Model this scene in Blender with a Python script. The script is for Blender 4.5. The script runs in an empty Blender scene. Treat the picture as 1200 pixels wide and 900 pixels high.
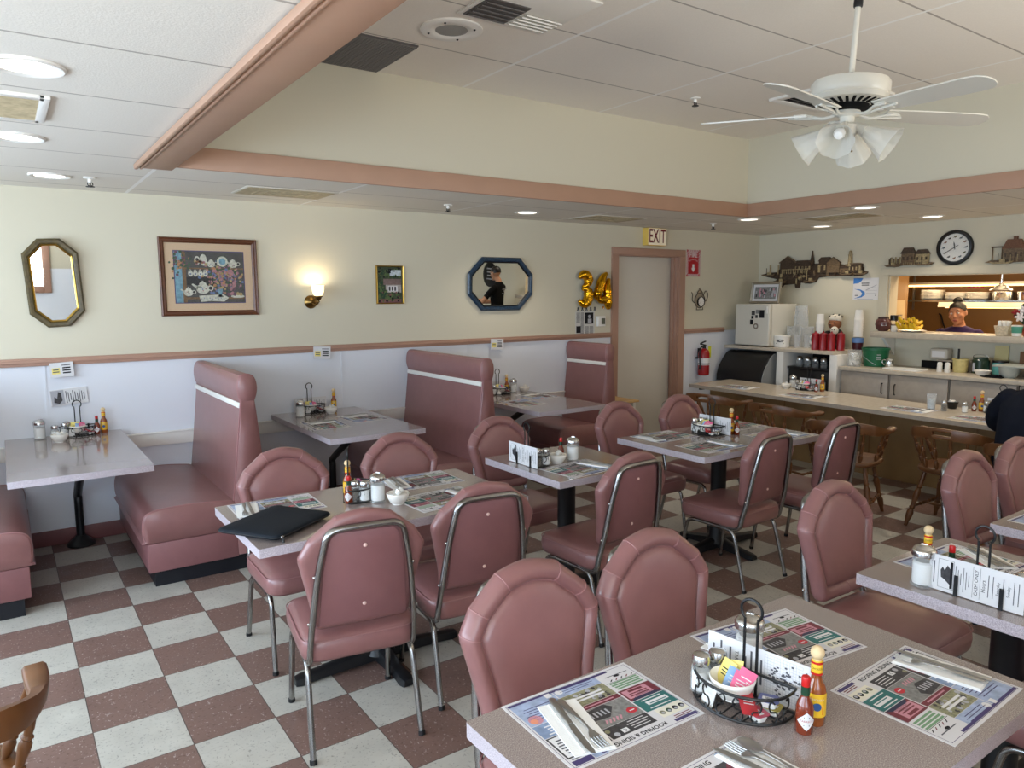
import bpy, bmesh, math, random
from mathutils import Vector as V, Matrix as MX, Euler
random.seed(11)
PI = math.pi
R = math.radians
SC = bpy.context.scene
C = SC.collection
I4 = MX.Identity(4)


# ------------------------------------------------------------------ materials
def lin(c):
    out = []
    for v in c[:3]:
        v = v / 255.0
        out.append(v / 12.92 if v <= 0.04045 else ((v + 0.055) / 1.055) ** 2.4)
    return (*out, 1.0)


def mat(name, col, rough=0.5, metal=0.0, spec=0.5, noise=0.0, nscale=20.0, bump=0.0, bscale=80.0,
        emit=None, estr=0.0, coat=0.0, trans=0.0, alpha=1.0, stretch=None, ior=1.45):
    m = bpy.data.materials.new(name)
    m.use_nodes = True
    nt = m.node_tree
    b = nt.nodes['Principled BSDF']
    b.inputs['Base Color'].default_value = lin(col)
    b.inputs['Roughness'].default_value = rough
    b.inputs['Metallic'].default_value = metal
    b.inputs['Specular IOR Level'].default_value = spec
    b.inputs['Coat Weight'].default_value = coat
    b.inputs['Coat Roughness'].default_value = 0.22 if 'vinyl' in name else 0.06
    b.inputs['Transmission Weight'].default_value = trans
    b.inputs['IOR'].default_value = ior
    b.inputs['Alpha'].default_value = alpha
    if emit:
        b.inputs['Emission Color'].default_value = lin(emit)
        b.inputs['Emission Strength'].default_value = estr
    tc = None
    if noise or bump:
        tc = nt.nodes.new('ShaderNodeTexCoord')
        mp = nt.nodes.new('ShaderNodeMapping')
        if stretch:
            mp.inputs['Scale'].default_value = stretch
        nt.links.new(tc.outputs['Object'], mp.inputs['Vector'])
    if noise:
        n = nt.nodes.new('ShaderNodeTexNoise')
        n.inputs['Scale'].default_value = nscale
        n.inputs['Detail'].default_value = 4
        nt.links.new(mp.outputs[0], n.inputs['Vector'])
        r = nt.nodes.new('ShaderNodeValToRGB')
        base = lin(col)
        r.color_ramp.elements[0].position = 0.3
        r.color_ramp.elements[1].position = 0.7
        r.color_ramp.elements[0].color = tuple(max(0, v * (1 - noise)) for v in base[:3]) + (1,)
        r.color_ramp.elements[1].color = tuple(min(1, v * (1 + noise)) for v in base[:3]) + (1,)
        nt.links.new(n.outputs['Fac'], r.inputs['Fac'])
        nt.links.new(r.outputs['Color'], b.inputs['Base Color'])
    if bump:
        n2 = nt.nodes.new('ShaderNodeTexNoise')
        n2.inputs['Scale'].default_value = bscale
        n2.inputs['Detail'].default_value = 3
        nt.links.new(mp.outputs[0], n2.inputs['Vector'])
        bp = nt.nodes.new('ShaderNodeBump')
        bp.inputs['Strength'].default_value = bump
        bp.inputs['Distance'].default_value = 0.002
        nt.links.new(n2.outputs['Fac'], bp.inputs['Height'])
        nt.links.new(bp.outputs['Normal'], b.inputs['Normal'])
    return m


def glassy(name, col, amount=0.25, rough=0.05):
    """thin clear plastic or glass: mostly see-through with a gloss"""
    m = bpy.data.materials.new(name)
    m.use_nodes = True
    nt = m.node_tree
    out = nt.nodes['Material Output']
    b = nt.nodes['Principled BSDF']
    b.inputs['Base Color'].default_value = lin(col)
    b.inputs['Roughness'].default_value = rough
    t = nt.nodes.new('ShaderNodeBsdfTransparent')
    mix = nt.nodes.new('ShaderNodeMixShader')
    lw = nt.nodes.new('ShaderNodeLayerWeight')
    lw.inputs['Blend'].default_value = 0.25
    mr = nt.nodes.new('ShaderNodeMapRange')
    mr.inputs['To Min'].default_value = amount
    mr.inputs['To Max'].default_value = min(1.0, amount + 0.55)
    nt.links.new(lw.outputs['Facing'], mr.inputs['Value'])
    nt.links.new(mr.outputs['Result'], mix.inputs['Fac'])
    nt.links.new(t.outputs[0], mix.inputs[1])
    nt.links.new(b.outputs[0], mix.inputs[2])
    nt.links.new(mix.outputs[0], out.inputs['Surface'])
    return m


def speck(name, col, dark, light, rough=0.3, scale=420.0, spec=0.5):
    """laminate with fine light and dark specks"""
    m = mat(name, col, rough, spec=spec, coat=0.5 if rough < 0.2 else 0)
    nt = m.node_tree
    b = nt.nodes['Principled BSDF']
    tc = nt.nodes.new('ShaderNodeTexCoord')
    n = nt.nodes.new('ShaderNodeTexNoise')
    n.inputs['Scale'].default_value = scale
    n.inputs['Detail'].default_value = 2
    r = nt.nodes.new('ShaderNodeValToRGB')
    e = r.color_ramp.elements
    e[0].position = 0.36
    e[0].color = lin(dark)
    e[1].position = 0.66
    e[1].color = lin(light)
    a = r.color_ramp.elements.new(0.47)
    a.color = lin(col)
    a = r.color_ramp.elements.new(0.56)
    a.color = lin(col)
    nt.links.new(tc.outputs['Object'], n.inputs['Vector'])
    nt.links.new(n.outputs['Fac'], r.inputs['Fac'])
    nt.links.new(r.outputs['Color'], b.inputs['Base Color'])
    return m


def floor_mat():
    m = mat('checker vinyl tile', (180, 170, 160), 0.38, spec=0.4)
    nt = m.node_tree
    b = nt.nodes['Principled BSDF']
    N = nt.nodes.new
    L = nt.links.new
    tc = N('ShaderNodeTexCoord')
    mp = N('ShaderNodeMapping')
    s = 1 / 0.3048
    mp.inputs['Scale'].default_value = (s, s, 0)
    mp.inputs['Location'].default_value = (-0.179 * s, -3.099 * s, 0.5)
    L(tc.outputs['Object'], mp.inputs['Vector'])
    ck = N('ShaderNodeTexChecker')
    ck.inputs['Scale'].default_value = 1.0
    L(mp.outputs[0], ck.inputs['Vector'])
    # mottling inside each tile, drawn out in streaks
    def fleck(scale, stretch, lo, hi, seedz):
        m2 = N('ShaderNodeMapping')
        m2.inputs['Scale'].default_value = stretch
        m2.inputs['Location'].default_value = (seedz, seedz * 2, seedz)
        L(tc.outputs['Object'], m2.inputs['Vector'])
        n = N('ShaderNodeTexNoise')
        n.inputs['Scale'].default_value = scale
        n.inputs['Detail'].default_value = 3
        L(m2.outputs[0], n.inputs['Vector'])
        r = N('ShaderNodeMapRange')
        r.inputs['From Min'].default_value = lo
        r.inputs['From Max'].default_value = hi
        L(n.outputs['Fac'], r.inputs['Value'])
        return r.outputs['Result']
    f1 = fleck(60, (1, 1.6, 1), 0.60, 0.66, 1.3)
    f2 = fleck(75, (1.5, 1, 1), 0.63, 0.70, 4.7)
    big = fleck(9, (1, 1, 1), 0.3, 0.7, 9.1)
    def tile(base, a, c, tag):
        x = N('ShaderNodeMix'); x.data_type = 'RGBA'
        x.inputs[6].default_value = lin(base)
        x.inputs[7].default_value = lin(a)
        L(f1, x.inputs[0])
        y = N('ShaderNodeMix'); y.data_type = 'RGBA'
        L(x.outputs[2], y.inputs[6])
        y.inputs[7].default_value = lin(c)
        L(f2, y.inputs[0])
        return y.outputs[2]
    pk = tile((126, 100, 91), (104, 79, 71), (172, 157, 150), 'p')
    wh = tile((190, 186, 176), (172, 168, 159), (150, 147, 139), 'w')
    mx = N('ShaderNodeMix'); mx.data_type = 'RGBA'
    L(ck.outputs['Fac'], mx.inputs[0])
    L(wh, mx.inputs[7])
    L(pk, mx.inputs[6])
    # joints
    sep = N('ShaderNodeSeparateXYZ')
    L(mp.outputs[0], sep.inputs[0])
    def edge(o):
        fr = N('ShaderNodeMath'); fr.operation = 'FRACT'
        L(o, fr.inputs[0])
        sb = N('ShaderNodeMath'); sb.operation = 'SUBTRACT'
        L(fr.outputs[0], sb.inputs[0]); sb.inputs[1].default_value = 0.5
        ab = N('ShaderNodeMath'); ab.operation = 'ABSOLUTE'
        L(sb.outputs[0], ab.inputs[0])
        gt = N('ShaderNodeMath'); gt.operation = 'GREATER_THAN'
        L(ab.outputs[0], gt.inputs[0]); gt.inputs[1].default_value = 0.494
        return gt.outputs[0]
    mxx = N('ShaderNodeMath'); mxx.operation = 'MAXIMUM'
    L(edge(sep.outputs[0]), mxx.inputs[0]); L(edge(sep.outputs[1]), mxx.inputs[1])
    jt = N('ShaderNodeMix'); jt.data_type = 'RGBA'
    L(mxx.outputs[0], jt.inputs[0]); L(mx.outputs[2], jt.inputs[6])
    jt.inputs[7].default_value = lin((88, 77, 72))
    # broad wear
    wr = N('ShaderNodeMix'); wr.data_type = 'RGBA'; wr.blend_type = 'MULTIPLY'
    wr.inputs[0].default_value = 1.0
    L(jt.outputs[2], wr.inputs[6])
    rr = N('ShaderNodeMapRange'); rr.inputs['To Min'].default_value = 0.9; rr.inputs['To Max'].default_value = 1.05
    L(big, rr.inputs['Value'])
    L(rr.outputs['Result'], wr.inputs[7])
    L(wr.outputs[2], b.inputs['Base Color'])
    ro = N('ShaderNodeMapRange'); ro.inputs['To Min'].default_value = 0.3; ro.inputs['To Max'].default_value = 0.5
    L(big, ro.inputs['Value'])
    L(ro.outputs['Result'], b.inputs['Roughness'])
    return m


def ceil_mat(name, ox, oy, col=(226, 222, 214)):
    """drop ceiling: 4 x 2 ft panels in a thin grid"""
    m = mat(name, col, 0.85, spec=0.2)
    nt = m.node_tree
    b = nt.nodes['Principled BSDF']
    N = nt.nodes.new
    L = nt.links.new
    tc = N('ShaderNodeTexCoord')
    sep = N('ShaderNodeSeparateXYZ')
    L(tc.outputs['Object'], sep.inputs[0])
    def line(o, off, step, w):
        a = N('ShaderNodeMath'); a.operation = 'SUBTRACT'; L(o, a.inputs[0]); a.inputs[1].default_value = off
        d = N('ShaderNodeMath'); d.operation = 'DIVIDE'; L(a.outputs[0], d.inputs[0]); d.inputs[1].default_value = step
        r = N('ShaderNodeMath'); r.operation = 'PINGPONG'; L(d.outputs[0], r.inputs[0]); r.inputs[1].default_value = 0.5
        g = N('ShaderNodeMath'); g.operation = 'LESS_THAN'; L(r.outputs[0], g.inputs[0]); g.inputs[1].default_value = w / step
        return g.outputs[0]
    n = N('ShaderNodeTexNoise'); n.inputs['Scale'].default_value = 140; n.inputs['Detail'].default_value = 3
    L(tc.outputs['Object'], n.inputs['Vector'])
    mr = N('ShaderNodeMapRange'); mr.inputs['To Min'].default_value = 0.93; mr.inputs['To Max'].default_value = 1.04
    L(n.outputs['Fac'], mr.inputs['Value'])
    mu = N('ShaderNodeMix'); mu.data_type = 'RGBA'; mu.blend_type = 'MULTIPLY'; mu.inputs[0].default_value = 1
    mu.inputs[6].default_value = lin(col); L(mr.outputs['Result'], mu.inputs[7])
    # dark gap lines along X
    m1 = N('ShaderNodeMix'); m1.data_type = 'RGBA'
    L(line(sep.outputs[1], oy, 0.61, 0.006), m1.inputs[0]); L(mu.outputs[2], m1.inputs[6])
    m1.inputs[7].default_value = lin((176, 168, 158))
    m2 = N('ShaderNodeMix'); m2.data_type = 'RGBA'
    L(line(sep.outputs[0], ox, 1.22, 0.011), m2.inputs[0]); L(m1.outputs[2], m2.inputs[6])
    m2.inputs[7].default_value = lin((245, 243, 238))
    L(m2.outputs[2], b.inputs['Base Color'])
    bp = N('ShaderNodeBump'); bp.inputs['Strength'].default_value = 0.25; bp.inputs['Distance'].default_value = 0.003
    L(n.outputs['Fac'], bp.inputs['Height']); L(bp.outputs['Normal'], b.inputs['Normal'])
    return m


VINYL = mat('dusty rose vinyl', (142, 98, 96), 0.36, spec=0.55, coat=0.35, noise=0.05, nscale=14, bump=0.12, bscale=420)
VINYL_BACK = mat('rose vinyl smooth panel', (138, 94, 95), 0.42, spec=0.4, noise=0.04, nscale=18)
PIPING = mat('rose welt piping', (160, 114, 114), 0.45)
CHROME = mat('worn chrome tube', (158, 157, 155), 0.26, metal=1.0)
STEEL = mat('stainless steel', (205, 205, 203), 0.22, metal=1.0)
BRUSHED = mat('brushed steel', (180, 180, 178), 0.38, metal=1.0)
RUBBER = mat('black rubber', (26, 26, 28), 0.6)
BLACKM = mat('black painted iron', (22, 22, 24), 0.42)
WIRE = mat('black wire', (18, 18, 19), 0.4)
BUTTON = mat('pale upholstery button', (232, 196, 186), 0.35)
LAM = speck('grey rose laminate', (150, 137, 132), (122, 109, 105), (178, 167, 163), 0.15)
LAM_EDGE = speck('pale speckled laminate edge', (190, 180, 187), (158, 147, 156), (214, 206, 212), 0.35)
CTR = mat('beige mottled counter laminate', (196, 184, 166), 0.26, noise=0.08, nscale=26)
CTR_EDGE = mat('counter edge laminate', (176, 164, 150), 0.35, noise=0.08, nscale=30)
CAB = mat('greige cabinet laminate', (170, 158, 144), 0.45, noise=0.07, nscale=16)
PANEL = mat('tan counter panelling', (140, 110, 70), 0.45, noise=0.13, nscale=7, stretch=(1, 1, 0.6))
WOOD = mat('honey maple', (104, 66, 36), 0.33, noise=0.22, nscale=9, stretch=(1, 1, 0.12), spec=0.5)
WOOD_D = mat('dark walnut frame', (92, 52, 30), 0.38, noise=0.2, nscale=30, stretch=(0.15, 1, 1))
WOOD_P = mat('pale pine board', (206, 168, 112), 0.5, noise=0.12, nscale=14, stretch=(0.2, 1, 1))
TRIM = mat('rose painted trim', (172, 135, 116), 0.5, noise=0.03, nscale=6)
BEAM = mat('rose painted beam', (178, 140, 116), 0.5, noise=0.03, nscale=5)
WALL_U = mat('cream wall paint', (212, 205, 184), 0.8, spec=0.2, bump=0.05, bscale=60)
WALL_L = mat('white wainscot panel', (228, 231, 238), 0.6, spec=0.3, bump=0.03, bscale=60)
WHITE = mat('white plastic', (236, 234, 228), 0.35)
WHITEM = mat('white matt', (236, 233, 226), 0.7)
WHITE_P = mat('white enamel', (212, 208, 196), 0.3)
CERAMIC = mat('white ceramic', (238, 234, 226), 0.18)
PAPER = mat('white paper', (222, 221, 222), 0.7, spec=0.2)
NAPKIN = mat('white napkin tissue', (240, 240, 238), 0.9, spec=0.1, bump=0.2, bscale=300)
INK = mat('black ink', (34, 33, 36), 0.7, spec=0.2)
GREYINK = mat('grey ink', (92, 92, 98), 0.7, spec=0.2)
PALEINK = mat('pale grey ink', (176, 176, 182), 0.7, spec=0.2)
BLACK = mat('black plastic', (20, 20, 22), 0.35)
BLACKMATT = mat('black matt', (16, 16, 17), 0.8, spec=0.2)
GOLD = mat('gold leaf', (196, 160, 80), 0.28, metal=1.0)
FOIL = mat('gold foil', (226, 170, 34), 0.13, metal=1.0, bump=0.5, bscale=45)
BRASS = mat('antique brass', (128, 100, 56), 0.3, metal=1.0)
MIRROR = mat('mirror glass', (228, 230, 228), 0.01, metal=1.0)
BLUEF = mat('blue mottled frame', (38, 58, 78), 0.3, noise=0.45, nscale=60)
GLASS = glassy('clear glass', (225, 230, 230), 0.10)
FROST = glassy('frosted glass', (228, 226, 216), 0.45, 0.35)
PLASTIC = glassy('clear plastic', (228, 232, 234), 0.16)
WOODBALL = mat('turned wood stopper', (222, 196, 152), 0.5)
RED = mat('red cap', (196, 30, 30), 0.35)
DRED = mat('dark red squeeze bottle', (150, 20, 28), 0.35)
SIGNRED = mat('sign red', (176, 24, 36), 0.45)
GREEN = mat('green plastic', (24, 98, 62), 0.35)
DGREEN = mat('dark green', (22, 62, 40), 0.45)
YELLOW = mat('yellow label', (232, 186, 44), 0.45)
SAUCE_O = mat('orange hot sauce', (142, 74, 30), 0.12, coat=0.6)
SAUCE_R = mat('red pepper sauce', (122, 50, 28), 0.12, coat=0.6)
PINKP = mat('pink sweetener paper', (226, 110, 150), 0.6)
BLUEP = mat('blue sweetener paper', (140, 176, 218), 0.6)
YELP = mat('yellow sweetener paper', (236, 220, 130), 0.6)
SALT = mat('white grains', (240, 240, 238), 0.8, bump=0.4, bscale=500)
PEPPER = mat('pepper grains', (88, 78, 66), 0.8, noise=0.5, nscale=300)
TEAL = mat('teal print', (48, 108, 106), 0.6)
SKYP = mat('pale blue print', (160, 174, 202), 0.6, noise=0.2, nscale=40)
PURPLE = mat('purple print', (68, 58, 104), 0.6)
OLIVEP = mat('stone photo print', (140, 138, 110), 0.6, noise=0.35, nscale=120)
DARKP = mat('dark photo print', (62, 60, 62), 0.6, noise=0.35, nscale=90)
GREYP = mat('grey photo print', (128, 128, 126), 0.6, noise=0.3, nscale=90)
MAROON = mat('maroon print', (112, 48, 58), 0.6, noise=0.2, nscale=60)
ROSEP = mat('rose print', (196, 140, 152), 0.6)
GREENP = mat('green print', (112, 150, 114), 0.6)
SKIN = mat('warm brown skin', (176, 122, 92), 0.5, spec=0.4)
SKIN2 = mat('tan skin', (192, 142, 110), 0.5, spec=0.4)
HAIR = mat('black hair', (22, 18, 17), 0.45, noise=0.3, nscale=120)
SHIRT_P = mat('dark purple cloth', (50, 36, 74), 0.85, spec=0.2)
SHIRT_N = mat('navy black cloth', (24, 27, 37), 0.9, spec=0.15)
SHIRT_B = mat('black cloth', (20, 20, 21), 0.9, spec=0.15)
JEANS = mat('dark denim', (30, 36, 52), 0.9, spec=0.15)
SLEEVE = mat('black neoprene', (22, 28, 36), 0.75, spec=0.25, bump=0.15, bscale=600)
LIT = mat('lit lamp lens', (255, 250, 238), 0.5, emit=(255, 244, 224), estr=3.2)
SHADE_LIT = mat('lit opal shade', (250, 240, 214), 0.5, emit=(255, 226, 170), estr=2.2)
TUBE_LIT = mat('warm lit strip', (255, 214, 150), 0.5, emit=(255, 196, 120), estr=5.0)
FLOOR = floor_mat()
CEIL_L = ceil_mat('low ceiling panels', 0.775, 2.455, (230, 224, 213))
CEIL_R = ceil_mat('raised ceiling panels', 2.67, 3.18, (238, 231, 220))
VENT = mat('dusty vent', (178, 164, 134), 0.6, noise=0.2, nscale=30)
VENT_D = mat('dark grille', (92, 88, 86), 0.6)
BRONZE = mat('bronze resin relief', (112, 92, 68), 0.5, noise=0.4, nscale=70)
BRONZE_D = mat('dark bronze resin', (72, 56, 42), 0.55, noise=0.4, nscale=70)
BRONZE_L = mat('pale bronze resin', (164, 146, 108), 0.5, noise=0.35, nscale=70)
BANANA = mat('ripe banana', (228, 190, 40), 0.5, noise=0.1, nscale=60)
KITCHEN = mat('kitchen wall tan', (150, 112, 66), 0.6)
LWIN, BWIN, GB, FILL_NEAR, CANW, EXPO = 0.95, 0.7, 0.08, 1.05, 25.0, -0.17


# ------------------------------------------------------------------ mesh builder
def xf(loc=(0, 0, 0), rot=(0, 0, 0), sc=(1, 1, 1)):
    return MX.Translation(V(loc)) @ Euler([R(a) for a in rot], 'XYZ').to_matrix().to_4x4() @ MX.Diagonal((*sc, 1))


class MB:
    def __init__(s, m=None):
        s.bm = bmesh.new()
        s.mats = []
        s.cur = m
        s.T = I4

    def mi(s, m):
        m = m or s.cur
        if m not in s.mats:
            s.mats.append(m)
        return s.mats.index(m)

    def face(s, vs, m=None):
        try:
            f = s.bm.faces.new(vs)
        except ValueError:
            return None
        f.material_index = s.mi(m)
        f.smooth = True
        return f

    def v(s, p):
        return s.bm.verts.new(s.T @ V(p))

    def box(s, c, d, m=None, rot=(0, 0, 0), bev=0.0, seg=2):
        g = bmesh.ops.create_cube(s.bm, size=1.0, matrix=s.T @ xf(c, rot) @ MX.Diagonal((d[0], d[1], d[2], 1)))
        vs = g['verts']
        fs = set(f for v in vs for f in v.link_faces)
        k = s.mi(m)
        for f in fs:
            f.material_index = k
            f.smooth = True
        if bev:
            es = list(set(e for v in vs for e in v.link_edges))
            r = bmesh.ops.bevel(s.bm, geom=es, offset=bev, segments=seg, affect='EDGES', profile=0.5)
            for f in r['faces']:
                f.material_index = k
                f.smooth = True
        return s

    def rings(s, rs, m=None, close=True, cap0=True, cap1=True):
        """loft a list of point rings"""
        vr = [[s.v(p) for p in r] for r in rs]
        n = len(vr[0])
        for a, b in zip(vr, vr[1:]):
            for i in range(n if close else n - 1):
                j = (i + 1) % n
                s.face((a[i], a[j], b[j], b[i]), m)
        if cap0:
            s.face(list(reversed(vr[0])), m)
        if cap1:
            s.face(vr[-1], m)
        return s

    def prism(s, pts, z0, z1, m=None, top=None):
        """extrude an XY outline between two heights"""
        a = sum(p[0] * q[1] - q[0] * p[1] for p, q in zip(pts, pts[1:] + pts[:1]))
        if a < 0:
            pts = pts[::-1]
        lo = [s.v((p[0], p[1], z0)) for p in pts]
        hi = [s.v((p[0], p[1], z1)) for p in pts]
        n = len(pts)
        for i in range(n):
            j = (i + 1) % n
            s.face((lo[i], lo[j], hi[j], hi[i]), m)
        s.face(list(reversed(lo)), m)
        s.face(hi, top or m)
        return s

    def lathe(s, prof, c=(0, 0, 0), m=None, n=20, rot=(0, 0, 0), cap=True, flute=0.0, fl_n=0):
        T0 = s.T
        s.T = T0 @ xf(c, rot)
        rs = []
        for r, z in prof:
            ring = []
            for i in range(n):
                a = 2 * PI * i / n
                rr = r * (1 + (flute * math.cos(fl_n * a) if fl_n else 0))
                ring.append((rr * math.cos(a), rr * math.sin(a), z))
            rs.append(ring)
        s.rings(rs, m, True, cap, cap)
        s.T = T0
        return s

    def tube(s, pts, r, m=None, n=8, closed=False, cap=True, flat=None, up=None):
        """sweep a round (or flattened) section along points; r may be a list"""
        P = [V(p) for p in pts]
        N = len(P)
        rr = r if isinstance(r, (list, tuple)) else [r] * N
        tang = []
        for i in range(N):
            if closed:
                t = P[(i + 1) % N] - P[i - 1]
            else:
                t = P[min(i + 1, N - 1)] - P[max(i - 1, 0)]
            tang.append(t.normalized() if t.length > 1e-9 else V((0, 0, 1)))
        u = V(up) if up else (V((0, 0, 1)) if abs(tang[0].z) < 0.9 else V((1, 0, 0)))
        rs = []
        for i in range(N):
            t = tang[i]
            u = u - t * u.dot(t)
            if u.length < 1e-6:
                u = t.orthogonal()
            u.normalize()
            w = t.cross(u)
            f = flat or 1.0
            ring = []
            for k in range(n):
                a = 2 * PI * (k + 0.5) / n
                ring.append(P[i] + u * (rr[i] * math.cos(a)) + w * (rr[i] * f * math.sin(a)))
            rs.append(ring)
        if closed:
            rs.append(rs[0])
            s.rings(rs, m, True, False, False)
        else:
            s.rings(rs, m, True, cap, cap)
        return s

    def ball(s, c, r, m=None, nu=14, nv=9, rot=(0, 0, 0)):
        if not isinstance(r, (tuple, list)):
            r = (r, r, r)
        T0 = s.T
        s.T = T0 @ xf(c, rot)
        rs = []
        for j in range(1, nv):
            b = -PI / 2 + PI * j / nv
            rs.append([(r[0] * math.cos(b) * math.cos(2 * PI * i / nu), r[1] * math.cos(b) * math.sin(2 * PI * i / nu), r[2] * math.sin(b)) for i in range(nu)])
        s.rings(rs, m, True, False, False)
        bm = s.bm
        bm.verts.ensure_lookup_table()
        tot = len(bm.verts)
        first = [bm.verts[tot - nu * (nv - 1) + i] for i in range(nu)]
        last = [bm.verts[tot - nu + i] for i in range(nu)]
        lo = s.v((0, 0, -r[2]))
        hi = s.v((0, 0, r[2]))
        for i in range(nu):
            j = (i + 1) % nu
            s.face((first[j], first[i], lo), m)
            s.face((last[i], last[j], hi), m)
        s.T = T0
        return s

    def rect(s, x, y, w, h, z, m=None):
        """a thin printed rectangle in the XY plane, by its lower left corner"""
        vs = [s.v(p) for p in ((x, y, z), (x + w, y, z), (x + w, y + h, z), (x, y + h, z))]
        s.face(vs, m)
        return s

    def disc(s, x, y, r, z, m=None, n=14, ry=None):
        s.face([s.v((x + r * math.cos(2 * PI * i / n), y + (ry or r) * math.sin(2 * PI * i / n), z)) for i in range(n)], m)
        return s

    def poly(s, pts, z, m=None):
        a = sum(p[0] * q[1] - q[0] * p[1] for p, q in zip(pts, pts[1:] + pts[:1]))
        if a < 0:
            pts = pts[::-1]
        s.face([s.v((p[0], p[1], z)) for p in pts], m)
        return s

    def text(s, t, size, x, y, z, m=None, rot=0, align='CENTER', depth=0.0, sx=1.0, bold=0.0):
        cu = bpy.data.curves.new('lettering', 'FONT')
        cu.body = t
        cu.size = size
        cu.align_x = align
        cu.align_y = 'CENTER'
        cu.resolution_u = 2
        cu.extrude = depth
        cu.offset = bold
        ob = bpy.data.objects.new('lettering', cu)
        C.objects.link(ob)
        dg = bpy.context.evaluated_depsgraph_get()
        me = bpy.data.meshes.new_from_object(ob.evaluated_get(dg))
        bpy.data.objects.remove(ob)
        k = s.mi(m)
        Tm = s.T @ xf((x, y, z), (0, 0, rot), (sx, 1, 1))
        vs = [s.bm.verts.new(Tm @ v.co) for v in me.vertices]
        for p in me.polygons:
            try:
                f = s.bm.faces.new([vs[i] for i in p.vertices])
                f.material_index = k
            except ValueError:
                pass
        bpy.data.meshes.remove(me)
        return s

    def lines(s, x, y, w, n, step, z, m=None, th=None, jag=0.25):
        """rows of fine print too small to read"""
        th = th or step * 0.45
        for i in range(n):
            k = w * (1 - jag * random.random())
            s.rect(x + (w - k) / 2, y - i * step, k, th, z, m)
        return s

    def build(s, name, parent=None, loc=None, rot=None, ang=38):
        bm = s.bm
        bmesh.ops.recalc_face_normals(bm, faces=[f for f in bm.faces if f.smooth])
        me = bpy.data.meshes.new(name)
        bm.to_mesh(me)
        bm.free()
        for m in s.mats:
            me.materials.append(m)
        me.set_sharp_from_angle(angle=R(ang))
        o = bpy.data.objects.new(name, me)
        C.objects.link(o)
        if parent:
            o.parent = parent
        if loc:
            o.location = loc
        if rot:
            o.rotation_euler = [R(a) for a in rot]
        return o


def tag(o, label=None, cat=None, group=None, kind=None):
    if label: o['label'] = label
    if cat: o['category'] = cat
    if group: o['group'] = group
    if kind: o['kind'] = kind
    return o


def thing(name, label, cat, loc=(0, 0, 0), rz=0.0, group=None, rot=None):
    o = bpy.data.objects.new(name, None)
    o.empty_display_size = 0.05
    C.objects.link(o)
    o.location = loc
    o.rotation_euler = [R(a) for a in rot] if rot else (0, 0, R(rz))
    return tag(o, label, cat, group)


def dup(src, loc, rz=0.0, label=None, group=None, rot=None, sc=None):
    kids = {}
    for o in bpy.data.objects:
        if o.parent:
            kids.setdefault(o.parent.name, []).append(o)
    def rec(o, par):
        c = o.copy()
        C.objects.link(c)
        if par:
            c.parent = par
        for ch in kids.get(o.name, []):
            rec(ch, c)
        return c
    r = rec(src, None)
    r.location = loc
    r.rotation_euler = [R(a) for a in rot] if rot else (0, 0, R(rz))
    if sc: r.scale = (sc, sc, sc)
    if label: r['label'] = label
    if group: r['group'] = group
    return r


class Kind:
    """first call moves the prototype itself, later calls copy it"""
    def __init__(s, maker):
        s.maker = maker
        s.proto = None

    def put(s, loc, rz, label, group=None, rot=None):
        if s.proto is None:
            s.proto = s.maker()
            o = s.proto
            o.location = loc
            o.rotation_euler = [R(a) for a in rot] if rot else (0, 0, R(rz))
            tag(o, label, None, group)
            return o
        o = dup(s.proto, loc, rz, label, group, rot)
        if group is None and 'group' in o:
            del o['group']
        return o


def struct(name, mb, parent=None):
    o = mb.build(name, parent)
    if not parent:
        o['kind'] = 'structure'
    return o


def smoothline(pts, per=6, closed=False):
    """Catmull-Rom through points"""
    P = [V(p) for p in pts]
    n = len(P)
    out = []
    rng = range(n) if closed else range(n - 1)
    for i in rng:
        if closed:
            a, b, c, d = P[i - 1], P[i], P[(i + 1) % n], P[(i + 2) % n]
        else:
            a, b, c, d = P[max(i - 1, 0)], P[i], P[i + 1], P[min(i + 2, n - 1)]
        for k in range(per):
            t = k / per
            out.append(0.5 * ((2 * b) + (c - a) * t + (2 * a - 5 * b + 4 * c - d) * t * t + (3 * b - a - 3 * c + d) * t ** 3))
    if not closed:
        out.append(P[-1])
    return out


def arc(c, r, a0, a1, n, plane='xz'):
    out = []
    for i in range(n + 1):
        a = R(a0 + (a1 - a0) * i / n)
        u, w = r * math.cos(a), r * math.sin(a)
        out.append({'xz': (c[0] + u, c[1], c[2] + w), 'xy': (c[0] + u, c[1] + w, c[2]), 'yz': (c[0], c[1] + u, c[2] + w)}[plane])
    return out


def rrect(w, d, r, n=5, cx=0, cy=0):
    out = []
    for sx, sy, a0 in ((1, 1, 0), (-1, 1, 90), (-1, -1, 180), (1, -1, 270)):
        for i in range(n + 1):
            a = R(a0 + 90 * i / n)
            out.append((cx + sx * (w / 2 - r) + r * math.cos(a), cy + sy * (d / 2 - r) + r * math.sin(a)))
    return out


# ------------------------------------------------------------------ room shell
X0, XB, Y0, YA, ZC, ZR = -2.2, 7.72, -1.5, 5.73, 2.38, 3.06
struct('floor', MB(FLOOR).box((3.9, 2.1, -0.05), (12.6, 7.8, 0.1)))

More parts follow.
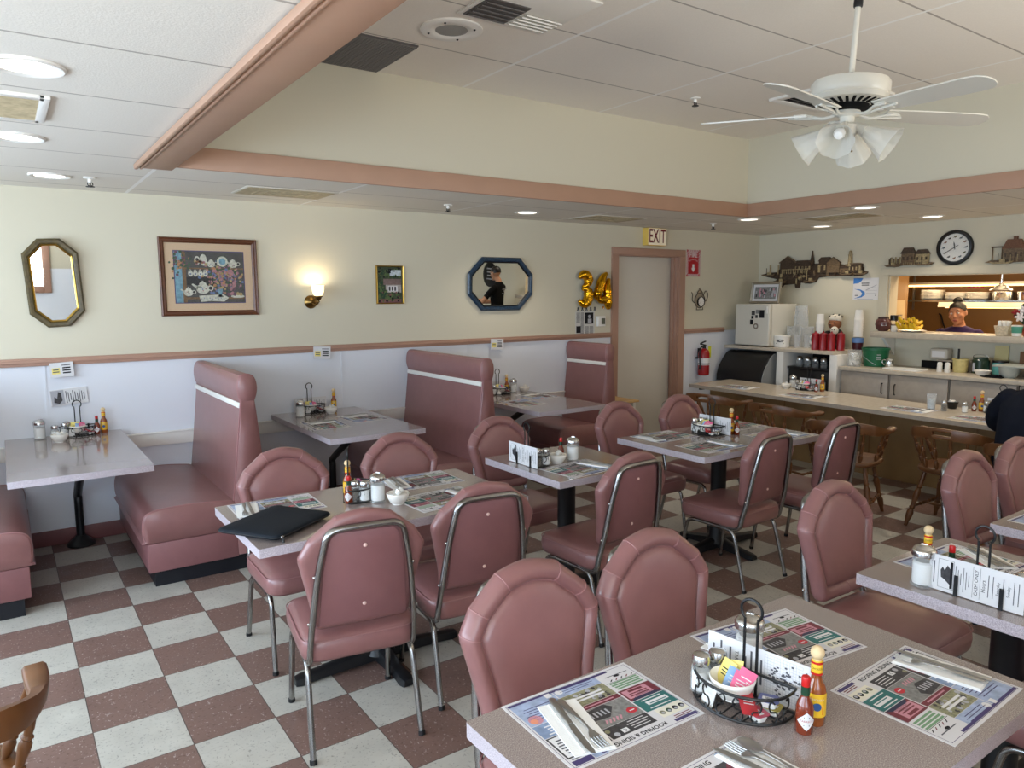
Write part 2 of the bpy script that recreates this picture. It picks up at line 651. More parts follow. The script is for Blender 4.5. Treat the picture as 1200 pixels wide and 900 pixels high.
def wall_a():
    b = MB(WALL_U)
    def seg(x0, x1, z0, z1, m):
        b.box(((x0 + x1) / 2, YA + 0.09, (z0 + z1) / 2), (x1 - x0, 0.18, z1 - z0), m)
    for x0, x1 in ((X0 - 0.15, 5.35), (6.285, XB + 0.15)):
        seg(x0, x1, 0, 1.24, WALL_L)
        seg(x0, x1, 1.24, ZR, WALL_U)
    seg(5.35, 6.285, 2.09, ZR, WALL_U)
    for x in (-1.0, 0.22, 2.29, 3.51, 4.73):
        b.box((x, YA - 0.001, 0.97), (0.012, 0.006, 0.53), WALL_L)
    return b
struct('wall_far', wall_a())

def wall_b():
    b = MB(WALL_U)
    def seg(y0, y1, z0, z1):
        b.box((XB + 0.075, (y0 + y1) / 2, (z0 + z1) / 2), (0.15, y1 - y0, z1 - z0))
    seg(4.10, YA, 0, ZR)
    seg(Y0, 0.8, 0, ZR)
    seg(0.8, 4.10, 0, 1.215)
    seg(0.8, 4.10, 1.855, ZR)
    return b
struct('wall_right', wall_b())

def wall_open(axis, at, a0, a1, holes, thick):
    """a wall with window holes: holes are (lo, hi, sill, head)"""
    b = MB(WALL_U)
    def seg(p0, p1, z0, z1, m):
        if p1 - p0 < 1e-4 or z1 - z0 < 1e-4: return
        if axis == 'x':
            b.box((at + thick / 2, (p0 + p1) / 2, (z0 + z1) / 2), (abs(thick), p1 - p0, z1 - z0), m)
        else:
            b.box(((p0 + p1) / 2, at + thick / 2, (z0 + z1) / 2), (p1 - p0, abs(thick), z1 - z0), m)
    p = a0
    for lo, hi, sill, head in holes:
        seg(p, lo, 0, 1.24, WALL_L); seg(p, lo, 1.24, ZR, WALL_U)
        seg(lo, hi, 0, sill, WALL_L); seg(lo, hi, head, ZR, WALL_U)
        p = hi
    seg(p, a1, 0, 1.24, WALL_L); seg(p, a1, 1.24, ZR, WALL_U)
    return b
LW = [(-0.6, 1.1, 0.92, 2.12), (1.5, 3.1, 0.92, 2.12), (3.5, 5.1, 0.92, 2.12)]
BW = [(-1.7, 0.62, 0.98, 2.12), (1.8, 2.7, 0.05, 2.1), (3.3, 5.5, 0.98, 2.12)]  # last hole belongs to the added window
struct('wall_left', wall_open('x', X0, Y0, YA, LW, -0.15))
struct('wall_near', wall_open('y', Y0, X0 - 0.15, XB + 0.15, BW, -0.15))

PANE = glassy('window glass', (235, 240, 240), 0.03, 0.02)
def window(n, axis, at, lo, hi, sill, head, out):
    """casing, sash bars and pane set in the wall hole"""
    b = MB(TRIM)
    T = xf((at, 0, 0), (0, 0, 90)) if axis == 'x' else xf((0, at, 0))
    b.T = T
    w, h, s = hi - lo, head - sill, (1 if out > 0 else -1)
    if axis == 'x': s = -s
    yin = -0.012 * s
    for c, d in (((lo - 0.05, yin, (sill + head) / 2), (0.1, 0.03, h + 0.2)), ((hi + 0.05, yin, (sill + head) / 2), (0.1, 0.03, h + 0.2)),
                 (((lo + hi) / 2, yin, head + 0.05), (w, 0.03, 0.1)), (((lo + hi) / 2, yin * 1.6, sill - 0.05), (w, 0.04, 0.1))):
        b.box(c, d, bev=0.006)
    ym = 0.08 * s
    for c, d in (((lo + 0.02, ym, (sill + head) / 2), (0.04, 0.05, h)), ((hi - 0.02, ym, (sill + head) / 2), (0.04, 0.05, h)),
                 (((lo + hi) / 2, ym, head - 0.02), (w, 0.05, 0.04)), (((lo + hi) / 2, ym, sill + 0.02), (w, 0.05, 0.04)),
                 (((lo + hi) / 2, ym, (sill + head) / 2), (0.04, 0.05, h))):
        b.box(c, d, WHITE)
    o = struct('window_%d' % n, b)
    g = MB(PANE)
    g.T = T
    g.box(((lo + hi) / 2, ym, (sill + head) / 2), (w - 0.06, 0.006, h - 0.06))
    g.build('window_pane', o)
for i, (lo, hi, s, h) in enumerate(LW):
    window(i + 1, 'x', X0, lo, hi, s, h, -1)
window(4, 'y', Y0, *BW[0], -1)
window(5, 'y', Y0, *BW[2], -1)  # unseen window, added to let upward light into the raised bay
def entry():
    b = MB(TRIM)
    b.box((1.75, Y0, 1.07), (0.1, 0.06, 2.14), bev=0.005).box((2.75, Y0, 1.07), (0.1, 0.06, 2.14), bev=0.005).box((2.25, Y0, 2.15), (1.1, 0.06, 0.1), bev=0.005)
    b.box((2.25, Y0 - 0.08, 1.075), (0.9, 0.05, 2.05), WOOD_D, bev=0.004)
    b.box((2.25, Y0 - 0.06, 1.5), (0.55, 0.03, 0.8), BLACK)
    return b
struct('door_2', entry())

# ceilings: low ceiling round three sides, raised bay in the middle
def ceil_low():
    b = MB(CEIL_L)
    for x0, x1, y0, y1 in ((X0, 0.735, Y0, YA), (0.735, XB, 4.395, YA), (5.715, XB, Y0, 4.395), (0.735, 5.715, Y0, -0.7)):
        b.box(((x0 + x1) / 2, (y0 + y1) / 2, ZC + 0.02), (x1 - x0, y1 - y0, 0.04))
    return b
struct('ceiling', ceil_low())
struct('ceiling_raised', MB(CEIL_R).box((3.225, 1.85, ZR + 0.03), (5.1, 5.2, 0.06)))
def soffit():
    b = MB(WALL_U)
    b.box((3.22, 4.415, (ZC + ZR) / 2 + 0.02), (5.05, 0.06, ZR - ZC))
    b.box((5.73, 1.85, (ZC + ZR) / 2 + 0.02), (0.06, 5.1, ZR - ZC))
    b.box((0.79, 1.85, (ZC + ZR) / 2 + 0.02), (0.06, 5.1, ZR - ZC))
    b.box((3.22, -0.73, (ZC + ZR) / 2 + 0.02), (5.05, 0.06, ZR - ZC))
    return b
struct('wall_soffit', soffit())
def soffit_trim():
    b = MB(BEAM)
    b.box((3.26, 4.372, 2.425), (4.90, 0.028, 0.118), bev=0.004)
    b.box((5.690, 1.84, 2.425), (0.028, 5.08, 0.118), bev=0.004)
    b.box((3.26, -0.69, 2.425), (4.90, 0.028, 0.118), bev=0.004)
    b.box((0.745, 1.84, 2.366), (0.172, 5.14, 0.028), bev=0.004)
    b.box((0.826, 1.84, 2.425), (0.02, 5.08, 0.118), bev=0.004)
    b.box((0.652, 1.84, 2.357), (0.022, 5.14, 0.03), bev=0.008)
    b.box((0.676, 1.84, 2.352), (0.012, 5.14, 0.014), bev=0.004)
    return b
struct('trim_soffit', soffit_trim())

def rails():
    b = MB(TRIM)
    for x0, x1 in ((X0, 5.27), (6.38, 7.08)):
        b.box(((x0 + x1) / 2, YA - 0.010, 1.249), (x1 - x0, 0.02, 0.052), bev=0.005)
        b.box(((x0 + x1) / 2, YA - 0.018, 1.252), (x1 - x0, 0.022, 0.022), bev=0.007)
    return b
struct('trim_chair_rail', rails())
struct('trim_low_rail', MB(WHITE).box((1.25, YA - 0.012, 0.655), (6.9, 0.024, 0.095), bev=0.004).box((1.25, YA - 0.016, 0.700), (6.9, 0.032, 0.012), bev=0.003))
def base():
    b = MB(mat('rose vinyl cove base', (126, 78, 78), 0.5))
    for x0, x1 in ((X0, 5.27), (6.38, 7.1)):
        b.box(((x0 + x1) / 2, YA - 0.006, 0.052), (x1 - x0, 0.012, 0.104), bev=0.003)
    return b
struct('baseboard_far', base())

# door in the far wall, set back in its casing
def door_casing():
    b = MB(TRIM)
    b.box((5.312, YA - 0.008, 1.042), (0.088, 0.03, 2.084))
    b.box((6.330, YA - 0.008, 1.042), (0.092, 0.03, 2.084))
    b.box((5.822, YA - 0.008, 2.122), (1.108, 0.03, 0.075), bev=0.006)
    b.box((5.36, YA + 0.07, 1.045), (0.02, 0.14, 2.09))
    b.box((6.275, YA + 0.07, 1.045), (0.02, 0.14, 2.09))
    b.box((5.82, YA + 0.07, 2.085), (0.93, 0.14, 0.02))
    b.box((6.255, YA + 0.05, 1.04), (0.02, 0.03, 2.07))
    return b
dcase = struct('door_1', door_casing())
dl = MB(mat('ivory door paint', (214, 208, 196), 0.5)).box((5.815, YA + 0.125, 1.043), (0.905, 0.05, 2.074), bev=0.003)
dl.build('door_leaf', dcase)

# kitchen beyond the pass-through
def kitchen():
    b = MB(KITCHEN)
    b.box((9.95, 2.5, 1.2), (0.1, 5.2, 2.5)).box((8.9, 5.0, 1.2), (2.1, 0.1, 2.5)).box((8.115, 4.245, 1.2), (0.49, 0.05, 2.4)).box((8.9, 0.0, 1.2), (2.1, 0.1, 2.5))
    b.box((8.9, 2.5, 2.45), (2.1, 5.1, 0.06), CEIL_L)
    return b
struct('wall_kitchen', kitchen())
def pass_trim():
    b = MB(mat('cream trim', (206, 198, 176), 0.5))
    b.box((XB - 0.012, 4.137, 1.563), (0.03, 0.075, 0.582))
    b.box((XB - 0.012, 2.48, 1.893), (0.031, 3.41, 0.075))
    b.box((XB + 0.075, 4.094, 1.565), (0.16, 0.014, 0.59))
    b.box((XB + 0.075, 2.45, 1.850), (0.16, 3.3, 0.014))
    return b
struct('trim_pass_through', pass_trim())

# ------------------------------------------------------------------ ceiling fittings
def can_light():
    t = thing('recessed_light', '', 'light')
    MB(WHITEM).lathe([(0.110, 0.006), (0.110, -0.005), (0.103, -0.009), (0.084, -0.006), (0.076, 0.0)], n=28).build('trim_ring', t)
    MB(LIT).lathe([(0.0005, -0.0035), (0.080, -0.0035), (0.080, -0.002)], n=28, cap=False).build('lamp_lens', t)
    return t
can = Kind(can_light)
CANS = [(0.124, 2.78, 'round ceiling light nearest the camera, upper left corner'), (0.124, 3.995, 'round ceiling light beside the left air vent, second in its row'),
        (0.303, 5.144, 'round ceiling light above the gilt octagonal mirror'), (3.82, 5.227, 'round ceiling light above the blue-framed mirror'),
        (5.977, 4.566, 'round ceiling light at the corner of the rose trim'), (5.985, 3.416, 'round ceiling light along the right trim, beyond the fan'),
        (7.23, 3.466, 'round ceiling light directly above the wall clock'), (7.249, 4.609, 'round ceiling light above the long relief wall plaque')]
for x, y, l in CANS:
    can.put((x, y, ZC), 0, l, 'recessed ceiling lights')

def vent_maker():
    t = thing('air_vent', '', 'vent')
    b = MB(WHITEM)
    for c, d in (((0, 0.2, -0.006), (0.5, 0.035, 0.014)), ((0, -0.2, -0.006), (0.5, 0.035, 0.014)), ((0.25, 0, -0.006), (0.035, 0.435, 0.014)), ((-0.25, 0, -0.006), (0.035, 0.435, 0.014))):
        b.box(c, d, bev=0.003)
    b.build('vent_frame', t)
    b = MB(VENT)
    b.box((0, 0, -0.003), (0.47, 0.37, 0.004), VENT_D)
    for i in range(24):
        b.box((0, -0.176 + i * 0.0153, -0.008), (0.47, 0.008, 0.008), rot=(35, 0, 0))
    b.build('vent_louvers', t)
    return t
vt = Kind(vent_maker)
vt.put((-0.06, 3.36, ZC), 0, 'louvered tan air vent between the left ceiling lights')
def diffuser():
    t = thing('ceiling_diffuser', '', 'vent')
    b = MB(mat('diffuser frame', (206, 200, 188), 0.6))
    b.box((0, 0, -0.002), (0.62, 0.40, 0.006), bev=0.002)
    b.build('vent_frame', t)
    b = MB(VENT)
    b.box((0, 0, -0.005), (0.585, 0.365, 0.004))
    for k in (1, 2, 3):
        w, h = 0.5 - k * 0.12, 0.31 - k * 0.075
        for c, d in (((0, h / 2, -0.008), (w, 0.012, 0.004)), ((0, -h / 2, -0.008), (w, 0.012, 0.004)), ((w / 2, 0, -0.008), (0.012, h, 0.004)), ((-w / 2, 0, -0.008), (0.012, h, 0.004))):
            b.box(c, d)
    b.build('vent_louvers', t)
    return t
dv = Kind(diffuser)
dv.put((1.68, 5.13, ZC), 0, 'dusty square diffuser in the low ceiling above the tea-set picture', 'ceiling diffusers')
dv.put((4.76, 5.23, ZC), 0, 'dusty square diffuser in the low ceiling left of the exit sign', 'ceiling diffusers')
dv.put((6.52, 3.96, ZC), 90, 'dusty square diffuser among the lights over the lunch counter', 'ceiling diffusers')

def sprinkler():
    t = thing('sprinkler_head', '', 'sprinkler')
    MB(WHITEM).lathe([(0.035, 0.005), (0.035, -0.006), (0.012, -0.010), (0.012, -0.03), (0.006, -0.032)], n=14).build('escutcheon', t)
    MB(BLACKM).lathe([(0.004, -0.032), (0.004, -0.05), (0.024, -0.052), (0.024, -0.056)], n=12).tube([(0.012, 0, -0.03), (0.014, 0, -0.042), (0.004, 0, -0.052)], 0.003, n=6).tube([(-0.012, 0, -0.03), (-0.014, 0, -0.042), (-0.004, 0, -0.052)], 0.003, n=6).build('deflector', t)
    return t
sk = Kind(sprinkler)
sk.put((0.504, 5.107, ZC), 0, 'sprinkler head in the low ceiling left of the tea-set picture', 'sprinkler heads')
sk.put((2.968, 5.121, ZC), 0, 'sprinkler head in the low ceiling before the blue-framed mirror', 'sprinkler heads')
sk.put((6.022, 5.036, ZC), 0, 'sprinkler head in the low ceiling right of the exit sign', 'sprinkler heads')
sk.put((4.193, 3.698, ZR), 0, 'sprinkler head in the raised ceiling left of the fan', 'sprinkler heads')

t = thing('return_grille', 'dark egg-crate return grille in the corner of the raised ceiling', 'vent', (1.745, 4.085, ZR))
MB(VENT_D).box((0, 0, -0.004), (0.58, 0.55, 0.01)).build('backing', t)
b = MB(mat('grille bars', (120, 116, 112), 0.5))
for i in range(30):
    b.box((-0.28 + i * 0.0193, 0, -0.012), (0.003, 0.54, 0.010))
    b.box((0, -0.265 + i * 0.0183, -0.012), (0.57, 0.003, 0.010))
b.build('grille_bars', t)
t = thing('ceiling_speaker', 'round white speaker in the raised ceiling', 'speaker', (2.06, 3.49, ZR))
MB(WHITEM).lathe([(0.165, 0), (0.165, -0.008), (0.155, -0.012), (0.09, -0.010), (0.085, -0.006)], n=32).build('speaker_rim', t)
MB(mat('speaker mesh', (150, 148, 144), 0.6, bump=0.6, bscale=900)).lathe([(0.0005, -0.012), (0.05, -0.011), (0.086, -0.007)], n=28, cap=False).build('speaker_mesh', t)
b = MB(BLACKM)
for k in range(4):
    b.ball((0.125 * math.cos(R(45 + 90 * k)), 0.125 * math.sin(R(45 + 90 * k)), -0.011), 0.007)
b.build('screw', t)
t = thing('linear_diffuser', 'white curved-blade air diffuser cut by the top edge', 'vent', (2.22, 3.02, ZR))
MB(WHITEM).box((0, 0, -0.006), (0.52, 0.5, 0.012), bev=0.003).build('vent_frame', t)
b = MB(VENT_D)
b.box((-0.12, 0.1, -0.014), (0.24, 0.24, 0.006))
for i in range(5):
    b.box((0.12, 0.2 - i * 0.04, -0.016 - 0.002 * i), (0.22, 0.026, 0.006), WHITE, rot=(25, 0, 0))
    b.box((-0.12, 0.2 - i * 0.045, -0.02), (0.22, 0.012, 0.006), VENT_D, rot=(25, 0, 0))
b.build('vent_louvers', t)
t = thing('ceiling_vent', 'white framed dark vent in the raised ceiling behind the fan', 'vent', (4.95, 3.12, ZR))
b = MB(WHITEM)
for c, d in (((0, 0.27, -0.008), (0.6, 0.06, 0.02)), ((0, -0.27, -0.008), (0.6, 0.06, 0.02)), ((0.27, 0, -0.008), (0.06, 0.48, 0.02)), ((-0.27, 0, -0.008), (0.06, 0.48, 0.02))):
    b.box(c, d, bev=0.004)
b.build('vent_frame', t)
b = MB(VENT_D)
b.box((0, 0, -0.002), (0.5, 0.5, 0.004), BLACKMATT)
for i in range(12):
    b.box((0, -0.22 + i * 0.04, -0.012), (0.48, 0.02, 0.004), rot=(40, 0, 0))
b.build('vent_louvers', t)

# ------------------------------------------------------------------ ceiling fan
def fan():
    t = thing('ceiling_fan', 'white five-blade ceiling fan with frosted tulip lamp shades', 'fan', (3.278, 1.922 + 0.026, ZR))
    t.rotation_euler = (0.056 * 0.8, 0.017, 0)
    z = 2.487 - ZR
    MB(WHITE_P).lathe([(0.06, 0.0), (0.065, -0.03), (0.03, -0.06), (0.012, -0.065)], n=20).tube([(0, 0, -0.06), (0, 0, z + 0.15)], 0.013, n=12).build('downrod', t)
    MB(BLACKM).lathe([(0.018, 2.985 - ZR), (0.02, 2.98 - ZR), (0.02, 2.955 - ZR), (0.018, 2.950 - ZR)], n=14).lathe([(0.017, z + 0.182), (0.017, z + 0.174)], n=12).build('rod_collar', t)
    b = MB(WHITE_P)
    b.lathe([(0.02, z + 0.172), (0.03, z + 0.160), (0.12, z + 0.155), (0.160, z + 0.145), (0.170, z + 0.130), (0.170, z + 0.088), (0.165, z + 0.080), (0.167, z + 0.074), (0.156, z + 0.056), (0.085, z + 0.040), (0.080, z + 0.036)], n=40)
    b.build('motor_housing', t)
    b = MB(BLACKMATT)
    for k in range(26):
        a = 2 * PI * k / 26
        T = MX.Translation((0, 0, 0)) @ Euler((0, 0, a)).to_matrix().to_4x4()
        b.T = T
        b.box((0.117, 0, z + 0.047), (0.045, 0.013, 0.006), rot=(0, -15, 0))
    b.T = I4
    b.lathe([(0.088, z + 0.04), (0.088, z + 0.02), (0.03, z + 0.01)], n=24)
    b.build('vent_slot', t)
    MB(WHITE_P).lathe([(0.04, z + 0.03), (0.055, z + 0.012), (0.055, z - 0.004), (0.032, z - 0.012), (0.032, z - 0.04), (0.05, z - 0.05), (0.05, z - 0.085), (0.035, z - 0.105), (0.012, z - 0.112)], n=24).build('light_hub', t)
    for k in range(5):
        a = 42.4 + 72 * k
        T = xf((0, 0, z), (0, 0, a))
        b = MB(WHITE_P)
        b.T = T
        for s in (-1, 1):
            b.tube(smoothline([(0.04, s * 0.006, 0.004), (0.10, s * 0.010, -0.012), (0.145, s * 0.018, -0.004), (0.18, s * 0.04, 0.0), (0.23, s * 0.035, 0.002)], 4), 0.006, n=6)
        b.tube([(0.12, 0, -0.010), (0.26, 0, 0.0)], 0.006, n=6)
        b.box((0.2, 0, 0.002), (0.05, 0.075, 0.005), rot=(-12, 0, 0), bev=0.002)
        iron = b.build('blade_iron', t)
        b = MB(WHITE_P)
        b.T = T @ xf((0, 0, 0.007), (-12, 0, 0))
        o = [(0.17, -0.052), (0.36, -0.062), (0.60, -0.066), (0.645, -0.058), (0.672, -0.034), (0.68, 0.0), (0.672, 0.034), (0.645, 0.058), (0.60, 0.066), (0.36, 0.062), (0.17, 0.052)]
        b.prism(o, -0.003, 0.003)
        b.build('blade', t)
    for k in range(4):
        a = 20 + 90 * k
        T = xf((0, 0, z - 0.055), (0, 0, a)) @ xf((0.045, 0, 0), (0, 122, 0))
        b = MB(WHITE_P)
        b.T = T
        b.lathe([(0.012, -0.02), (0.018, 0.0), (0.024, 0.025), (0.03, 0.045)], n=16)
        lh = b.build('lamp_holder', t)
        b = MB(FROST)
        b.T = T
        b.lathe([(0.026, 0.035), (0.03, 0.05), (0.045, 0.09), (0.058, 0.13), (0.073, 0.165), (0.080, 0.178)], n=48, cap=False, flute=0.035, fl_n=8)
        b.build('lamp_shade', t)
        b = MB(WHITEM)
        b.T = T
        b.lathe([(0.010, 0.04), (0.014, 0.06), (0.024, 0.085), (0.026, 0.10), (0.018, 0.118), (0.001, 0.124)], n=12)
        b.build('light_bulb', t)
    MB(BRASS).tube([(0.01, -0.03, z - 0.1), (0.01, -0.032, z - 0.16)], 0.0015, n=5).ball((0.01, -0.032, z - 0.165), 0.005).build('pull_chain', t)
    return t
fan()


# ------------------------------------------------------------------ banquet chairs
def crown():
    """outline of the crown-back, (x, z) from bottom left round, 2 n points"""
    cor = [(0.0, 0.478, 0), (0.176, 0.478, 0.03), (0.184, 0.56, 0.05), (0.232, 0.765, 0.018), (0.194, 0.830, 0.014), (0.098, 0.908, 0.016), (0.0, 0.931, 0)]
    pts = []
    for a, b, c in zip(cor, cor[1:], cor[2:]):
        A, B, D = V(a[:2]), V(b[:2]), V(c[:2])
        p, q = B + (A - B).normalized() * b[2], B + (D - B).normalized() * b[2]
        for k in range(6):
            f = k / 5
            w = p * (1 - f) ** 2 + B * (2 * f * (1 - f)) + q * f * f
            pts.append((w.x, w.y))
    pts = [(0.0, 0.478), (0.08, 0.478)] + pts + [(0.055, 0.9185), (0.028, 0.9240), (0.0, 0.9265)]
    return pts + [(-x, z) for x, z in reversed(pts[1:-1])]

def inset(o, d, zc=0.70):
    """offset an outline inwards by d"""
    n = len(o)
    out = []
    for i in range(n):
        a, b = V(o[i - 1]), V(o[(i + 1) % n])
        t = (b - a)
        if t.length < 1e-9:
            out.append(o[i]); continue
        t.normalize()
        nrm = V((-t.y, t.x))
        out.append((o[i][0] + nrm.x * d, o[i][1] + nrm.y * d))
    return out

def rec_y(z):
    return -0.156 - (z - 0.46) * 0.165

def banquet_chair():
    t = thing('banquet_chair', '', 'chair', group='pink banquet chairs')
    # seat cushion
    b = MB(VINYL)
    def sr(d, z, cr=0.0):
        return [(x, y, z) for x, y in rrect(0.435 - 2 * d, 0.44 - 2 * d, 0.075 - d * 0.5, 6, 0, 0.035)]
    b.rings([sr(0.03, 0.352), sr(0.006, 0.358), sr(0.0, 0.372), sr(-0.003, 0.40), sr(0.0, 0.425), sr(0.010, 0.441), sr(0.03, 0.452), sr(0.07, 0.458), sr(0.14, 0.461)])
    seat = b.build('seat', t, ang=60)
    w = MB(PIPING)
    w.tube([(x, y, 0.4345) for x, y in rrect(0.437, 0.442, 0.076, 6, 0, 0.035)], 0.0022, n=5, closed=True)
    w.build('seat_welt', seat)
    # back cushion
    b = MB(VINYL)
    O = crown()
    def ring(d, off):
        k = 1 - d / 0.231
        kz = 1 - d / 0.226
        o = [(x * k, 0.704 + (z - 0.704) * kz) for x, z in O]
        return [(x, rec_y(z) + off, z) for x, z in o]
    levels = [(0.030, -0.030), (0.012, -0.028), (0.002, -0.016), (0.0, 0.002), (0.004, 0.018), (0.014, 0.030), (0.024, 0.034), (0.040, 0.032), (0.050, 0.022), (0.054, 0.015), (0.059, 0.022), (0.072, 0.028)]
    rs = [ring(*l) for l in levels]
    def shrink(k, off):
        return [(p[0] * k, rec_y(0.70 + (p[2] - 0.70) * k) + off, 0.70 + (p[2] - 0.70) * k) for p in rs[-1]]
    b.rings(rs + [shrink(0.75, 0.031), shrink(0.45, 0.032), shrink(0.15, 0.032)])
    back = b.build('backrest', t, ang=55)
    w = MB(PIPING)
    n = len(O)
    def near(x, z):
        return min(range(n), key=lambda i: (O[i][0] - x) ** 2 + (O[i][1] - z) ** 2)
    for x, z in ((0.231, 0.765), (-0.231, 0.765), (0.194, 0.830), (-0.194, 0.830), (0.098, 0.908), (-0.098, 0.908), (0.0, 0.478)):
        k = near(x, z)
        w.tube([rs[j][k] for j in range(2, 10)], 0.0021, n=5)
    w.tube([rs[9][k] for k in range(n)], 0.0024, n=5, closed=True)
    w.build('back_welt', back)
    # flat rear panel with two buttons
    b = MB(VINYL_BACK)
    def bp(x, z, off):
        return (x, rec_y(z) + off, z)
    pan = [(-0.162, 0.50), (0.162, 0.50), (0.150, 0.70), (0.134, 0.795), (0.121, 0.836), (0.098, 0.853), (-0.098, 0.853), (-0.121, 0.836), (-0.134, 0.795), (-0.150, 0.70)]
    ins = [(x * 0.97, z + (0.004 if z < 0.6 else -0.004)) for x, z in pan]
    b.rings([[bp(x, z, -0.024) for x, z in pan], [bp(x, z, -0.036) for x, z in pan], [bp(x, z, -0.039) for x, z in ins]])
    panel = b.build('back_panel', t)
    for z in (0.565, 0.795):
        m = MB(BUTTON)
        m.ball(bp(0.0, z, -0.040), (0.0075, 0.004, 0.0075), nu=10, nv=6)
        m.build('button', panel)
    # chrome hoop behind the back
    b = MB(CHROME)
    hoop = [(0.192, -0.045, 0.345), (0.193, -0.125, 0.347), (0.193, -0.165, 0.365), bp(0.192, 0.42, -0.032), bp(0.186, 0.52, -0.040), bp(0.167, 0.70, -0.040), bp(0.149, 0.80, -0.040), bp(0.135, 0.848, -0.040), bp(0.105, 0.868, -0.040), bp(0.05, 0.872, -0.040)]
    hoop = hoop + [(-x, y, z) for x, y, z in reversed(hoop)]
    b.tube(smoothline(hoop, 4), 0.0112, n=8, flat=1.3, up=(0, 1, 0))
    hoopo = b.build('back_frame', t, ang=60)
    b = MB(STEEL)
    for s in (-1, 1):
        b.ball((s * 0.1985, rec_y(0.52) - 0.040, 0.52), (0.006, 0.006, 0.006), nu=8, nv=6)
        b.ball((s * 0.179, rec_y(0.70) - 0.040, 0.70), (0.006, 0.006, 0.006), nu=8, nv=6)
    b.build('frame_screw', hoopo)
    # four legs, each bent into its seat rail
    for s in (-1, 1):
        b = MB(CHROME)
        b.tube(smoothline([(s * 0.196, 0.05, 0.342), (s * 0.196, 0.135, 0.342), (s * 0.197, 0.178, 0.328), (s * 0.199, 0.198, 0.29), (s * 0.201, 0.212, 0.2), (s * 0.205, 0.238, 0.012)], 4), 0.0115, n=8)
        leg = b.build('leg', t, ang=60)
        MB(RUBBER).tube([(s * 0.205, 0.2385, 0.016), (s * 0.2052, 0.240, 0.0)], 0.0135, n=10).build('foot_cap', leg)
        b = MB(CHROME)
        b.tube(smoothline([(s * 0.196, 0.05, 0.342), (s * 0.196, -0.09, 0.338), (s * 0.197, -0.125, 0.322), (s * 0.199, -0.150, 0.27), (s * 0.204, -0.218, 0.012)], 4), 0.0115, n=8)
        leg = b.build('leg', t, ang=60)
        MB(RUBBER).tube([(s * 0.204, -0.217, 0.016), (s * 0.2042, -0.2215, 0.0)], 0.0135, n=10).build('foot_cap', leg)
    b = MB(CHROME)
    b.tube([(-0.196, 0.13, 0.343), (0.196, 0.13, 0.343)], 0.009, n=8)
    b.tube([(-0.196, -0.08, 0.340), (0.196, -0.08, 0.340)], 0.009, n=8)
    b.build('seat_bar', t)
    return t

CH = Kind(banquet_chair)
def chair(rx, ry, rz, label):
    a = R(rz)
    return CH.put((rx - math.sin(a) * 0.22, ry + math.cos(a) * 0.22, 0), rz, label, 'pink banquet chairs')
chair(1.01, 2.385, -9, 'pink chair with its back to the camera, beside the black laptop sleeve')
chair(1.56, 2.435, -6, 'right one of two pink chairs with backs to the camera at the sleeve table')
chair(1.105, 3.58, 179, 'pink chair facing the camera behind the black laptop sleeve')
chair(1.75, 3.60, 179, 'pink chair facing the camera before the middle booth, behind the sleeve table')
chair(2.45, 2.49, 3, 'pink chair with its back to the camera at the small middle table')
chair(2.495, 3.73, 181, 'pink chair behind the small middle table, facing the camera')
chair(3.52, 2.495, 3, 'pink chair seen from behind and the left at the four-place middle table')
chair(4.19, 2.475, 3, 'pink chair seen from behind, nearest the lunch counter at the four-place middle table')
chair(3.53, 3.75, 182, 'pink chair behind the four-place middle table, left one, by the door')
chair(4.145, 3.74, 182, 'pink chair behind the four-place middle table, right one, nearest the door')
chair(1.175, 1.605, 178, 'large pink chair facing the camera at left of the foreground table')
chair(1.66, 1.60, 178, 'large pink chair facing the camera at right of the foreground table')
chair(2.70, 1.61, 179, 'pink chair facing the camera at the right-hand table with the menu stand')
chair(3.74, 1.56, 179, 'pink chair before the seated customer, partly behind the far right table')
chair(4.30, 1.55, 175, 'pink chair cut by the right edge of the picture')
chair(1.60, 0.32, 2, 'pink chair on the near side of the foreground table, mostly out of frame')
chair(2.56, 0.42, 1, 'pink chair on the near side of the right-hand table, mostly out of frame')

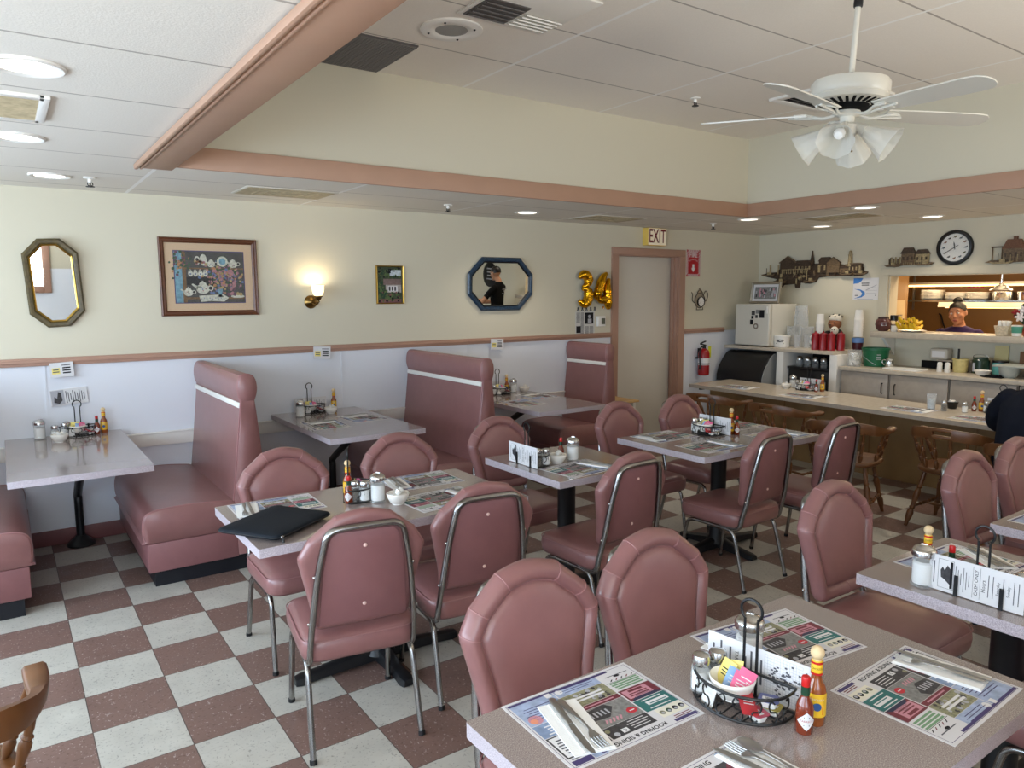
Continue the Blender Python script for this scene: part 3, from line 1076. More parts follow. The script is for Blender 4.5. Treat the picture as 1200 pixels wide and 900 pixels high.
# ------------------------------------------------------------------ booths
def bench(L):
    """bench facing -X, length L along Y, origin at the floor below the seat front"""
    t = thing('booth_bench', '', 'booth bench', group='pink booth benches')
    h = L / 2
    MB(mat('black toe kick', (18, 20, 28), 0.5)).box((0.34, 0.01, 0.046), (0.60, L - 0.05, 0.092)).build('toe_kick', t)
    b = MB(VINYL_BACK)
    b.box((0.255, 0, 0.18), (0.50, L, 0.172), bev=0.008)
    b.build('bench_base', t)
    b = MB(VINYL)
    prof = [(0.50, 0.268), (0.02, 0.268), (-0.006, 0.285), (-0.014, 0.33), (-0.012, 0.39), (0.0, 0.428), (0.03, 0.45), (0.10, 0.462), (0.28, 0.464), (0.42, 0.452), (0.50, 0.44)]
    prof = [(p.x, p.z) for p in smoothline([(x, 0, z) for x, z in prof], 3)]
    def sec(y, d):
        cx, cz = 0.25, 0.36
        return [(cx + (x - cx) * (1 - d), y, cz + (z - cz) * (1 - d)) for x, z in prof]
    b.rings([sec(-h, 0.04), sec(-h + 0.004, 0.012), sec(-h + 0.014, 0), sec(h - 0.014, 0), sec(h - 0.004, 0.012), sec(h, 0.04)])
    seat = b.build('seat_cushion', t, ang=60)
    w = MB(PIPING)
    for y in (-h + 0.012, h - 0.012):
        w.tube([(x, y, z) for x, z in prof[2:-1]], 0.003, n=5)
    w.build('seat_welt', seat)
    # tall back: tapered body and a rolled head
    body = [(0.50, 0.105), (0.492, 0.43), (0.512, 0.60), (0.535, 0.80), (0.556, 0.985), (0.562, 1.045), (0.638, 1.045), (0.648, 0.95), (0.668, 0.72), (0.682, 0.40), (0.686, 0.105)]
    def bsec(y, d):
        out = []
        for x, z in body:
            cx = 0.59
            out.append((cx + (x - cx) * (1 - d), y, z))
        return out
    b = MB(VINYL)
    b.rings([bsec(-h, 0.10), bsec(-h + 0.006, 0.02), bsec(-h + 0.016, 0), bsec(h - 0.016, 0), bsec(h - 0.006, 0.02), bsec(h, 0.10)])
    back = b.build('backrest', t, ang=50)
    w = MB(PIPING)
    for y in (-h + 0.012,):
        w.tube([(x - 0.002, y, z) for x, z in body[1:6]], 0.0035, n=5)
        w.tube([(x + 0.002, y, z) for x, z in body[6:]], 0.0035, n=5)
    w.build('back_welt', back)
    roll = [(0.562, 1.040), (0.550, 1.075), (0.546, 1.115), (0.550, 1.16), (0.562, 1.192), (0.582, 1.206), (0.615, 1.206), (0.640, 1.192), (0.655, 1.160), (0.659, 1.115), (0.652, 1.075), (0.638, 1.040)]
    roll = [(p.x, p.z) for p in smoothline([(x, 0, z) for x, z in roll], 3)]
    def rsec(y, d):
        return [(0.602 + (x - 0.602) * (1 - d), y, 1.12 + (z - 1.12) * (1 - d)) for x, z in roll]
    b = MB(VINYL)
    b.rings([rsec(-h, 0.08), rsec(-h + 0.005, 0.02), rsec(-h + 0.014, 0), rsec(h - 0.014, 0), rsec(h - 0.005, 0.02), rsec(h, 0.08)])
    hr = b.build('head_roll', t, ang=60)
    w = MB(PIPING)
    w.tube([(x, -h + 0.012, z) for x, z in roll], 0.003, n=5)
    w.tube([(0.566, -h + 0.02, 1.197), (0.566, h - 0.02, 1.197)], 0.003, n=5)
    w.build('roll_welt', hr)
    s = MB(WHITE).box((0.5535, 0, 1.020), (0.008, L - 0.03, 0.032), rot=(0, 9, 0), bev=0.002).build('white_trim_strip', t)
    s['label'] = 'white strip below the head roll'
    return t
b1 = bench(1.22)
b1.location = (0.592, 5.105, 0)
b1['label'] = 'pink booth bench with its full seat showing, beside the leftmost booth table'
b2 = dup(b1, (2.320, 5.105, 0), 0, 'middle pink booth bench with tall back, left of the blue-framed mirror')
b0 = dup(b1, (0.040, 5.105, 0), 180, 'pink booth bench whose seat end shows at the left edge of the picture')
b3 = bench(0.60)
b3.location = (4.110, 5.42, 0)
b3['label'] = 'short pink booth bench beside the door, below the gold balloons'
b3['group'] = 'pink booth benches'

# ------------------------------------------------------------------ tables
def top(x0, x1, y0, y1, z=0.75, th=0.036, parent=None, loc=None):
    b = MB(LAM_EDGE)
    b.prism(rrect(x1 - x0, y1 - y0, 0.006, 2, (x0 + x1) / 2 - loc[0], (y0 + y1) / 2 - loc[1]), z - th, z, LAM_EDGE, LAM)
    return b.build('tabletop', parent)

def pedestal_table(x0, x1, y0, y1, label, r=0.05, reach=(0.40, 0.30), turn=0):
    loc = ((x0 + x1) / 2, (y0 + y1) / 2, 0)
    t = thing('pedestal_table', label, 'table', loc, 0, 'pink laminate dining tables')
    top(x0, x1, y0, y1, parent=t, loc=loc)
    MB(BLACKM).lathe([(r * 1.5, 0.045), (r, 0.09), (r, 0.66), (r * 1.2, 0.68)], n=20).build('column', t)
    b = MB(BLACKM)
    b.box((0, 0, 0.69), (0.36, 0.05, 0.022)).box((0, 0, 0.69), (0.05, 0.36, 0.022))
    b.build('top_bracket', t)
    for k, L in enumerate((reach[0], reach[1], reach[0], reach[1])):
        b = MB(BLACKM)
        b.T = xf((0, 0, 0), (0, 0, 90 * k + turn))
        secs = []
        for x, w, h0, h1 in ((0.02, 0.04, 0.02, 0.085), (0.08, 0.036, 0.016, 0.075), (L * 0.7, 0.030, 0.010, 0.048), (L - 0.03, 0.034, 0.004, 0.040), (L, 0.026, 0.004, 0.034)):
            secs.append([(x, -w, h0), (x, -w * 0.8, h1 * 0.85), (x, -w * 0.4, h1), (x, w * 0.4, h1), (x, w * 0.8, h1 * 0.85), (x, w, h0)])
        b.rings(secs)
        b.lathe([(0.016, 0.0), (0.016, 0.012)], (L - 0.035, 0, 0), RUBBER, 10)
        b.build('foot', t)
    return t
TB3 = pedestal_table(0.717, 1.945, 2.655, 3.325, 'long pink laminate table with the black laptop sleeve on it')
TB4 = pedestal_table(2.215, 2.86, 2.765, 3.45, 'small square pink laminate table in the middle of the room')
TB5 = pedestal_table(3.22, 4.36, 2.71, 3.43, 'pink laminate table with four placemats before the lunch counter')
TB7 = pedestal_table(0.768, 1.935, 0.60, 1.285, 'large pink laminate table in the foreground with four newsprint placemats')
TB8 = pedestal_table(2.268, 2.885, 0.57, 1.262, 'small pink laminate table at the right with the big menu card')
TB9 = pedestal_table(3.205, 4.35, 0.56, 1.24, 'pink laminate table cut by the right edge, before the seated customer')

def booth_table(x0, x1, y0, label, px):
    loc = ((x0 + x1) / 2, (y0 + YA) / 2, 0)
    t = thing('booth_table', label, 'table', loc, 0, 'wall-mounted booth tables')
    top(x0, x1, y0, YA - 0.002, parent=t, loc=loc)
    d = YA - loc[1]
    b = MB(BLACKM)
    b.tube(smoothline([(px, d - 0.10, 0.03), (px, d - 0.10, 0.30), (px, d - 0.14, 0.38), (px, d - 0.72, 0.70)], 5), 0.026, n=12)
    b.box((px, d - 0.66, 0.703), (0.12, 0.30, 0.02), bev=0.004)
    st = b.build('table_strut', t)
    MB(BLACKM).lathe([(0.085, 0.0), (0.085, 0.012), (0.07, 0.03), (0.04, 0.055), (0.028, 0.07)], (px, d - 0.10, 0), n=20).build('floor_flange', t)
    MB(BLACKM).box((0, d - 0.014, 0.69), (0.5, 0.02, 0.045)).build('wall_bracket', t)
    return t
TB1 = booth_table(-0.03, 0.645, 4.39, 'leftmost booth table, empty but for condiments, below the gilt octagonal mirror', 0.04)
TB2 = booth_table(1.692, 2.39, 4.48, 'booth table with two placemats, right of the lit wall lamp', 0.10)
TB6 = booth_table(3.44, 4.15, 4.55, 'booth table below the blue-framed mirror, left of the door', -0.15)

# ------------------------------------------------------------------ captain's chairs
def turned(b, p0, p1, rmax, m=WOOD, beads=(0.3, 0.62), n=12):
    """a turned spindle between two points"""
    P0, P1 = V(p0), V(p1)
    L = (P1 - P0).length
    pr = [(0.0, .55), (.08, .62), (.16, .95), (.24, 1.0), (.30, .62), (.325, .92), (.35, .62), (.42, .72), (.52, .95), (.60, 1.0), (.66, .62), (.69, .95), (.72, .62), (.80, .72), (1.0, .52)]
    d = (P1 - P0).normalized()
    q = V((0, 0, 1)).rotation_difference(d).to_matrix().to_4x4()
    T0 = b.T
    b.T = T0 @ MX.Translation(P0) @ q
    b.lathe([(rmax * k, L * s) for s, k in pr], (0, 0, 0), m, n)
    b.T = T0

def captain_chair():
    """low-back captain's chair facing +Y"""
    t = thing('captain_chair', '', 'chair', group='wooden captain chairs')
    b = MB(WOOD)
    o = [(0.0, 0.225), (0.12, 0.222), (0.205, 0.19), (0.235, 0.10), (0.225, -0.05), (0.19, -0.17), (0.11, -0.215), (0.0, -0.222)]
    o = [(p.x, p.y) for p in smoothline([(x, y, 0) for x, y in o], 4)]
    o = o + [(-x, y) for x, y in reversed(o[1:-1])]
    def r(k, z):
        return [(x * k, y * k, z) for x, y in o]
    b.rings([r(0.93, 0.405), r(0.985, 0.412), r(1.0, 0.425), r(0.985, 0.440), r(0.94, 0.445), r(0.75, 0.436), r(0.4, 0.430)])
    b.build('seat', t, ang=60)
    # crest rail: a curved board with a hand slot, its ends sweeping forward into arms
    path = [(-0.285, 0.10, 0.672), (-0.283, 0.02, 0.668), (-0.268, -0.10, 0.672), (-0.215, -0.195, 0.690), (-0.12, -0.243, 0.704), (0, -0.258, 0.708)]
    path = path + [(-x, y, z) for x, y, z in reversed(path[:-1])]
    path = smoothline(path, 8)
    n = len(path)
    def half(i):
        x = abs(path[i].x)
        y = path[i].y
        hh = 0.038 - 0.022 * min(1, max(0, (y + 0.20) / 0.16))
        wd = 0.013 + 0.016 * min(1, max(0, (y + 0.15) / 0.18))
        if i == 0 or i == n - 1:
            hh, wd = hh * 0.5, wd * 0.55
        return hh, wd
    slot = [i for i in range(n) if abs(path[i].x) < 0.065]
    i0, i1 = slot[0], slot[-1]
    def sec(i, z0=None, z1=None):
        p = path[i]
        tg = (path[min(i + 1, n - 1)] - path[max(i - 1, 0)]).normalized()
        side = V((-tg.y, tg.x, 0)).normalized()
        hh, wd = half(i)
        lo, hi = (-hh if z0 is None else z0), (hh if z1 is None else z1)
        c = (hi - lo) * 0.25
        out = []
        for u, w in ((-1, lo + c), (-0.7, lo), (0.7, lo), (1, lo + c), (1, hi - c), (0.7, hi), (-0.7, hi), (-1, hi - c)):
            out.append(p + side * (wd * u) + V((0, 0, w)))
        return out
    b = MB(WOOD)
    b.rings([sec(i) for i in range(0, i0 + 1)])
    b.rings([sec(i) for i in range(i1, n)])
    b.rings([sec(i, 0.012, None) for i in range(i0, i1 + 1)])
    b.rings([sec(i, None, -0.012) for i in range(i0, i1 + 1)])
    b.build('crest_rail', t, ang=50)
    for x0, y0, x1, y1, zt in ((-0.20, 0.11, -0.270, 0.05, 0.655), (0.20, 0.11, 0.270, 0.05, 0.655), (-0.205, -0.06, -0.262, -0.11, 0.655), (0.205, -0.06, 0.262, -0.11, 0.655),
                               (-0.125, -0.18, -0.155, -0.228, 0.672), (0.125, -0.18, 0.155, -0.228, 0.672), (-0.045, -0.20, -0.055, -0.255, 0.674), (0.045, -0.20, 0.055, -0.255, 0.674)):
        b = MB(WOOD)
        turned(b, (x0, y0, 0.43), (x1, y1, zt), 0.0165)
        b.build('spindle', t)
    for sx in (-1, 1):
        for y0, y1 in ((0.14, 0.215), (-0.13, -0.225)):
            b = MB(WOOD)
            turned(b, (sx * 0.225, y1, 0.0), (sx * 0.15, y0, 0.415), 0.023)
            b.build('leg', t)
    for sx in (-1, 1):
        b = MB(WOOD)
        turned(b, (sx * 0.203, 0.186, 0.14), (sx * 0.203, -0.192, 0.14), 0.014)
        b.build('stretcher', t)
    b = MB(WOOD)
    turned(b, (-0.203, 0.0, 0.14), (0.203, 0.0, 0.14), 0.014)
    b.build('stretcher', t)
    return t
CP = Kind(captain_chair)
CG = 'wooden captain chairs'
CP.put((5.58, 4.55, 0), -84, 'wooden captain chair at the far end of the lunch counter, by the door', CG)
CP.put((5.52, 3.78, 0), -90, 'wooden captain chair below the counter placemat nearest the far condiment caddy', CG)
CP.put((5.20, 3.01, 0), -72, 'wooden captain chair turned askew behind the right-hand middle pink chair', CG)
CP.put((5.50, 2.36, 0), -90, 'wooden captain chair pushed up empty beside the seated customer', CG)
CP.put((5.26, 1.78, 0), -90, 'wooden captain chair the customer in dark clothes sits on', CG)
CP.put((-0.27, 2.17, 0), 4, 'wooden captain chair whose arm shows at the lower left edge', CG)

# small pine shelf between the last booth and the door
t = thing('wall_ledge', 'small pale pine ledge beside the door, behind the short booth', 'shelf', (5.12, 5.52, 0))
MB(WOOD_P).box((0, 0, 0.588), (0.36, 0.40, 0.02), bev=0.003).build('ledge_board', t)
for x in (-0.14, 0.14):
    MB(WHITEM).box((x, 0.0, 0.289), (0.03, 0.34, 0.578)).build('leg', t)

# ------------------------------------------------------------------ lunch counter
t = thing('lunch_counter', 'long beige laminate lunch counter with tan panelled front', 'counter', (6.4, 3.3, 0))
b = MB(CTR_EDGE)
b.prism([(6.165 - 6.4, 5.43 - 3.3), (5.955 - 6.4, 2.38 - 3.3), (5.87 - 6.4, 1.05 - 3.3), (6.60 - 6.4, 1.05 - 3.3), (6.72 - 6.4, 3.1 - 3.3), (6.89 - 6.4, 5.45 - 3.3)], 0.655, 0.69, CTR_EDGE, CTR)
b.build('countertop', t)
b = MB(PANEL)
b.box((6.51 - 6.4, 3.24 - 3.3, 0.3275), (0.035, 4.34, 0.655))
b.build('front_panel', t)
b = MB(mat('panel joint batten', (128, 94, 52), 0.5))
for y in (4.45, 3.55, 2.65, 1.75):
    b.box((6.49 - 6.4, y - 3.3, 0.33), (0.006, 0.012, 0.65))
b.build('panel_batten', t)
for y in (5.3, 4.0, 2.7, 1.4):
    b = MB(BLACKM)
    b.box((6.34 - 6.4, y - 3.3, 0.645), (0.30, 0.03, 0.018))
    b.build('bracket', t)


# ------------------------------------------------------------------ placemats, napkins, cutlery
def placemat():
    t = None
    b = MB(PAPER)
    W, H = 0.365, 0.27
    b.box((0, 0, 0.0004), (W, H, 0.0008), mat('newsprint paper', (212, 210, 212), 0.7, spec=0.2))
    z = 0.00095
    x0, y0 = -W / 2 + 0.008, -H / 2 + 0.008
    w, h = W - 0.016, H - 0.016
    for r in ((x0, y0, w, 0.0012), (x0, y0 + h, w, 0.0012), (x0, y0, 0.0012, h), (x0 + w, y0, 0.0012, h)):
        b.rect(*r, z, PURPLE)
    zz = z + 0.0002
    zt = z + 0.0004
    # header row
    yh = y0 + h - 0.026
    b.rect(x0 + 0.002, yh + 0.014, 0.066, 0.009, z, PURPLE).lines(x0 + 0.006, yh + 0.009, 0.056, 2, 0.006, z, MAROON)
    b.text('ROOFING & SIDING', 0.0165, -0.012, yh + 0.013, z, INK, bold=0.0004)
    b.rect(0.085, yh, 0.035, 0.024, z, SKYP).rect(0.088, yh + 0.003, 0.012, 0.018, zz, PURPLE).rect(0.122, yh + 0.008, 0.048, 0.016, z, PURPLE).lines(0.124, yh + 0.002, 0.046, 1, 0.006, z, GREYINK)
    # left column, top to bottom
    yl = yh - 0.036
    b.rect(x0 + 0.002, yl, 0.078, 0.033, z, mat('cream print', (226, 222, 206), 0.7))
    for k in range(4):
        b.disc(x0 + 0.012 + k * 0.019, yl + 0.017, 0.0075, zz, (INK, INK, DGREEN, OLIVEP)[k]).disc(x0 + 0.012 + k * 0.019, yl + 0.019, 0.004, zt, PALEINK)
    yl -= 0.050
    b.rect(x0 + 0.002, yl, 0.095, 0.048, z, TEAL).rect(x0 + 0.012, yl + 0.015, 0.062, 0.014, zz, PAPER).lines(x0 + 0.014, yl + 0.023, 0.056, 1, 0.01, zt, TEAL, 0.003)
    b.lines(x0 + 0.014, yl + 0.039, 0.07, 1, 0.01, zz, PAPER, 0.003).lines(x0 + 0.014, yl + 0.006, 0.07, 1, 0.01, zz, PAPER, 0.003)
    yl -= 0.052
    b.rect(x0 + 0.002, yl, 0.095, 0.050, z, MAROON).poly([(x0 + 0.002, yl + 0.05), (x0 + 0.05, yl + 0.022), (x0 + 0.097, yl + 0.05)], zz, mat('dusk navy print', (46, 48, 74), 0.6))
    b.rect(x0 + 0.02, yl + 0.006, 0.072, 0.034, zz, ROSEP).lines(x0 + 0.024, yl + 0.030, 0.062, 2, 0.008, zt, MAROON).rect(x0 + 0.034, yl + 0.009, 0.042, 0.008, zt, MAROON)
    yl -= 0.036
    b.lines(x0 + 0.006, yl + 0.024, 0.086, 4, 0.0085, z, GREENP, 0.0055, 0.1)
    yl -= 0.032
    b.rect(x0 + 0.002, yl + 0.028, 0.095, 0.0012, z, INK)
    for k in range(5):
        b.poly([(x0 + 0.006 + k * 0.016, yl + 0.018), (x0 + 0.014 + k * 0.016, yl + 0.025), (x0 + 0.018 + k * 0.016, yl + 0.025), (x0 + 0.010 + k * 0.016, yl + 0.018)], z, (INK, MAROON)[k % 2])
    b.disc(x0 + 0.05, yl + 0.009, 0.009, z, INK, ry=0.004).lines(x0 + 0.012, yl + 0.003, 0.07, 1, 0.006, z, GREYINK)
    # middle block
    xm = x0 + 0.101
    b.rect(xm, yh - 0.042, 0.125, 0.040, z, DARKP).lines(xm + 0.006, yh - 0.012, 0.06, 4, 0.008, zz, PAPER, 0.0022)
    b.rect(xm + 0.072, yh - 0.022, 0.018, 0.014, zz, PAPER).text('C', 0.013, xm + 0.081, yh - 0.015, zt, INK)
    b.disc(xm + 0.106, yh - 0.012, 0.007, zz, PALEINK).disc(xm + 0.118, yh - 0.03, 0.006, zz, OLIVEP)
    b.rect(xm, yh - 0.118, 0.125, 0.075, z, GREYP)
    b.poly([(xm + 0.045, yh - 0.10), (xm + 0.075, yh - 0.07), (xm + 0.12, yh - 0.075), (xm + 0.124, yh - 0.11), (xm + 0.06, yh - 0.117)], zz, DARKP)
    for k in range(5):
        b.rect(xm + 0.064 + k * 0.011, yh - 0.101, 0.005, 0.018, zt, PALEINK)
    b.disc(xm + 0.018, yh - 0.065, 0.014, zz, mat('stamp red print', (190, 48, 60), 0.6), ry=0.011).lines(xm + 0.009, yh - 0.066, 0.018, 1, 0.004, zt, PAPER, 0.003)
    for k in range(5):
        b.poly([(xm + 0.050 + k * 0.010, yh - 0.062), (xm + 0.058 + k * 0.010, yh - 0.050), (xm + 0.061 + k * 0.010, yh - 0.052), (xm + 0.054 + k * 0.010, yh - 0.066)], zt, ROSEP)
    b.rect(xm, yh - 0.135, 0.125, 0.016, z, MAROON).lines(xm + 0.01, yh - 0.129, 0.1, 1, 0.01, zz, ROSEP, 0.004)
    b.rect(xm, yh - 0.190, 0.125, 0.054, z, OLIVEP)
    for k in range(28):
        b.disc(xm + 0.008 + 0.11 * random.random(), yh - 0.184 + 0.042 * random.random(), 0.004 + 0.004 * random.random(), zz, (PALEINK, OLIVEP, DARKP)[k % 3], 7)
    b.lines(xm + 0.02, yh - 0.160, 0.09, 2, 0.011, zt, PAPER, 0.0065, 0.05)
    b.rect(xm, yh - 0.226, 0.125, 0.035, z, SKYP).lines(xm + 0.012, yh - 0.203, 0.1, 3, 0.008, zz, PURPLE, 0.002).disc(xm + 0.112, yh - 0.212, 0.010, zz, PAPER)
    # right column
    xr = xm + 0.128
    b.rect(xr, yh - 0.080, 0.116, 0.078, z, DARKP).rect(xr + 0.06, yh - 0.076, 0.052, 0.070, zz, PAPER).lines(xr + 0.064, yh - 0.020, 0.044, 6, 0.009, zt, GREYINK)
    b.poly([(xr + 0.004, yh - 0.03), (xr + 0.03, yh - 0.008), (xr + 0.055, yh - 0.028), (xr + 0.05, yh - 0.07), (xr + 0.01, yh - 0.066)], zz, MAROON)
    b.rect(xr, yh - 0.130, 0.116, 0.048, z, mat('steel blue print', (128, 146, 176), 0.6, noise=0.2, nscale=60)).lines(xr + 0.01, yh - 0.092, 0.09, 4, 0.009, zz, PAPER, 0.004)
    b.rect(xr, yh - 0.226, 0.116, 0.094, z, SKYP).lines(xr + 0.008, yh - 0.150, 0.095, 6, 0.009, zz, PURPLE, 0.0024)
    b.disc(xr + 0.092, yh - 0.150, 0.017, zz, ROSEP).disc(xr + 0.098, yh - 0.146, 0.009, zt, mat('peach print', (226, 150, 120), 0.6)).rect(xr + 0.006, yh - 0.222, 0.016, 0.016, zt, PAPER)
    b.rect(x0 + 0.06, y0 + 0.002, w - 0.062, 0.007, zz, PURPLE)
    o = b.build('paper_placemat')
    return tag(o, '', 'placemat', 'newsprint advertising placemats')

def napkin():
    b = MB(NAPKIN)
    b.prism([(-0.05, -0.095), (0.045, -0.10), (0.05, 0.092), (-0.042, 0.10)], 0, 0.0022)
    b.prism([(-0.048, -0.094), (0.020, -0.097), (0.028, 0.092), (-0.040, 0.098)], 0.0022, 0.0042)
    b.prism([(-0.046, -0.092), (-0.004, -0.095), (0.004, 0.092), (-0.039, 0.096)], 0.0042, 0.0058)
    return tag(b.build('paper_napkin'), '', 'napkin', 'paper napkins')

def flat_sweep(b, secs, m=STEEL):
    """thin metal bar: secs of (y, half width, z, half thickness)"""
    rs = []
    for y, w, z, h in secs:
        rs.append([(-w, y, z - h * 0.3), (-w * 0.6, y, z - h), (w * 0.6, y, z - h), (w, y, z - h * 0.3), (w, y, z + h * 0.3), (w * 0.6, y, z + h), (-w * 0.6, y, z + h), (-w, y, z + h * 0.3)])
    b.rings(rs, m)

def fork():
    b = MB(BRUSHED)
    flat_sweep(b, [(-0.095, 0.005, 0.004, 0.0015), (-0.085, 0.0085, 0.004, 0.0018), (-0.05, 0.007, 0.005, 0.002), (0.0, 0.0038, 0.008, 0.002), (0.035, 0.0035, 0.007, 0.002), (0.045, 0.008, 0.005, 0.0014), (0.055, 0.0122, 0.0032, 0.0012), (0.062, 0.0125, 0.003, 0.0012)], BRUSHED)
    for k in range(4):
        x = -0.0105 + k * 0.007
        b.tube([(x, 0.060, 0.003), (x, 0.080, 0.0028), (x * 0.96, 0.100, 0.0055)], [0.0021, 0.0019, 0.0011], n=6)
    return tag(b.build('fork', ang=50), '', 'fork', 'steel forks')

def knife():
    b = MB(BRUSHED)
    flat_sweep(b, [(-0.105, 0.006, 0.004, 0.002), (-0.10, 0.0085, 0.0045, 0.003), (-0.06, 0.0078, 0.0045, 0.0034), (-0.01, 0.0066, 0.0045, 0.003), (0.0, 0.006, 0.004, 0.002)], BRUSHED)
    b.prism([(-0.006, -0.002), (0.006, -0.002), (0.0085, 0.02), (0.0085, 0.085), (0.004, 0.103), (-0.0045, 0.110), (-0.006, 0.10)], 0.0032, 0.0047)
    return tag(b.build('knife', ang=40), '', 'knife', 'steel knives')

def spoon():
    b = MB(BRUSHED)
    flat_sweep(b, [(-0.09, 0.005, 0.004, 0.0015), (-0.08, 0.0085, 0.004, 0.0018), (-0.045, 0.007, 0.005, 0.002), (0.0, 0.0038, 0.007, 0.002), (0.035, 0.0035, 0.006, 0.0018), (0.042, 0.008, 0.0045, 0.0014)], BRUSHED)
    rs = []
    for k, (s, z) in enumerate(((0.15, 0.0012), (0.55, 0.0016), (0.85, 0.0032), (1.0, 0.0058), (0.94, 0.0062), (0.7, 0.0040), (0.35, 0.0028), (0.1, 0.0025))):
        rs.append([(0.0175 * s * math.cos(2 * PI * i / 16), 0.066 + 0.029 * s * math.sin(2 * PI * i / 16), z) for i in range(16)])
    b.rings(rs)
    return tag(b.build('spoon', ang=50), '', 'spoon', 'steel spoons')

KM, KN, KF, KK, KS = Kind(placemat), Kind(napkin), Kind(fork), Kind(knife), Kind(spoon)
GM, GN, GF, GK, GS = 'newsprint advertising placemats', 'paper napkins', 'steel forks', 'steel knives', 'steel spoons'

def setting(x, y, z, rz, where, nap=None, items='kf', short=None):
    """placemat with a napkin and cutlery; nap = (dx, dy, turn) in the placemat's own frame"""
    short = short or where
    KM.put((x, y, z), rz, 'newsprint advertising placemat ' + where, GM)
    if not nap: return
    dx, dy, tn = nap
    a = R(rz)
    def P(u, v, h):
        return (x + u * math.cos(a) - v * math.sin(a), y + u * math.sin(a) + v * math.cos(a), z + h)
    h0 = 0.0013
    KN.put(P(dx, dy, h0), rz + tn, 'folded paper napkin ' + short, GN)
    n = len(items)
    for i, c in enumerate(items):
        off = (i - (n - 1) / 2) * 0.024
        ta = R(tn)
        u, v = dx + off * math.cos(ta), dy + off * math.sin(ta)
        K, G, nm = {'k': (KK, GK, 'steel table knife'), 'f': (KF, GF, 'steel fork'), 's': (KS, GS, 'steel spoon')}[c]
        K.put(P(u, v, h0 + 0.0062), rz + tn + (i - (n - 1) / 2) * -5, nm + ' lying on the napkin ' + short, G)

Z = 0.75
setting(1.040, 1.145, Z, 178, 'at the left of the foreground table, before the left large chair', (0.09, 0.02, -10), 'fk', 'on the left placemat of the foreground table')
setting(1.715, 0.768, Z, 2, 'at the right end of the foreground table', (0.118, 0.02, 10), 'fk', 'on the right placemat of the foreground table')
setting(1.640, 1.118, Z, 173, 'behind the condiment rack on the foreground table', (0.13, 0.01, 20), 'ks', 'behind the foreground sugar dispenser')
setting(1.030, 0.770, Z, 0, 'cut by the bottom edge on the foreground table', (0.135, 0.025, 6), 'kfs', 'cut by the bottom edge of the picture')
setting(0.945, 3.175, Z, 178, 'half under the black laptop sleeve', (0.125, 0.0, -8), 'kf', 'beside the black laptop sleeve')
setting(1.672, 3.205, Z, 178, 'at the far right of the laptop-sleeve table', (0.125, 0.0, -6), 'kf', 'at the far right of the laptop-sleeve table')
setting(1.600, 2.850, Z, 4, 'before the creamer bowl on the laptop-sleeve table', (0.125, 0.0, 4), 'kf', 'at the near right of the laptop-sleeve table')
setting(2.490, 2.930, Z, 6, 'on the small middle table before the sugar dispenser', (0.12, 0.0, 14), 'kf', 'on the small middle table')
setting(3.500, 3.280, Z, 180, 'at the far left of the four-place middle table', (0.125, 0.0, -4), 'kf', 'at the far left of the four-place middle table')
setting(3.510, 2.900, Z, 0, 'at the near left of the four-place middle table', (0.12, 0.0, 6), 'kf', 'at the near left of the four-place middle table')
setting(4.180, 3.260, Z, 180, 'at the far right of the four-place middle table', (0.12, 0.0, -6), 'kf', 'at the far right of the four-place middle table')
setting(4.130, 2.880, Z, 0, 'at the near right of the four-place middle table', (0.12, 0.0, 6), 'kf', 'at the near right of the four-place middle table')
setting(2.640, 1.095, Z, 176, 'behind the big menu card on the right-hand table', (-0.12, 0.02, -30), 'kf', 'on the right-hand table behind the sugar dispenser')
setting(3.480, 1.075, Z, 178, 'on the table cut by the right edge', None)
setting(1.870, 5.035, Z, 86, 'nearer the camera on the booth table under the wall lamp', (0.10, 0.0, 10), 'kf', 'on the near placemat under the wall lamp')
setting(2.205, 5.165, Z, -86, 'farther right on the booth table under the wall lamp', (-0.10, 0.0, 10), 'kf', 'on the far placemat under the wall lamp')
setting(3.645, 5.050, Z, 88, 'nearer on the booth table under the blue-framed mirror', None)
setting(3.985, 5.325, Z, -88, 'farther on the booth table under the blue-framed mirror', (-0.1, 0.0, 8), 'kf', 'on the booth table under the blue-framed mirror')
ZK = 0.69
setting(6.36, 4.93, ZK, -92, 'at the door end of the lunch counter', (0.13, 0.0, 20), 'kf', 'at the door end of the lunch counter')
setting(6.31, 4.13, ZK, -92, 'before the far condiment rack on the counter', (0.13, 0.0, 12), 'kf', 'before the far counter condiment rack')
setting(6.27, 3.10, ZK, -93, 'left of the clear tumbler on the counter', (0.13, 0.0, 10), 'k', 'left of the clear tumbler on the counter')
setting(6.20, 2.52, ZK, -93, 'at the elbow of the seated customer', None)

# ------------------------------------------------------------------ condiments
def wrapv(b, i0, r, cz=0.0):
    """bend flat lettering (x across, y up) round a bottle of radius r facing -Y"""
    b.bm.verts.ensure_lookup_table()
    for v in list(b.bm.verts)[i0:]:
        x, y, d = v.co
        a = x / r
        v.co = ((r + d) * math.sin(a), -(r + d) * math.cos(a), y + cz)

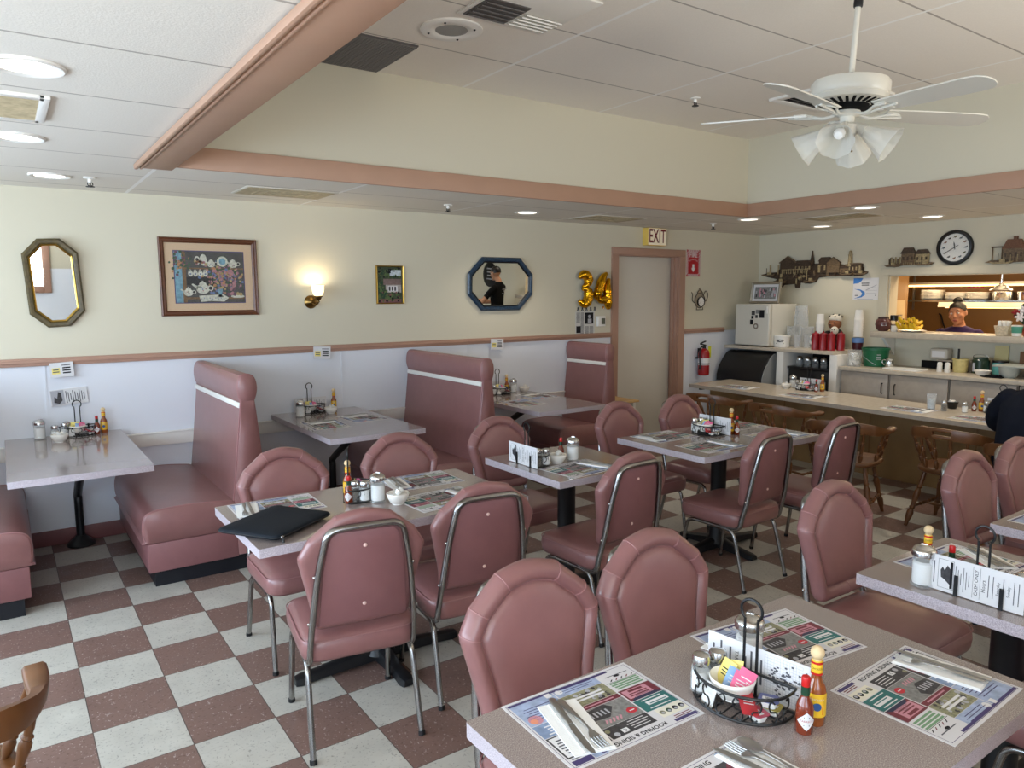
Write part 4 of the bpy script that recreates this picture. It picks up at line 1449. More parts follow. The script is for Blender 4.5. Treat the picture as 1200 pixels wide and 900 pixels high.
def rack_maker():
    t = thing('condiment_rack', '', 'condiment rack', group='black wire condiment racks')
    def D(k=1.0):
        o = [(-0.112 * k, 0.050)] + [(0.112 * k * -math.cos(R(180 * i / 16)), 0.02 - 0.095 * k * math.sin(R(180 * i / 16))) for i in range(17)] + [(0.112 * k, 0.050)]
        return o
    b = MB(WIRE)
    o = D()
    b.tube([(x, y, 0.006) for x, y in o], 0.0034, n=6, closed=True)
    b.tube([(x, y, 0.062) for x, y in o], 0.0034, n=6, closed=True)
    for i in range(-4, 5):
        x = i * 0.024
        yb = 0.02 - 0.095 * math.sqrt(max(0, 1 - (x / 0.112) ** 2))
        b.tube([(x, 0.05, 0.006), (x, yb, 0.006)], 0.0018, n=5)
    b.tube([(-0.11, 0.0, 0.006), (0.11, 0.0, 0.006)], 0.0018, n=5)
    b.build('wire_tray', t)
    b = MB(WIRE)
    for k in range(9):
        a = R(8 + k * 20.5)
        def P(da, z):
            aa = a + da
            return (-0.112 * math.cos(aa), 0.02 - 0.095 * math.sin(aa), z)
        s = 1 if k % 2 else -1
        pts = [P(0.02 * s, 0.052), P(-0.05 * s, 0.058), P(-0.10 * s, 0.048), P(-0.07 * s, 0.036), P(0.0, 0.034), P(0.07 * s, 0.032), P(0.10 * s, 0.020), P(0.05 * s, 0.010), P(-0.02 * s, 0.015)]
        b.tube(smoothline(pts, 3), 0.002, n=5)
    b.build('scroll_work', t)
    b = MB(WIRE)
    for s in (-1, 1):
        b.tube([(s * 0.016, 0.05, 0.006), (s * 0.016, 0.05, 0.185)], 0.0034, n=7)
    b.tube(arc((0, 0.05, 0.207), 0.026, -52, 232, 18), 0.0036, n=7)
    b.build('handle', t)
    for s in (-1, 1):
        MB(WIRE).box((s * 0.062, 0.073, 0.033), (0.011, 0.002, 0.066)).box((s * 0.062, 0.062, 0.0015), (0.011, 0.024, 0.002)).build('menu_clip', t)
    return t

def menu_maker():
    b = MB(PAPER)
    W, H, T = 0.262, 0.112, 0.0016
    b.box((0, 0, H / 2), (W, T, H), PAPER)
    # printing on both sides, set sideways
    for side in (1, -1):
        b.T = xf((0, 0, H / 2), (90, 0, 0 if side > 0 else 180))
        z = T / 2 + 0.0003
        b.lines(-0.125, 0.03, 0.002, 1, 0.01, z, PALEINK)
        for x, w in ((-0.118, 0.07),):
            b.rect(x, -0.035, 0.003, w, z, GREYINK)
        b.rect(-0.105, -0.045, 0.0008, 0.09, z, INK).rect(-0.06, -0.045, 0.0008, 0.09, z, INK).rect(-0.105, -0.045, 0.045, 0.0008, z, INK).rect(-0.105, 0.045, 0.046, 0.0008, z, INK)
        b.rect(-0.070, -0.042, 0.008, 0.084, z + 0.0001, INK)
        b.poly([(-0.098, 0.01), (-0.092, 0.022), (-0.086, 0.012), (-0.078, 0.03), (-0.07, 0.02), (-0.07, -0.03), (-0.085, -0.018), (-0.096, -0.012)], z + 0.0001, DARKP)
        for k in range(6):
            b.rect(-0.055 + k * 0.0075, -0.04 + 0.01 * (k % 3), 0.0018, 0.075 - 0.02 * (k % 3), z, GREYINK)
        b.rect(-0.006, -0.048, 0.0008, 0.096, z, INK).rect(0.014, -0.048, 0.0008, 0.096, z, INK)
        b.text('CASH ONLY', 0.0145, 0.004, 0.0, z, INK, rot=90)
        b.text('Hours', 0.015, 0.024, -0.004, z, INK, rot=90)
        b.text('Saturday', 0.012, 0.062, 0.0, z, INK, rot=90)
        b.text('Sunday', 0.012, 0.090, 0.0, z, INK, rot=90)
        for x in (0.036, 0.048, 0.075, 0.103, 0.115):
            b.rect(x, -0.034, 0.0022, 0.068, z, GREYINK)
    b.T = I4
    o = b.build('menu_card')
    return tag(o, '', 'menu', 'white menu cards in wire racks')

def takeout_maker():
    """the back of a menu: take-out heading and a grid"""
    b = MB(PAPER)
    W, H, T = 0.262, 0.112, 0.0016
    b.box((0, 0, H / 2), (W, T, H), PAPER)
    b.T = xf((0, 0, H / 2), (90, 0, 0))
    z = T / 2 + 0.0003
    b.text('TAKE OUT', 0.0125, -0.055, 0.0, z, INK, rot=-90)
    for x, s in ((-0.118, 0.06), (-0.098, 0.085), (-0.088, 0.05), (-0.074, 0.07), (-0.035, 0.05), (-0.020, 0.085), (-0.005, 0.085), (0.005, 0.06)):
        b.rect(x, -s / 2, 0.005, s, z, GREYINK)
    for i in range(15):
        b.rect(0.015, -0.049 + i * 0.007, 0.090, 0.0006, z, PALEINK)
    for i in range(13):
        b.rect(0.015 + i * 0.0075, -0.049, 0.0006, 0.098, z, PALEINK)
    for i in range(70):
        x, y = random.gauss(0.06, 0.018), random.gauss(0, 0.02)
        if 0.016 < x < 0.1 and abs(y) < 0.046:
            b.rect(x, y, 0.006, 0.004, z + 0.0001, GREYINK)
    b.rect(0.112, -0.04, 0.004, 0.08, z, GREYINK)
    b.T = I4
    o = b.build('menu_card')
    return tag(o, '', 'menu', 'white menu cards in wire racks')

def sugar_maker():
    t = thing('sugar_dispenser', '', 'sugar dispenser', group='glass sugar dispensers')
    b = MB(GLASS)
    b.lathe([(0.034, 0.0), (0.036, 0.004), (0.033, 0.016), (0.0325, 0.085), (0.034, 0.10), (0.034, 0.106)], n=40, flute=0.012, fl_n=12, cap=False).lathe([(0.034, 0.0), (0.02, 0.006), (0.0005, 0.006)], n=20, cap=False)
    b.build('glass_jar', t)
    MB(SALT).lathe([(0.029, 0.008), (0.0305, 0.016), (0.0305, 0.074), (0.024, 0.079), (0.0005, 0.077)], n=24).build('sugar', t)
    MB(STEEL).lathe([(0.036, 0.098), (0.0365, 0.112), (0.034, 0.118), (0.026, 0.126), (0.012, 0.130), (0.0005, 0.131)], n=28).box((0.012, 0, 0.130), (0.016, 0.018, 0.003), rot=(0, 12, 0)).build('steel_lid', t)
    return t

def shaker_maker(fill):
    def f():
        t = thing('salt_shaker' if fill is SALT else 'pepper_shaker', '', 'shaker', group='salt shakers' if fill is SALT else 'pepper shakers')
        MB(GLASS).lathe([(0.021, 0), (0.0235, 0.003), (0.023, 0.04), (0.021, 0.062), (0.019, 0.068)], n=16, cap=False).lathe([(0.019, 0.0), (0.001, 0.002)], n=16, cap=False).build('glass_body', t)
        MB(fill).lathe([(0.0185, 0.004), (0.0205, 0.006), (0.0200, 0.05), (0.0005, 0.052)], n=14).build('salt' if fill is SALT else 'pepper', t)
        if fill is SALT:
            b = MB(DGREEN)
            for k in range(3):
                i0 = len(b.bm.verts)
                b.poly([(0, 0.0), (-0.004 + k * 0.004, 0.011), (-0.012 + k * 0.012, 0.016 + 0.004 * (k == 1)), (0.002 * (k - 1), 0.008)], 0.0004)
                wrapv(b, i0, 0.0232, 0.020)
            b.build('leaf_print', t)
        MB(STEEL).lathe([(0.0205, 0.064), (0.0215, 0.067), (0.0215, 0.079), (0.019, 0.087), (0.010, 0.091), (0.0005, 0.092)], n=20).build('steel_cap', t)
        return t
    return f

def bowl_maker():
    t = MB(CERAMIC)
    t.lathe([(0.0005, 0.006), (0.022, 0.006), (0.034, 0.016), (0.043, 0.034), (0.047, 0.047), (0.0495, 0.050), (0.0515, 0.047), (0.046, 0.028), (0.036, 0.010), (0.027, 0.004), (0.027, 0.0), (0.0005, 0.0)], n=32, cap=False)
    return tag(t.build('ceramic_bowl', ang=50), '', 'bowl', 'white ceramic bowls')

def creamer_maker():
    t = thing('creamer_cup', '', 'creamer', group='creamer cups')
    MB(WHITE).lathe([(0.010, 0), (0.012, 0.002), (0.015, 0.016), (0.015, 0.019)], n=14).build('cup', t)
    MB(mat('foil lid', (226, 222, 214), 0.35)).lathe([(0.0178, 0.019), (0.0178, 0.0205), (0.0005, 0.0205)], n=14).box((0.018, 0, 0.0197), (0.008, 0.008, 0.0008)).build('foil_lid', t)
    return t

def packet_maker(m):
    def f():
        b = MB(m)
        rs = []
        for y, h in ((-0.03, 0.0006), (-0.026, 0.0008), (-0.018, 0.0035), (0.0, 0.0045), (0.018, 0.0035), (0.026, 0.0008), (0.03, 0.0006)):
            rs.append([(-0.019, y, -h * 0.2), (-0.008, y, -h), (0.008, y, -h), (0.019, y, -h * 0.2), (0.019, y, h * 0.2), (0.008, y, h), (-0.008, y, h), (-0.019, y, h * 0.2)])
        b.rings(rs)
        b.lines(-0.012, 0.008, 0.024, 3, 0.007, 0.0047, INK if m is YELP else PAPER, 0.0022)
        return tag(b.build('sweetener_packet', ang=60), '', 'sweetener packet')
    return f

def jelly_maker(lid):
    def f():
        t = thing('jelly_tub', '', 'jelly tub', group='jelly tubs')
        b = MB(WHITE)
        b.rings([[(x, y, 0.0) for x, y in rrect(0.030, 0.024, 0.006)], [(x, y, 0.014) for x, y in rrect(0.037, 0.031, 0.007)], [(x, y, 0.0155) for x, y in rrect(0.044, 0.038, 0.008)]])
        b.build('cup', t)
        b = MB(lid)
        b.rings([[(x, y, 0.0155) for x, y in rrect(0.044, 0.038, 0.008)], [(x, y, 0.0165) for x, y in rrect(0.0435, 0.0375, 0.008)]], cap0=False)
        b.rect(-0.014, -0.006, 0.028, 0.012, 0.0168, PAPER).lines(-0.010, 0.001, 0.020, 2, 0.004, 0.0170, INK, 0.002)
        b.build('foil_lid', t)
        return t
    return f

def chol_maker():
    """hot sauce with a round wooden stopper"""
    t = thing('hot_sauce_bottle', '', 'hot sauce', group='hot sauce bottles with wooden stoppers')
    MB(SAUCE_O).lathe([(0.0195, 0.0), (0.0215, 0.004), (0.0215, 0.078), (0.019, 0.088), (0.012, 0.10), (0.0105, 0.108), (0.0105, 0.118)], n=22).build('sauce_bottle', t)
    b = MB(YELLOW)
    b.lathe([(0.0219, 0.022), (0.0219, 0.074)], n=22, cap=False)
    i0 = len(b.bm.verts)
    b.rect(-0.013, 0.028, 0.026, 0.04, 0.0006, mat('label orange', (206, 96, 28), 0.5)).disc(0, 0.046, 0.009, 0.0009, mat('label blue', (48, 84, 140), 0.5)).text('CHOLULA', 0.0062, 0, 0.062, 0.0010, PAPER)
    wrapv(b, i0, 0.0219)
    b.build('bottle_label', t)
    b = MB(YELLOW)
    b.lathe([(0.0119, 0.112), (0.0123, 0.114), (0.0123, 0.140), (0.0105, 0.143)], n=18)
    b.lathe([(0.0126, 0.112), (0.0126, 0.117)], n=18, m=RED, cap=False).lathe([(0.0126, 0.136), (0.0126, 0.141)], n=18, m=RED, cap=False)
    i0 = len(b.bm.verts)
    b.text('CHOLULA', 0.0062, 0, 0.1265, 0.0004, DGREEN)
    wrapv(b, i0, 0.0124)
    b.build('neck_band', t)
    MB(WOODBALL).lathe([(0.009, 0.140), (0.010, 0.146)], n=14).ball((0, 0, 0.159), (0.0148, 0.0148, 0.0150), nu=18, nv=12).build('wooden_stopper', t)
    return t

def tab_maker():
    """small pepper sauce with a red cap and a diamond label"""
    t = thing('pepper_sauce_bottle', '', 'pepper sauce', group='small pepper sauce bottles with red caps')
    MB(SAUCE_R).lathe([(0.0165, 0.0), (0.0185, 0.003), (0.0185, 0.056), (0.016, 0.066), (0.0095, 0.078), (0.0075, 0.086), (0.0075, 0.094)], n=22).build('sauce_bottle', t)
    MB(DGREEN).lathe([(0.0082, 0.083), (0.0092, 0.084), (0.0092, 0.103), (0.008, 0.104)], n=16).build('neck_band', t)
    b = MB(PAPER)
    i0 = len(b.bm.verts)
    n = 8
    for i in range(-n, n):
        xa, xb = 0.0205 * i / n, 0.0205 * (i + 1) / n
        ha, hb = 0.0205 - abs(xa), 0.0205 - abs(xb)
        b.poly([(xa, 0.032 - ha), (xb, 0.032 - hb), (xb, 0.032 + hb), (xa, 0.032 + ha + 1e-5)], 0.0004, PAPER)
    b.text('TABASCO', 0.0062, 0, 0.0325, 0.0008, SIGNRED, sx=1.0)
    b.rect(-0.006, 0.0225, 0.012, 0.0022, 0.0008, GREYINK).rect(-0.006, 0.040, 0.012, 0.0022, 0.0008, DGREEN)
    wrapv(b, i0, 0.0187)
    b.build('bottle_label', t)
    MB(RED).lathe([(0.0078, 0.100), (0.0092, 0.103), (0.0092, 0.121), (0.0078, 0.124), (0.0005, 0.1245)], n=18).build('red_cap', t)
    return t

K_rack, K_menu, K_take, K_sug, K_salt, K_pep, K_bowl, K_crm, K_chol, K_tab = (Kind(f) for f in (rack_maker, menu_maker, takeout_maker, sugar_maker, shaker_maker(SALT), shaker_maker(PEPPER), bowl_maker, creamer_maker, chol_maker, tab_maker))
K_py, K_pb, K_pp = Kind(packet_maker(YELP)), Kind(packet_maker(BLUEP)), Kind(packet_maker(PINKP))
K_pr, K_pw = Kind(packet_maker(mat('red condiment packet', (178, 44, 52), 0.5))), Kind(packet_maker(mat('white sugar packet', (226, 224, 220), 0.6)))
K_j1, K_j2, K_j3 = Kind(jelly_maker(mat('grape foil', (98, 104, 150), 0.35))), Kind(jelly_maker(mat('honey foil', (166, 150, 70), 0.35))), Kind(jelly_maker(mat('berry foil', (170, 60, 80), 0.35)))

def caddy(x, y, z, rz, where, full=True, menu='menu', menu_label=None):
    """rack with its shakers, packets, jelly tubs and menu, rz turns its flat back"""
    a = R(rz)
    def P(u, v, h):
        return (x + u * math.cos(a) - v * math.sin(a), y + u * math.sin(a) + v * math.cos(a), z + h)
    K_rack.put((x, y, z), rz, 'black wire condiment rack ' + where, 'black wire condiment racks')
    f = 0.0085
    K_salt.put(P(-0.084, -0.020, f), rz + 20, 'salt shaker in the wire rack ' + where, 'salt shakers')
    K_pep.put(P(-0.068, 0.024, f), rz, 'pepper shaker in the wire rack ' + where, 'pepper shakers')
    K_bowl.put(P(-0.008, -0.012, f + 0.012), rz, 'small white bowl of sweeteners in the rack ' + where, 'white ceramic bowls')
    g = 'sweetener packets'
    hz = f + 0.055
    K_py.put(P(-0.032, 0.000, hz), 0, 'yellow sweetener packet in the rack bowl ' + where, g, (62, 8, rz - 12))
    K_py.put(P(-0.014, 0.006, hz + 0.002), 0, 'yellow sweetener packet tucked behind another, rack bowl ' + where, g, (58, -8, rz + 8))
    K_pb.put(P(-0.004, -0.016, hz - 0.004), 0, 'blue sweetener packet in the rack bowl ' + where, g, (50, 16, rz + 16))
    K_pp.put(P(0.016, -0.022, hz - 0.004), 0, 'pink sweetener packet in the rack bowl ' + where, g, (44, 22, rz + 24))
    K_pp.put(P(0.020, -0.010, hz + 0.000), 0, 'pink sweetener packet tucked behind another, rack bowl ' + where, g, (52, 22, rz + 20))
    gj = 'jelly tubs'
    K_j1.put(P(0.072, 0.004, f + 0.018), 0, 'purple-lidded jelly tub in the rack ' + where, gj, (0, 0, rz + 20))
    K_j2.put(P(0.075, 0.012, f), 0, 'gold-lidded jelly tub in the rack ' + where, gj, (0, 0, rz + 8))
    if full:
        K_j3.put(P(0.066, -0.032, f), 0, 'red-lidded jelly tub in the rack ' + where, gj, (0, 0, rz - 20))
        K_pr.put(P(0.046, -0.040, f + 0.030), 0, 'red condiment packet lying flat in the rack ' + where, g, (22, 12, rz + 50))
        K_pw.put(P(-0.045, -0.048, f + 0.012), 0, 'white sugar packet upright in the rack ' + where, g, (72, 0, rz - 20))
    if menu:
        K = K_menu if menu == 'menu' else K_take
        o = K.put(P(0.012, 0.0665, 0.003), rz, menu_label or ('white menu card standing in the rack ' + where), 'white menu cards in wire racks')
        return o

def creamers(x, y, z, where, n=7):
    K_bowl.put((x, y, z), 0, 'white bowl of creamer cups ' + where, 'white ceramic bowls')
    for k in range(n):
        if k < 5:
            a = R(72 * k + 15)
            p = (x + 0.024 * math.cos(a), y + 0.024 * math.sin(a), z + 0.024)
            r = (18 * math.sin(a), -18 * math.cos(a), 40 * k)
        else:
            a = R(180 * k + 40)
            p = (x + 0.012 * math.cos(a), y + 0.012 * math.sin(a), z + 0.046)
            r = (30 * math.sin(a) + 20, 35, 70 * k)
        K_crm.put(p, 0, 'white creamer cup heaped in the bowl ' + where, 'creamer cups in the bowl ' + where, r)

def sug(x, y, z, where): K_sug.put((x, y, z), 30, 'glass sugar dispenser with a steel lid ' + where, 'glass sugar dispensers')
def chol(x, y, z, where, rz=-40): K_chol.put((x, y, z), rz, 'hot sauce bottle with a round wooden stopper ' + where, 'hot sauce bottles with wooden stoppers')
def tab(x, y, z, where, rz=-40): K_tab.put((x, y, z), rz, 'red-capped pepper sauce bottle ' + where, 'small pepper sauce bottles with red caps')

caddy(1.305, 0.985, Z, -82, 'on the foreground table', True, 'take', 'take-out menu card with a grid in the foreground rack')
sug(1.475, 1.085, Z, 'behind the foreground menu card')
chol(1.385, 0.845, Z, 'on the foreground table', -48)
tab(1.335, 0.838, Z, 'on the foreground table', -42)
caddy(2.405, 0.920, Z, 90, 'on the right-hand table', False, 'menu', 'large menu card lettered sideways facing the camera on the right-hand table')
sug(2.345, 1.085, Z, 'beside the large sideways menu card')
chol(2.420, 1.110, Z, 'behind the sugar dispenser of the right-hand table')
tab(2.430, 1.040, Z, 'behind the large sideways menu card')
caddy(2.350, 3.160, Z, 90, 'on the small middle table')
creamers(2.465, 3.100, Z, 'on the small middle table')
sug(2.580, 3.105, Z, 'on the small middle table')
tab(2.535, 3.155, Z, 'on the small middle table')
caddy(3.785, 3.175, Z, -90, 'on the four-place middle table')
chol(3.915, 3.080, Z, 'on the four-place middle table')
tab(3.930, 3.045, Z, 'on the four-place middle table')
caddy(1.300, 3.090, Z, 68, 'on the laptop-sleeve table', False, None)
chol(1.262, 3.135, Z, 'on the laptop-sleeve table')
tab(1.225, 3.035, Z, 'on the laptop-sleeve table')
sug(1.342, 2.985, Z, 'on the laptop-sleeve table')
creamers(1.400, 2.900, Z, 'on the laptop-sleeve table')
caddy(0.385, 5.635, Z, 0, 'on the leftmost booth table', True, None)
K_salt.put((0.245, 5.60, Z), 0, 'salt shaker behind the creamer bowl on the leftmost booth table', 'salt shakers')
creamers(0.262, 5.455, Z, 'on the leftmost booth table')
sug(0.162, 5.630, Z, 'on the leftmost booth table')
tab(0.490, 5.625, Z, 'on the leftmost booth table', -10)
chol(0.535, 5.660, Z, 'on the leftmost booth table', -10)
caddy(1.985, 5.625, Z, 0, 'on the booth table under the wall lamp')
sug(1.842, 5.480, Z, 'on the booth table under the wall lamp')
creamers(2.095, 5.500, Z, 'on the booth table under the wall lamp')
chol(2.185, 5.670, Z, 'on the booth table under the wall lamp', -20)
caddy(3.790, 5.620, Z, 0, 'on the booth table under the blue mirror')
sug(3.965, 5.660, Z, 'on the booth table under the blue mirror')
chol(3.905, 5.685, Z, 'on the booth table under the blue mirror', -30)
creamers(4.065, 5.620, Z, 'on the booth table under the blue mirror')
caddy(6.70, 4.36, ZK, -92, 'at the far end of the lunch counter')
sug(6.78, 4.56, ZK, 'at the far end of the lunch counter')
creamers(6.66, 4.56, ZK, 'at the far end of the lunch counter')
chol(6.74, 4.20, ZK, 'at the far end of the lunch counter', -60)
tab(6.66, 4.215, ZK, 'at the far end of the lunch counter', -60)
caddy(6.60, 2.55, ZK, -93, 'beside the seated customer')
tab(6.60, 2.735, ZK, 'beside the seated customer', -60)
chol(6.63, 2.690, ZK, 'beside the seated customer', -60)
K_pep.put((6.40, 2.88, ZK), 0, 'pepper shaker beside the clear tumbler on the counter', 'pepper shakers')
K_salt.put((6.46, 2.745, ZK), 0, 'salt shaker left of the sauce bottles by the customer', 'salt shakers')
t = thing('tumbler', 'clear plastic tumbler on the lunch counter', 'glass', (6.405, 2.985, ZK))
MB(PLASTIC).lathe([(0.028, 0), (0.030, 0.002), (0.038, 0.135), (0.036, 0.135), (0.028, 0.006), (0.0005, 0.005)], n=24, cap=False).lathe([(0.028, 0), (0.0005, 0)], n=24, cap=False).build('cup_wall', t)
MB(mat('ice water', (206, 210, 210), 0.2)).lathe([(0.0005, 0.008), (0.028, 0.008), (0.033, 0.09), (0.0005, 0.092)], n=20, cap=False).build('iced_water', t)
t = thing('creamer_holder', 'small black bowl of creamer cups on the lunch counter', 'bowl', (6.60, 2.905, ZK))
MB(BLACK).lathe([(0.03, 0), (0.033, 0.004), (0.047, 0.06), (0.045, 0.06), (0.03, 0.008), (0.0005, 0.007)], n=22, cap=False).build('black_bowl', t)
for k in range(5):
    a = R(72 * k)
    K_crm.put((6.60 + 0.02 * math.cos(a), 2.905 + 0.02 * math.sin(a), ZK + 0.045 + 0.006 * (k % 2)), 0, 'white creamer cup in the small black bowl on the counter', 'creamer cups in the black bowl', (20 * math.sin(a), -20 * math.cos(a), 50 * k))

# laptop sleeve on the table corner
t = thing('laptop_sleeve', 'black padded laptop sleeve overhanging the corner of the long table', 'laptop sleeve', (0.855, 2.893, Z + 0.0095), 34)
b = MB(SLEEVE)
def slv(w, d, r, z): return [(x, y, z) for x, y in rrect(w, d, r, 6)]
b.rings([slv(0.33, 0.27, 0.02, 0.0), slv(0.345, 0.285, 0.026, 0.003), slv(0.352, 0.292, 0.028, 0.010), slv(0.347, 0.287, 0.026, 0.017), slv(0.325, 0.265, 0.02, 0.0205), slv(0.2, 0.16, 0.02, 0.0215)])
b.build('sleeve_body', t, ang=60)
b = MB(RUBBER)
b.tube([(x, y, 0.010) for x, y in rrect(0.3535, 0.2935, 0.028, 6)], 0.002, n=6, closed=True)
z_ = b.build('zip', t)
b = MB(BLACKM)
b.tube([(-0.150, -0.148, 0.010), (-0.150, -0.153, 0.006), (-0.150, -0.156, -0.022)], [0.003, 0.004, 0.0055], n=8).box((-0.150, -0.149, 0.012), (0.012, 0.006, 0.006), STEEL)
b.build('zip_pull', z_)


# ------------------------------------------------------------------ things on the far wall
def on_a(name, label, cat, x, z, tilt=0.0, roll=0.0, group=None):
    return thing(name, label, cat, (x, YA, z), group=group, rot=(90 + tilt, 0, 0)) if not roll else thing(name, label, cat, (x, YA, z), group=group, rot=(90 + tilt, -roll, 0))

def on_b(name, label, cat, y, z, group=None):
    return thing(name, label, cat, (XB, y, z), group=group, rot=(90, 0, -90))

def octagon(w, h, c):
    return [(-w + c, -h), (w - c, -h), (w, -h + c), (w, h - c), (w - c, h), (-w + c, h), (-w, h - c), (-w, -h + c)]

def frame_rings(b, outs, m, closed=True):
    """moulding: nested outlines (pts, depth) lofted one into the next"""
    b.rings([[(x, y, z) for x, y in o] for o, z in outs], m, True, False, False)

def oct_mirror(name, label, x, z, w, h, c, fw, m, lip, tilt, roll):
    t = on_a(name, label, 'mirror', x, z, tilt, roll)
    def o(d): return octagon(w - d, h - d, c - d * 0.42)
    b = MB(m)
    frame_rings(b, [(o(0.004), 0.0), (o(0.0), 0.012), (o(fw * 0.25), 0.026), (o(fw * 0.6), 0.024), (o(fw * 0.8), 0.016)], m)
    fr = b.build('mirror_frame', t, ang=20)
    b = MB(lip)
    frame_rings(b, [(o(fw * 0.78), 0.016), (o(fw * 0.85), 0.021), (o(fw), 0.015), (o(fw + 0.002), 0.008)], lip)
    b.build('gilt_lip', fr, ang=20)
    b = MB(MIRROR)
    b.poly(o(fw + 0.001), 0.009)
    b.build('mirror_glass', t)
    MB(WOOD_D).poly(o(0.006), 0.001).build('backing', t)
    return t
FR_OLIVE = mat('bronzed olive frame', (84, 72, 44), 0.38, noise=0.35, nscale=40, spec=0.6)
m1 = oct_mirror('wall_mirror', 'tall octagonal mirror in a bronze gilt frame above the leftmost booth table', 0.312, 1.765, 0.158, 0.288, 0.094, 0.045, FR_OLIVE, GOLD, 3.4, 3.0)
m1.location.y -= 0.022
m2 = oct_mirror('wall_mirror', 'wide octagonal mirror in a blue mottled frame reflecting a man', 3.864, 1.772, 0.366, 0.246, 0.150, 0.050, BLUEF, BLACK, 2.4, 0.0)
m2.location.y -= 0.013

def rect_frame(t, w, h, fw, m, depth=0.025, name='frame'):
    def o(d): return [(-w + d, -h + d), (w - d, -h + d), (w - d, h - d), (-w + d, h - d)]
    b = MB(m)
    frame_rings(b, [(o(0), 0.0), (o(0.001), depth * 0.8), (o(fw * 0.2), depth), (o(fw * 0.45), depth * 0.8), (o(fw * 0.7), depth * 0.85), (o(fw), depth * 0.45), (o(fw), 0.004)], m)
    return b.build(name, t, ang=20), o

t = on_a('framed_picture', 'framed still-life picture of a tea set and flowers', 'picture', 1.294, 1.813)
fr, o = rect_frame(t, 0.341, 0.281, 0.038, WOOD_D)
MAT_B = mat('buff mount board', (206, 178, 146), 0.8)
MB(MAT_B).poly(o(0.03), 0.006).build('mount_board', t)
b = MB(mat('still life ground', (74, 72, 68), 0.6, noise=0.25, nscale=14))
z = 0.0075
def R4(x0, y0, x1, y1, zz, m): b.rect(x0, y0, x1 - x0, y1 - y0, zz, m)
R4(-0.246, -0.190, 0.246, 0.190, z - 0.0005, PURPLE)
R4(-0.240, -0.184, 0.240, 0.184, z, None)
P1 = [mat('paint %s' % n, c, 0.6, noise=0.25, nscale=60) for n, c in (('sky', (112, 150, 164)), ('leaf', (60, 82, 58)), ('white', (196, 194, 178)), ('rose', (164, 116, 120)), ('orange', (172, 122, 84)), ('plum', (104, 70, 86)), ('ochre', (168, 146, 100)), ('shelf', (116, 88, 58)), ('blue', (96, 112, 146)), ('dark', (44, 42, 40)))]
sky, leaf, wht, rose, orng, plum, ochre, shelf, blu, drk = P1
R4(-0.240, -0.184, -0.185, 0.184, z + .0002, sky)
R4(-0.190, -0.184, -0.165, 0.184, z + .0003, shelf)
R4(-0.165, 0.058, 0.240, 0.068, z + .0003, shelf)
R4(-0.165, -0.16, 0.240, -0.145, z + .0003, shelf)
R4(-0.165, -0.06, 0.05, 0.0, z + .0002, drk)
rnd = random.Random(5)
for k in range(46):
    b.disc(-0.215 + rnd.gauss(0, 0.03), 0.10 + rnd.gauss(0, 0.035), 0.007 + 0.006 * rnd.random(), z + .0004 + k * 1e-5, (leaf, leaf, plum, orng)[k % 4], 7)
for k in range(330):
    x, y = rnd.gauss(0.095, 0.066), rnd.gauss(-0.005, 0.052)
    if abs(x) < 0.232 and abs(y) < 0.17:
        b.disc(x, y, 0.005 + 0.007 * rnd.random(), z + .0006 + k * 3e-6, (rose, plum, orng, ochre, leaf, rose, blu)[k % 7], 8)
def tea(x, y, s, zz, c=wht):
    b.disc(x, y, 0.034 * s, zz, c, 18, 0.027 * s).disc(x, y + 0.027 * s, 0.018 * s, zz + 1e-4, c, 14, 0.010 * s).disc(x, y + 0.039 * s, 0.005 * s, zz, c, 8)
    b.poly([(x - 0.028 * s, y - 0.005 * s), (x - 0.058 * s, y + 0.024 * s), (x - 0.05 * s, y + 0.028 * s), (x - 0.022 * s, y + 0.012 * s)], zz, c)
    b.disc(x + 0.040 * s, y + 0.004 * s, 0.015 * s, zz - 1e-4, c, 12).disc(x + 0.040 * s, y + 0.004 * s, 0.010 * s, zz + 0.5e-4, drk, 12)
    for q in range(5):
        b.disc(x + rnd.uniform(-.018, .018) * s, y + rnd.uniform(-.014, .012) * s, 0.004 * s, zz + 2e-4, (blu, rose, leaf)[q % 3], 6)
tea(-0.055, -0.085, 1.35, z + .0020)
tea(-0.155, -0.112, 0.95, z + .0020)
tea(0.010, 0.095, 0.85, z + .0020)
tea(0.165, 0.095, 0.95, z + .0020)
b.disc(0.09, 0.115, 0.043, z + .0015, leaf, 20).disc(0.09, 0.115, 0.038, z + .0016, wht, 20).disc(0.09, 0.115, 0.024, z + .0017, sky, 18)
b.disc(-0.085, 0.12, 0.020, z + .0018, wht, 12, 0.032).disc(-0.043, 0.125, 0.024, z + .0019, wht, 12, 0.042).disc(-0.085, 0.125, 0.011, z + .0021, drk, 10, 0.014)
for k in range(4):
    x = -0.135 + k * 0.034
    b.disc(x, 0.025, 0.017, z + .0020, wht, 12, 0.021).disc(x - 0.002, 0.045, 0.010, z + .0019, wht, 10).disc(x - 0.002, 0.045, 0.006, z + .0021, drk, 10).disc(x, 0.022, 0.006, z + .0022, blu, 8)
for k in range(9):
    b.disc(-0.10 + rnd.random() * 0.08, 0.085 + rnd.random() * 0.03, 0.010, z + .0023, (orng, rose, ochre)[k % 3], 8)
b.poly([(-0.085, -0.135), (0.085, -0.125), (0.125, -0.150), (0.09, -0.178), (0.0, -0.172), (-0.07, -0.18)], z + .0021, wht)
for k in range(9):
    b.disc(-0.07 + k * 0.02, -0.158 + 0.006 * (k % 2), 0.004, z + .0023, blu, 6)
b.disc(0.19, -0.14, 0.05, z + .0021, wht, 18, 0.012)
for k in range(5):
    b.disc(0.125 + k * 0.022, -0.125 + 0.004 * (k % 2), 0.013, z + .0022, (plum, rose, plum, ochre, ochre)[k], 10)
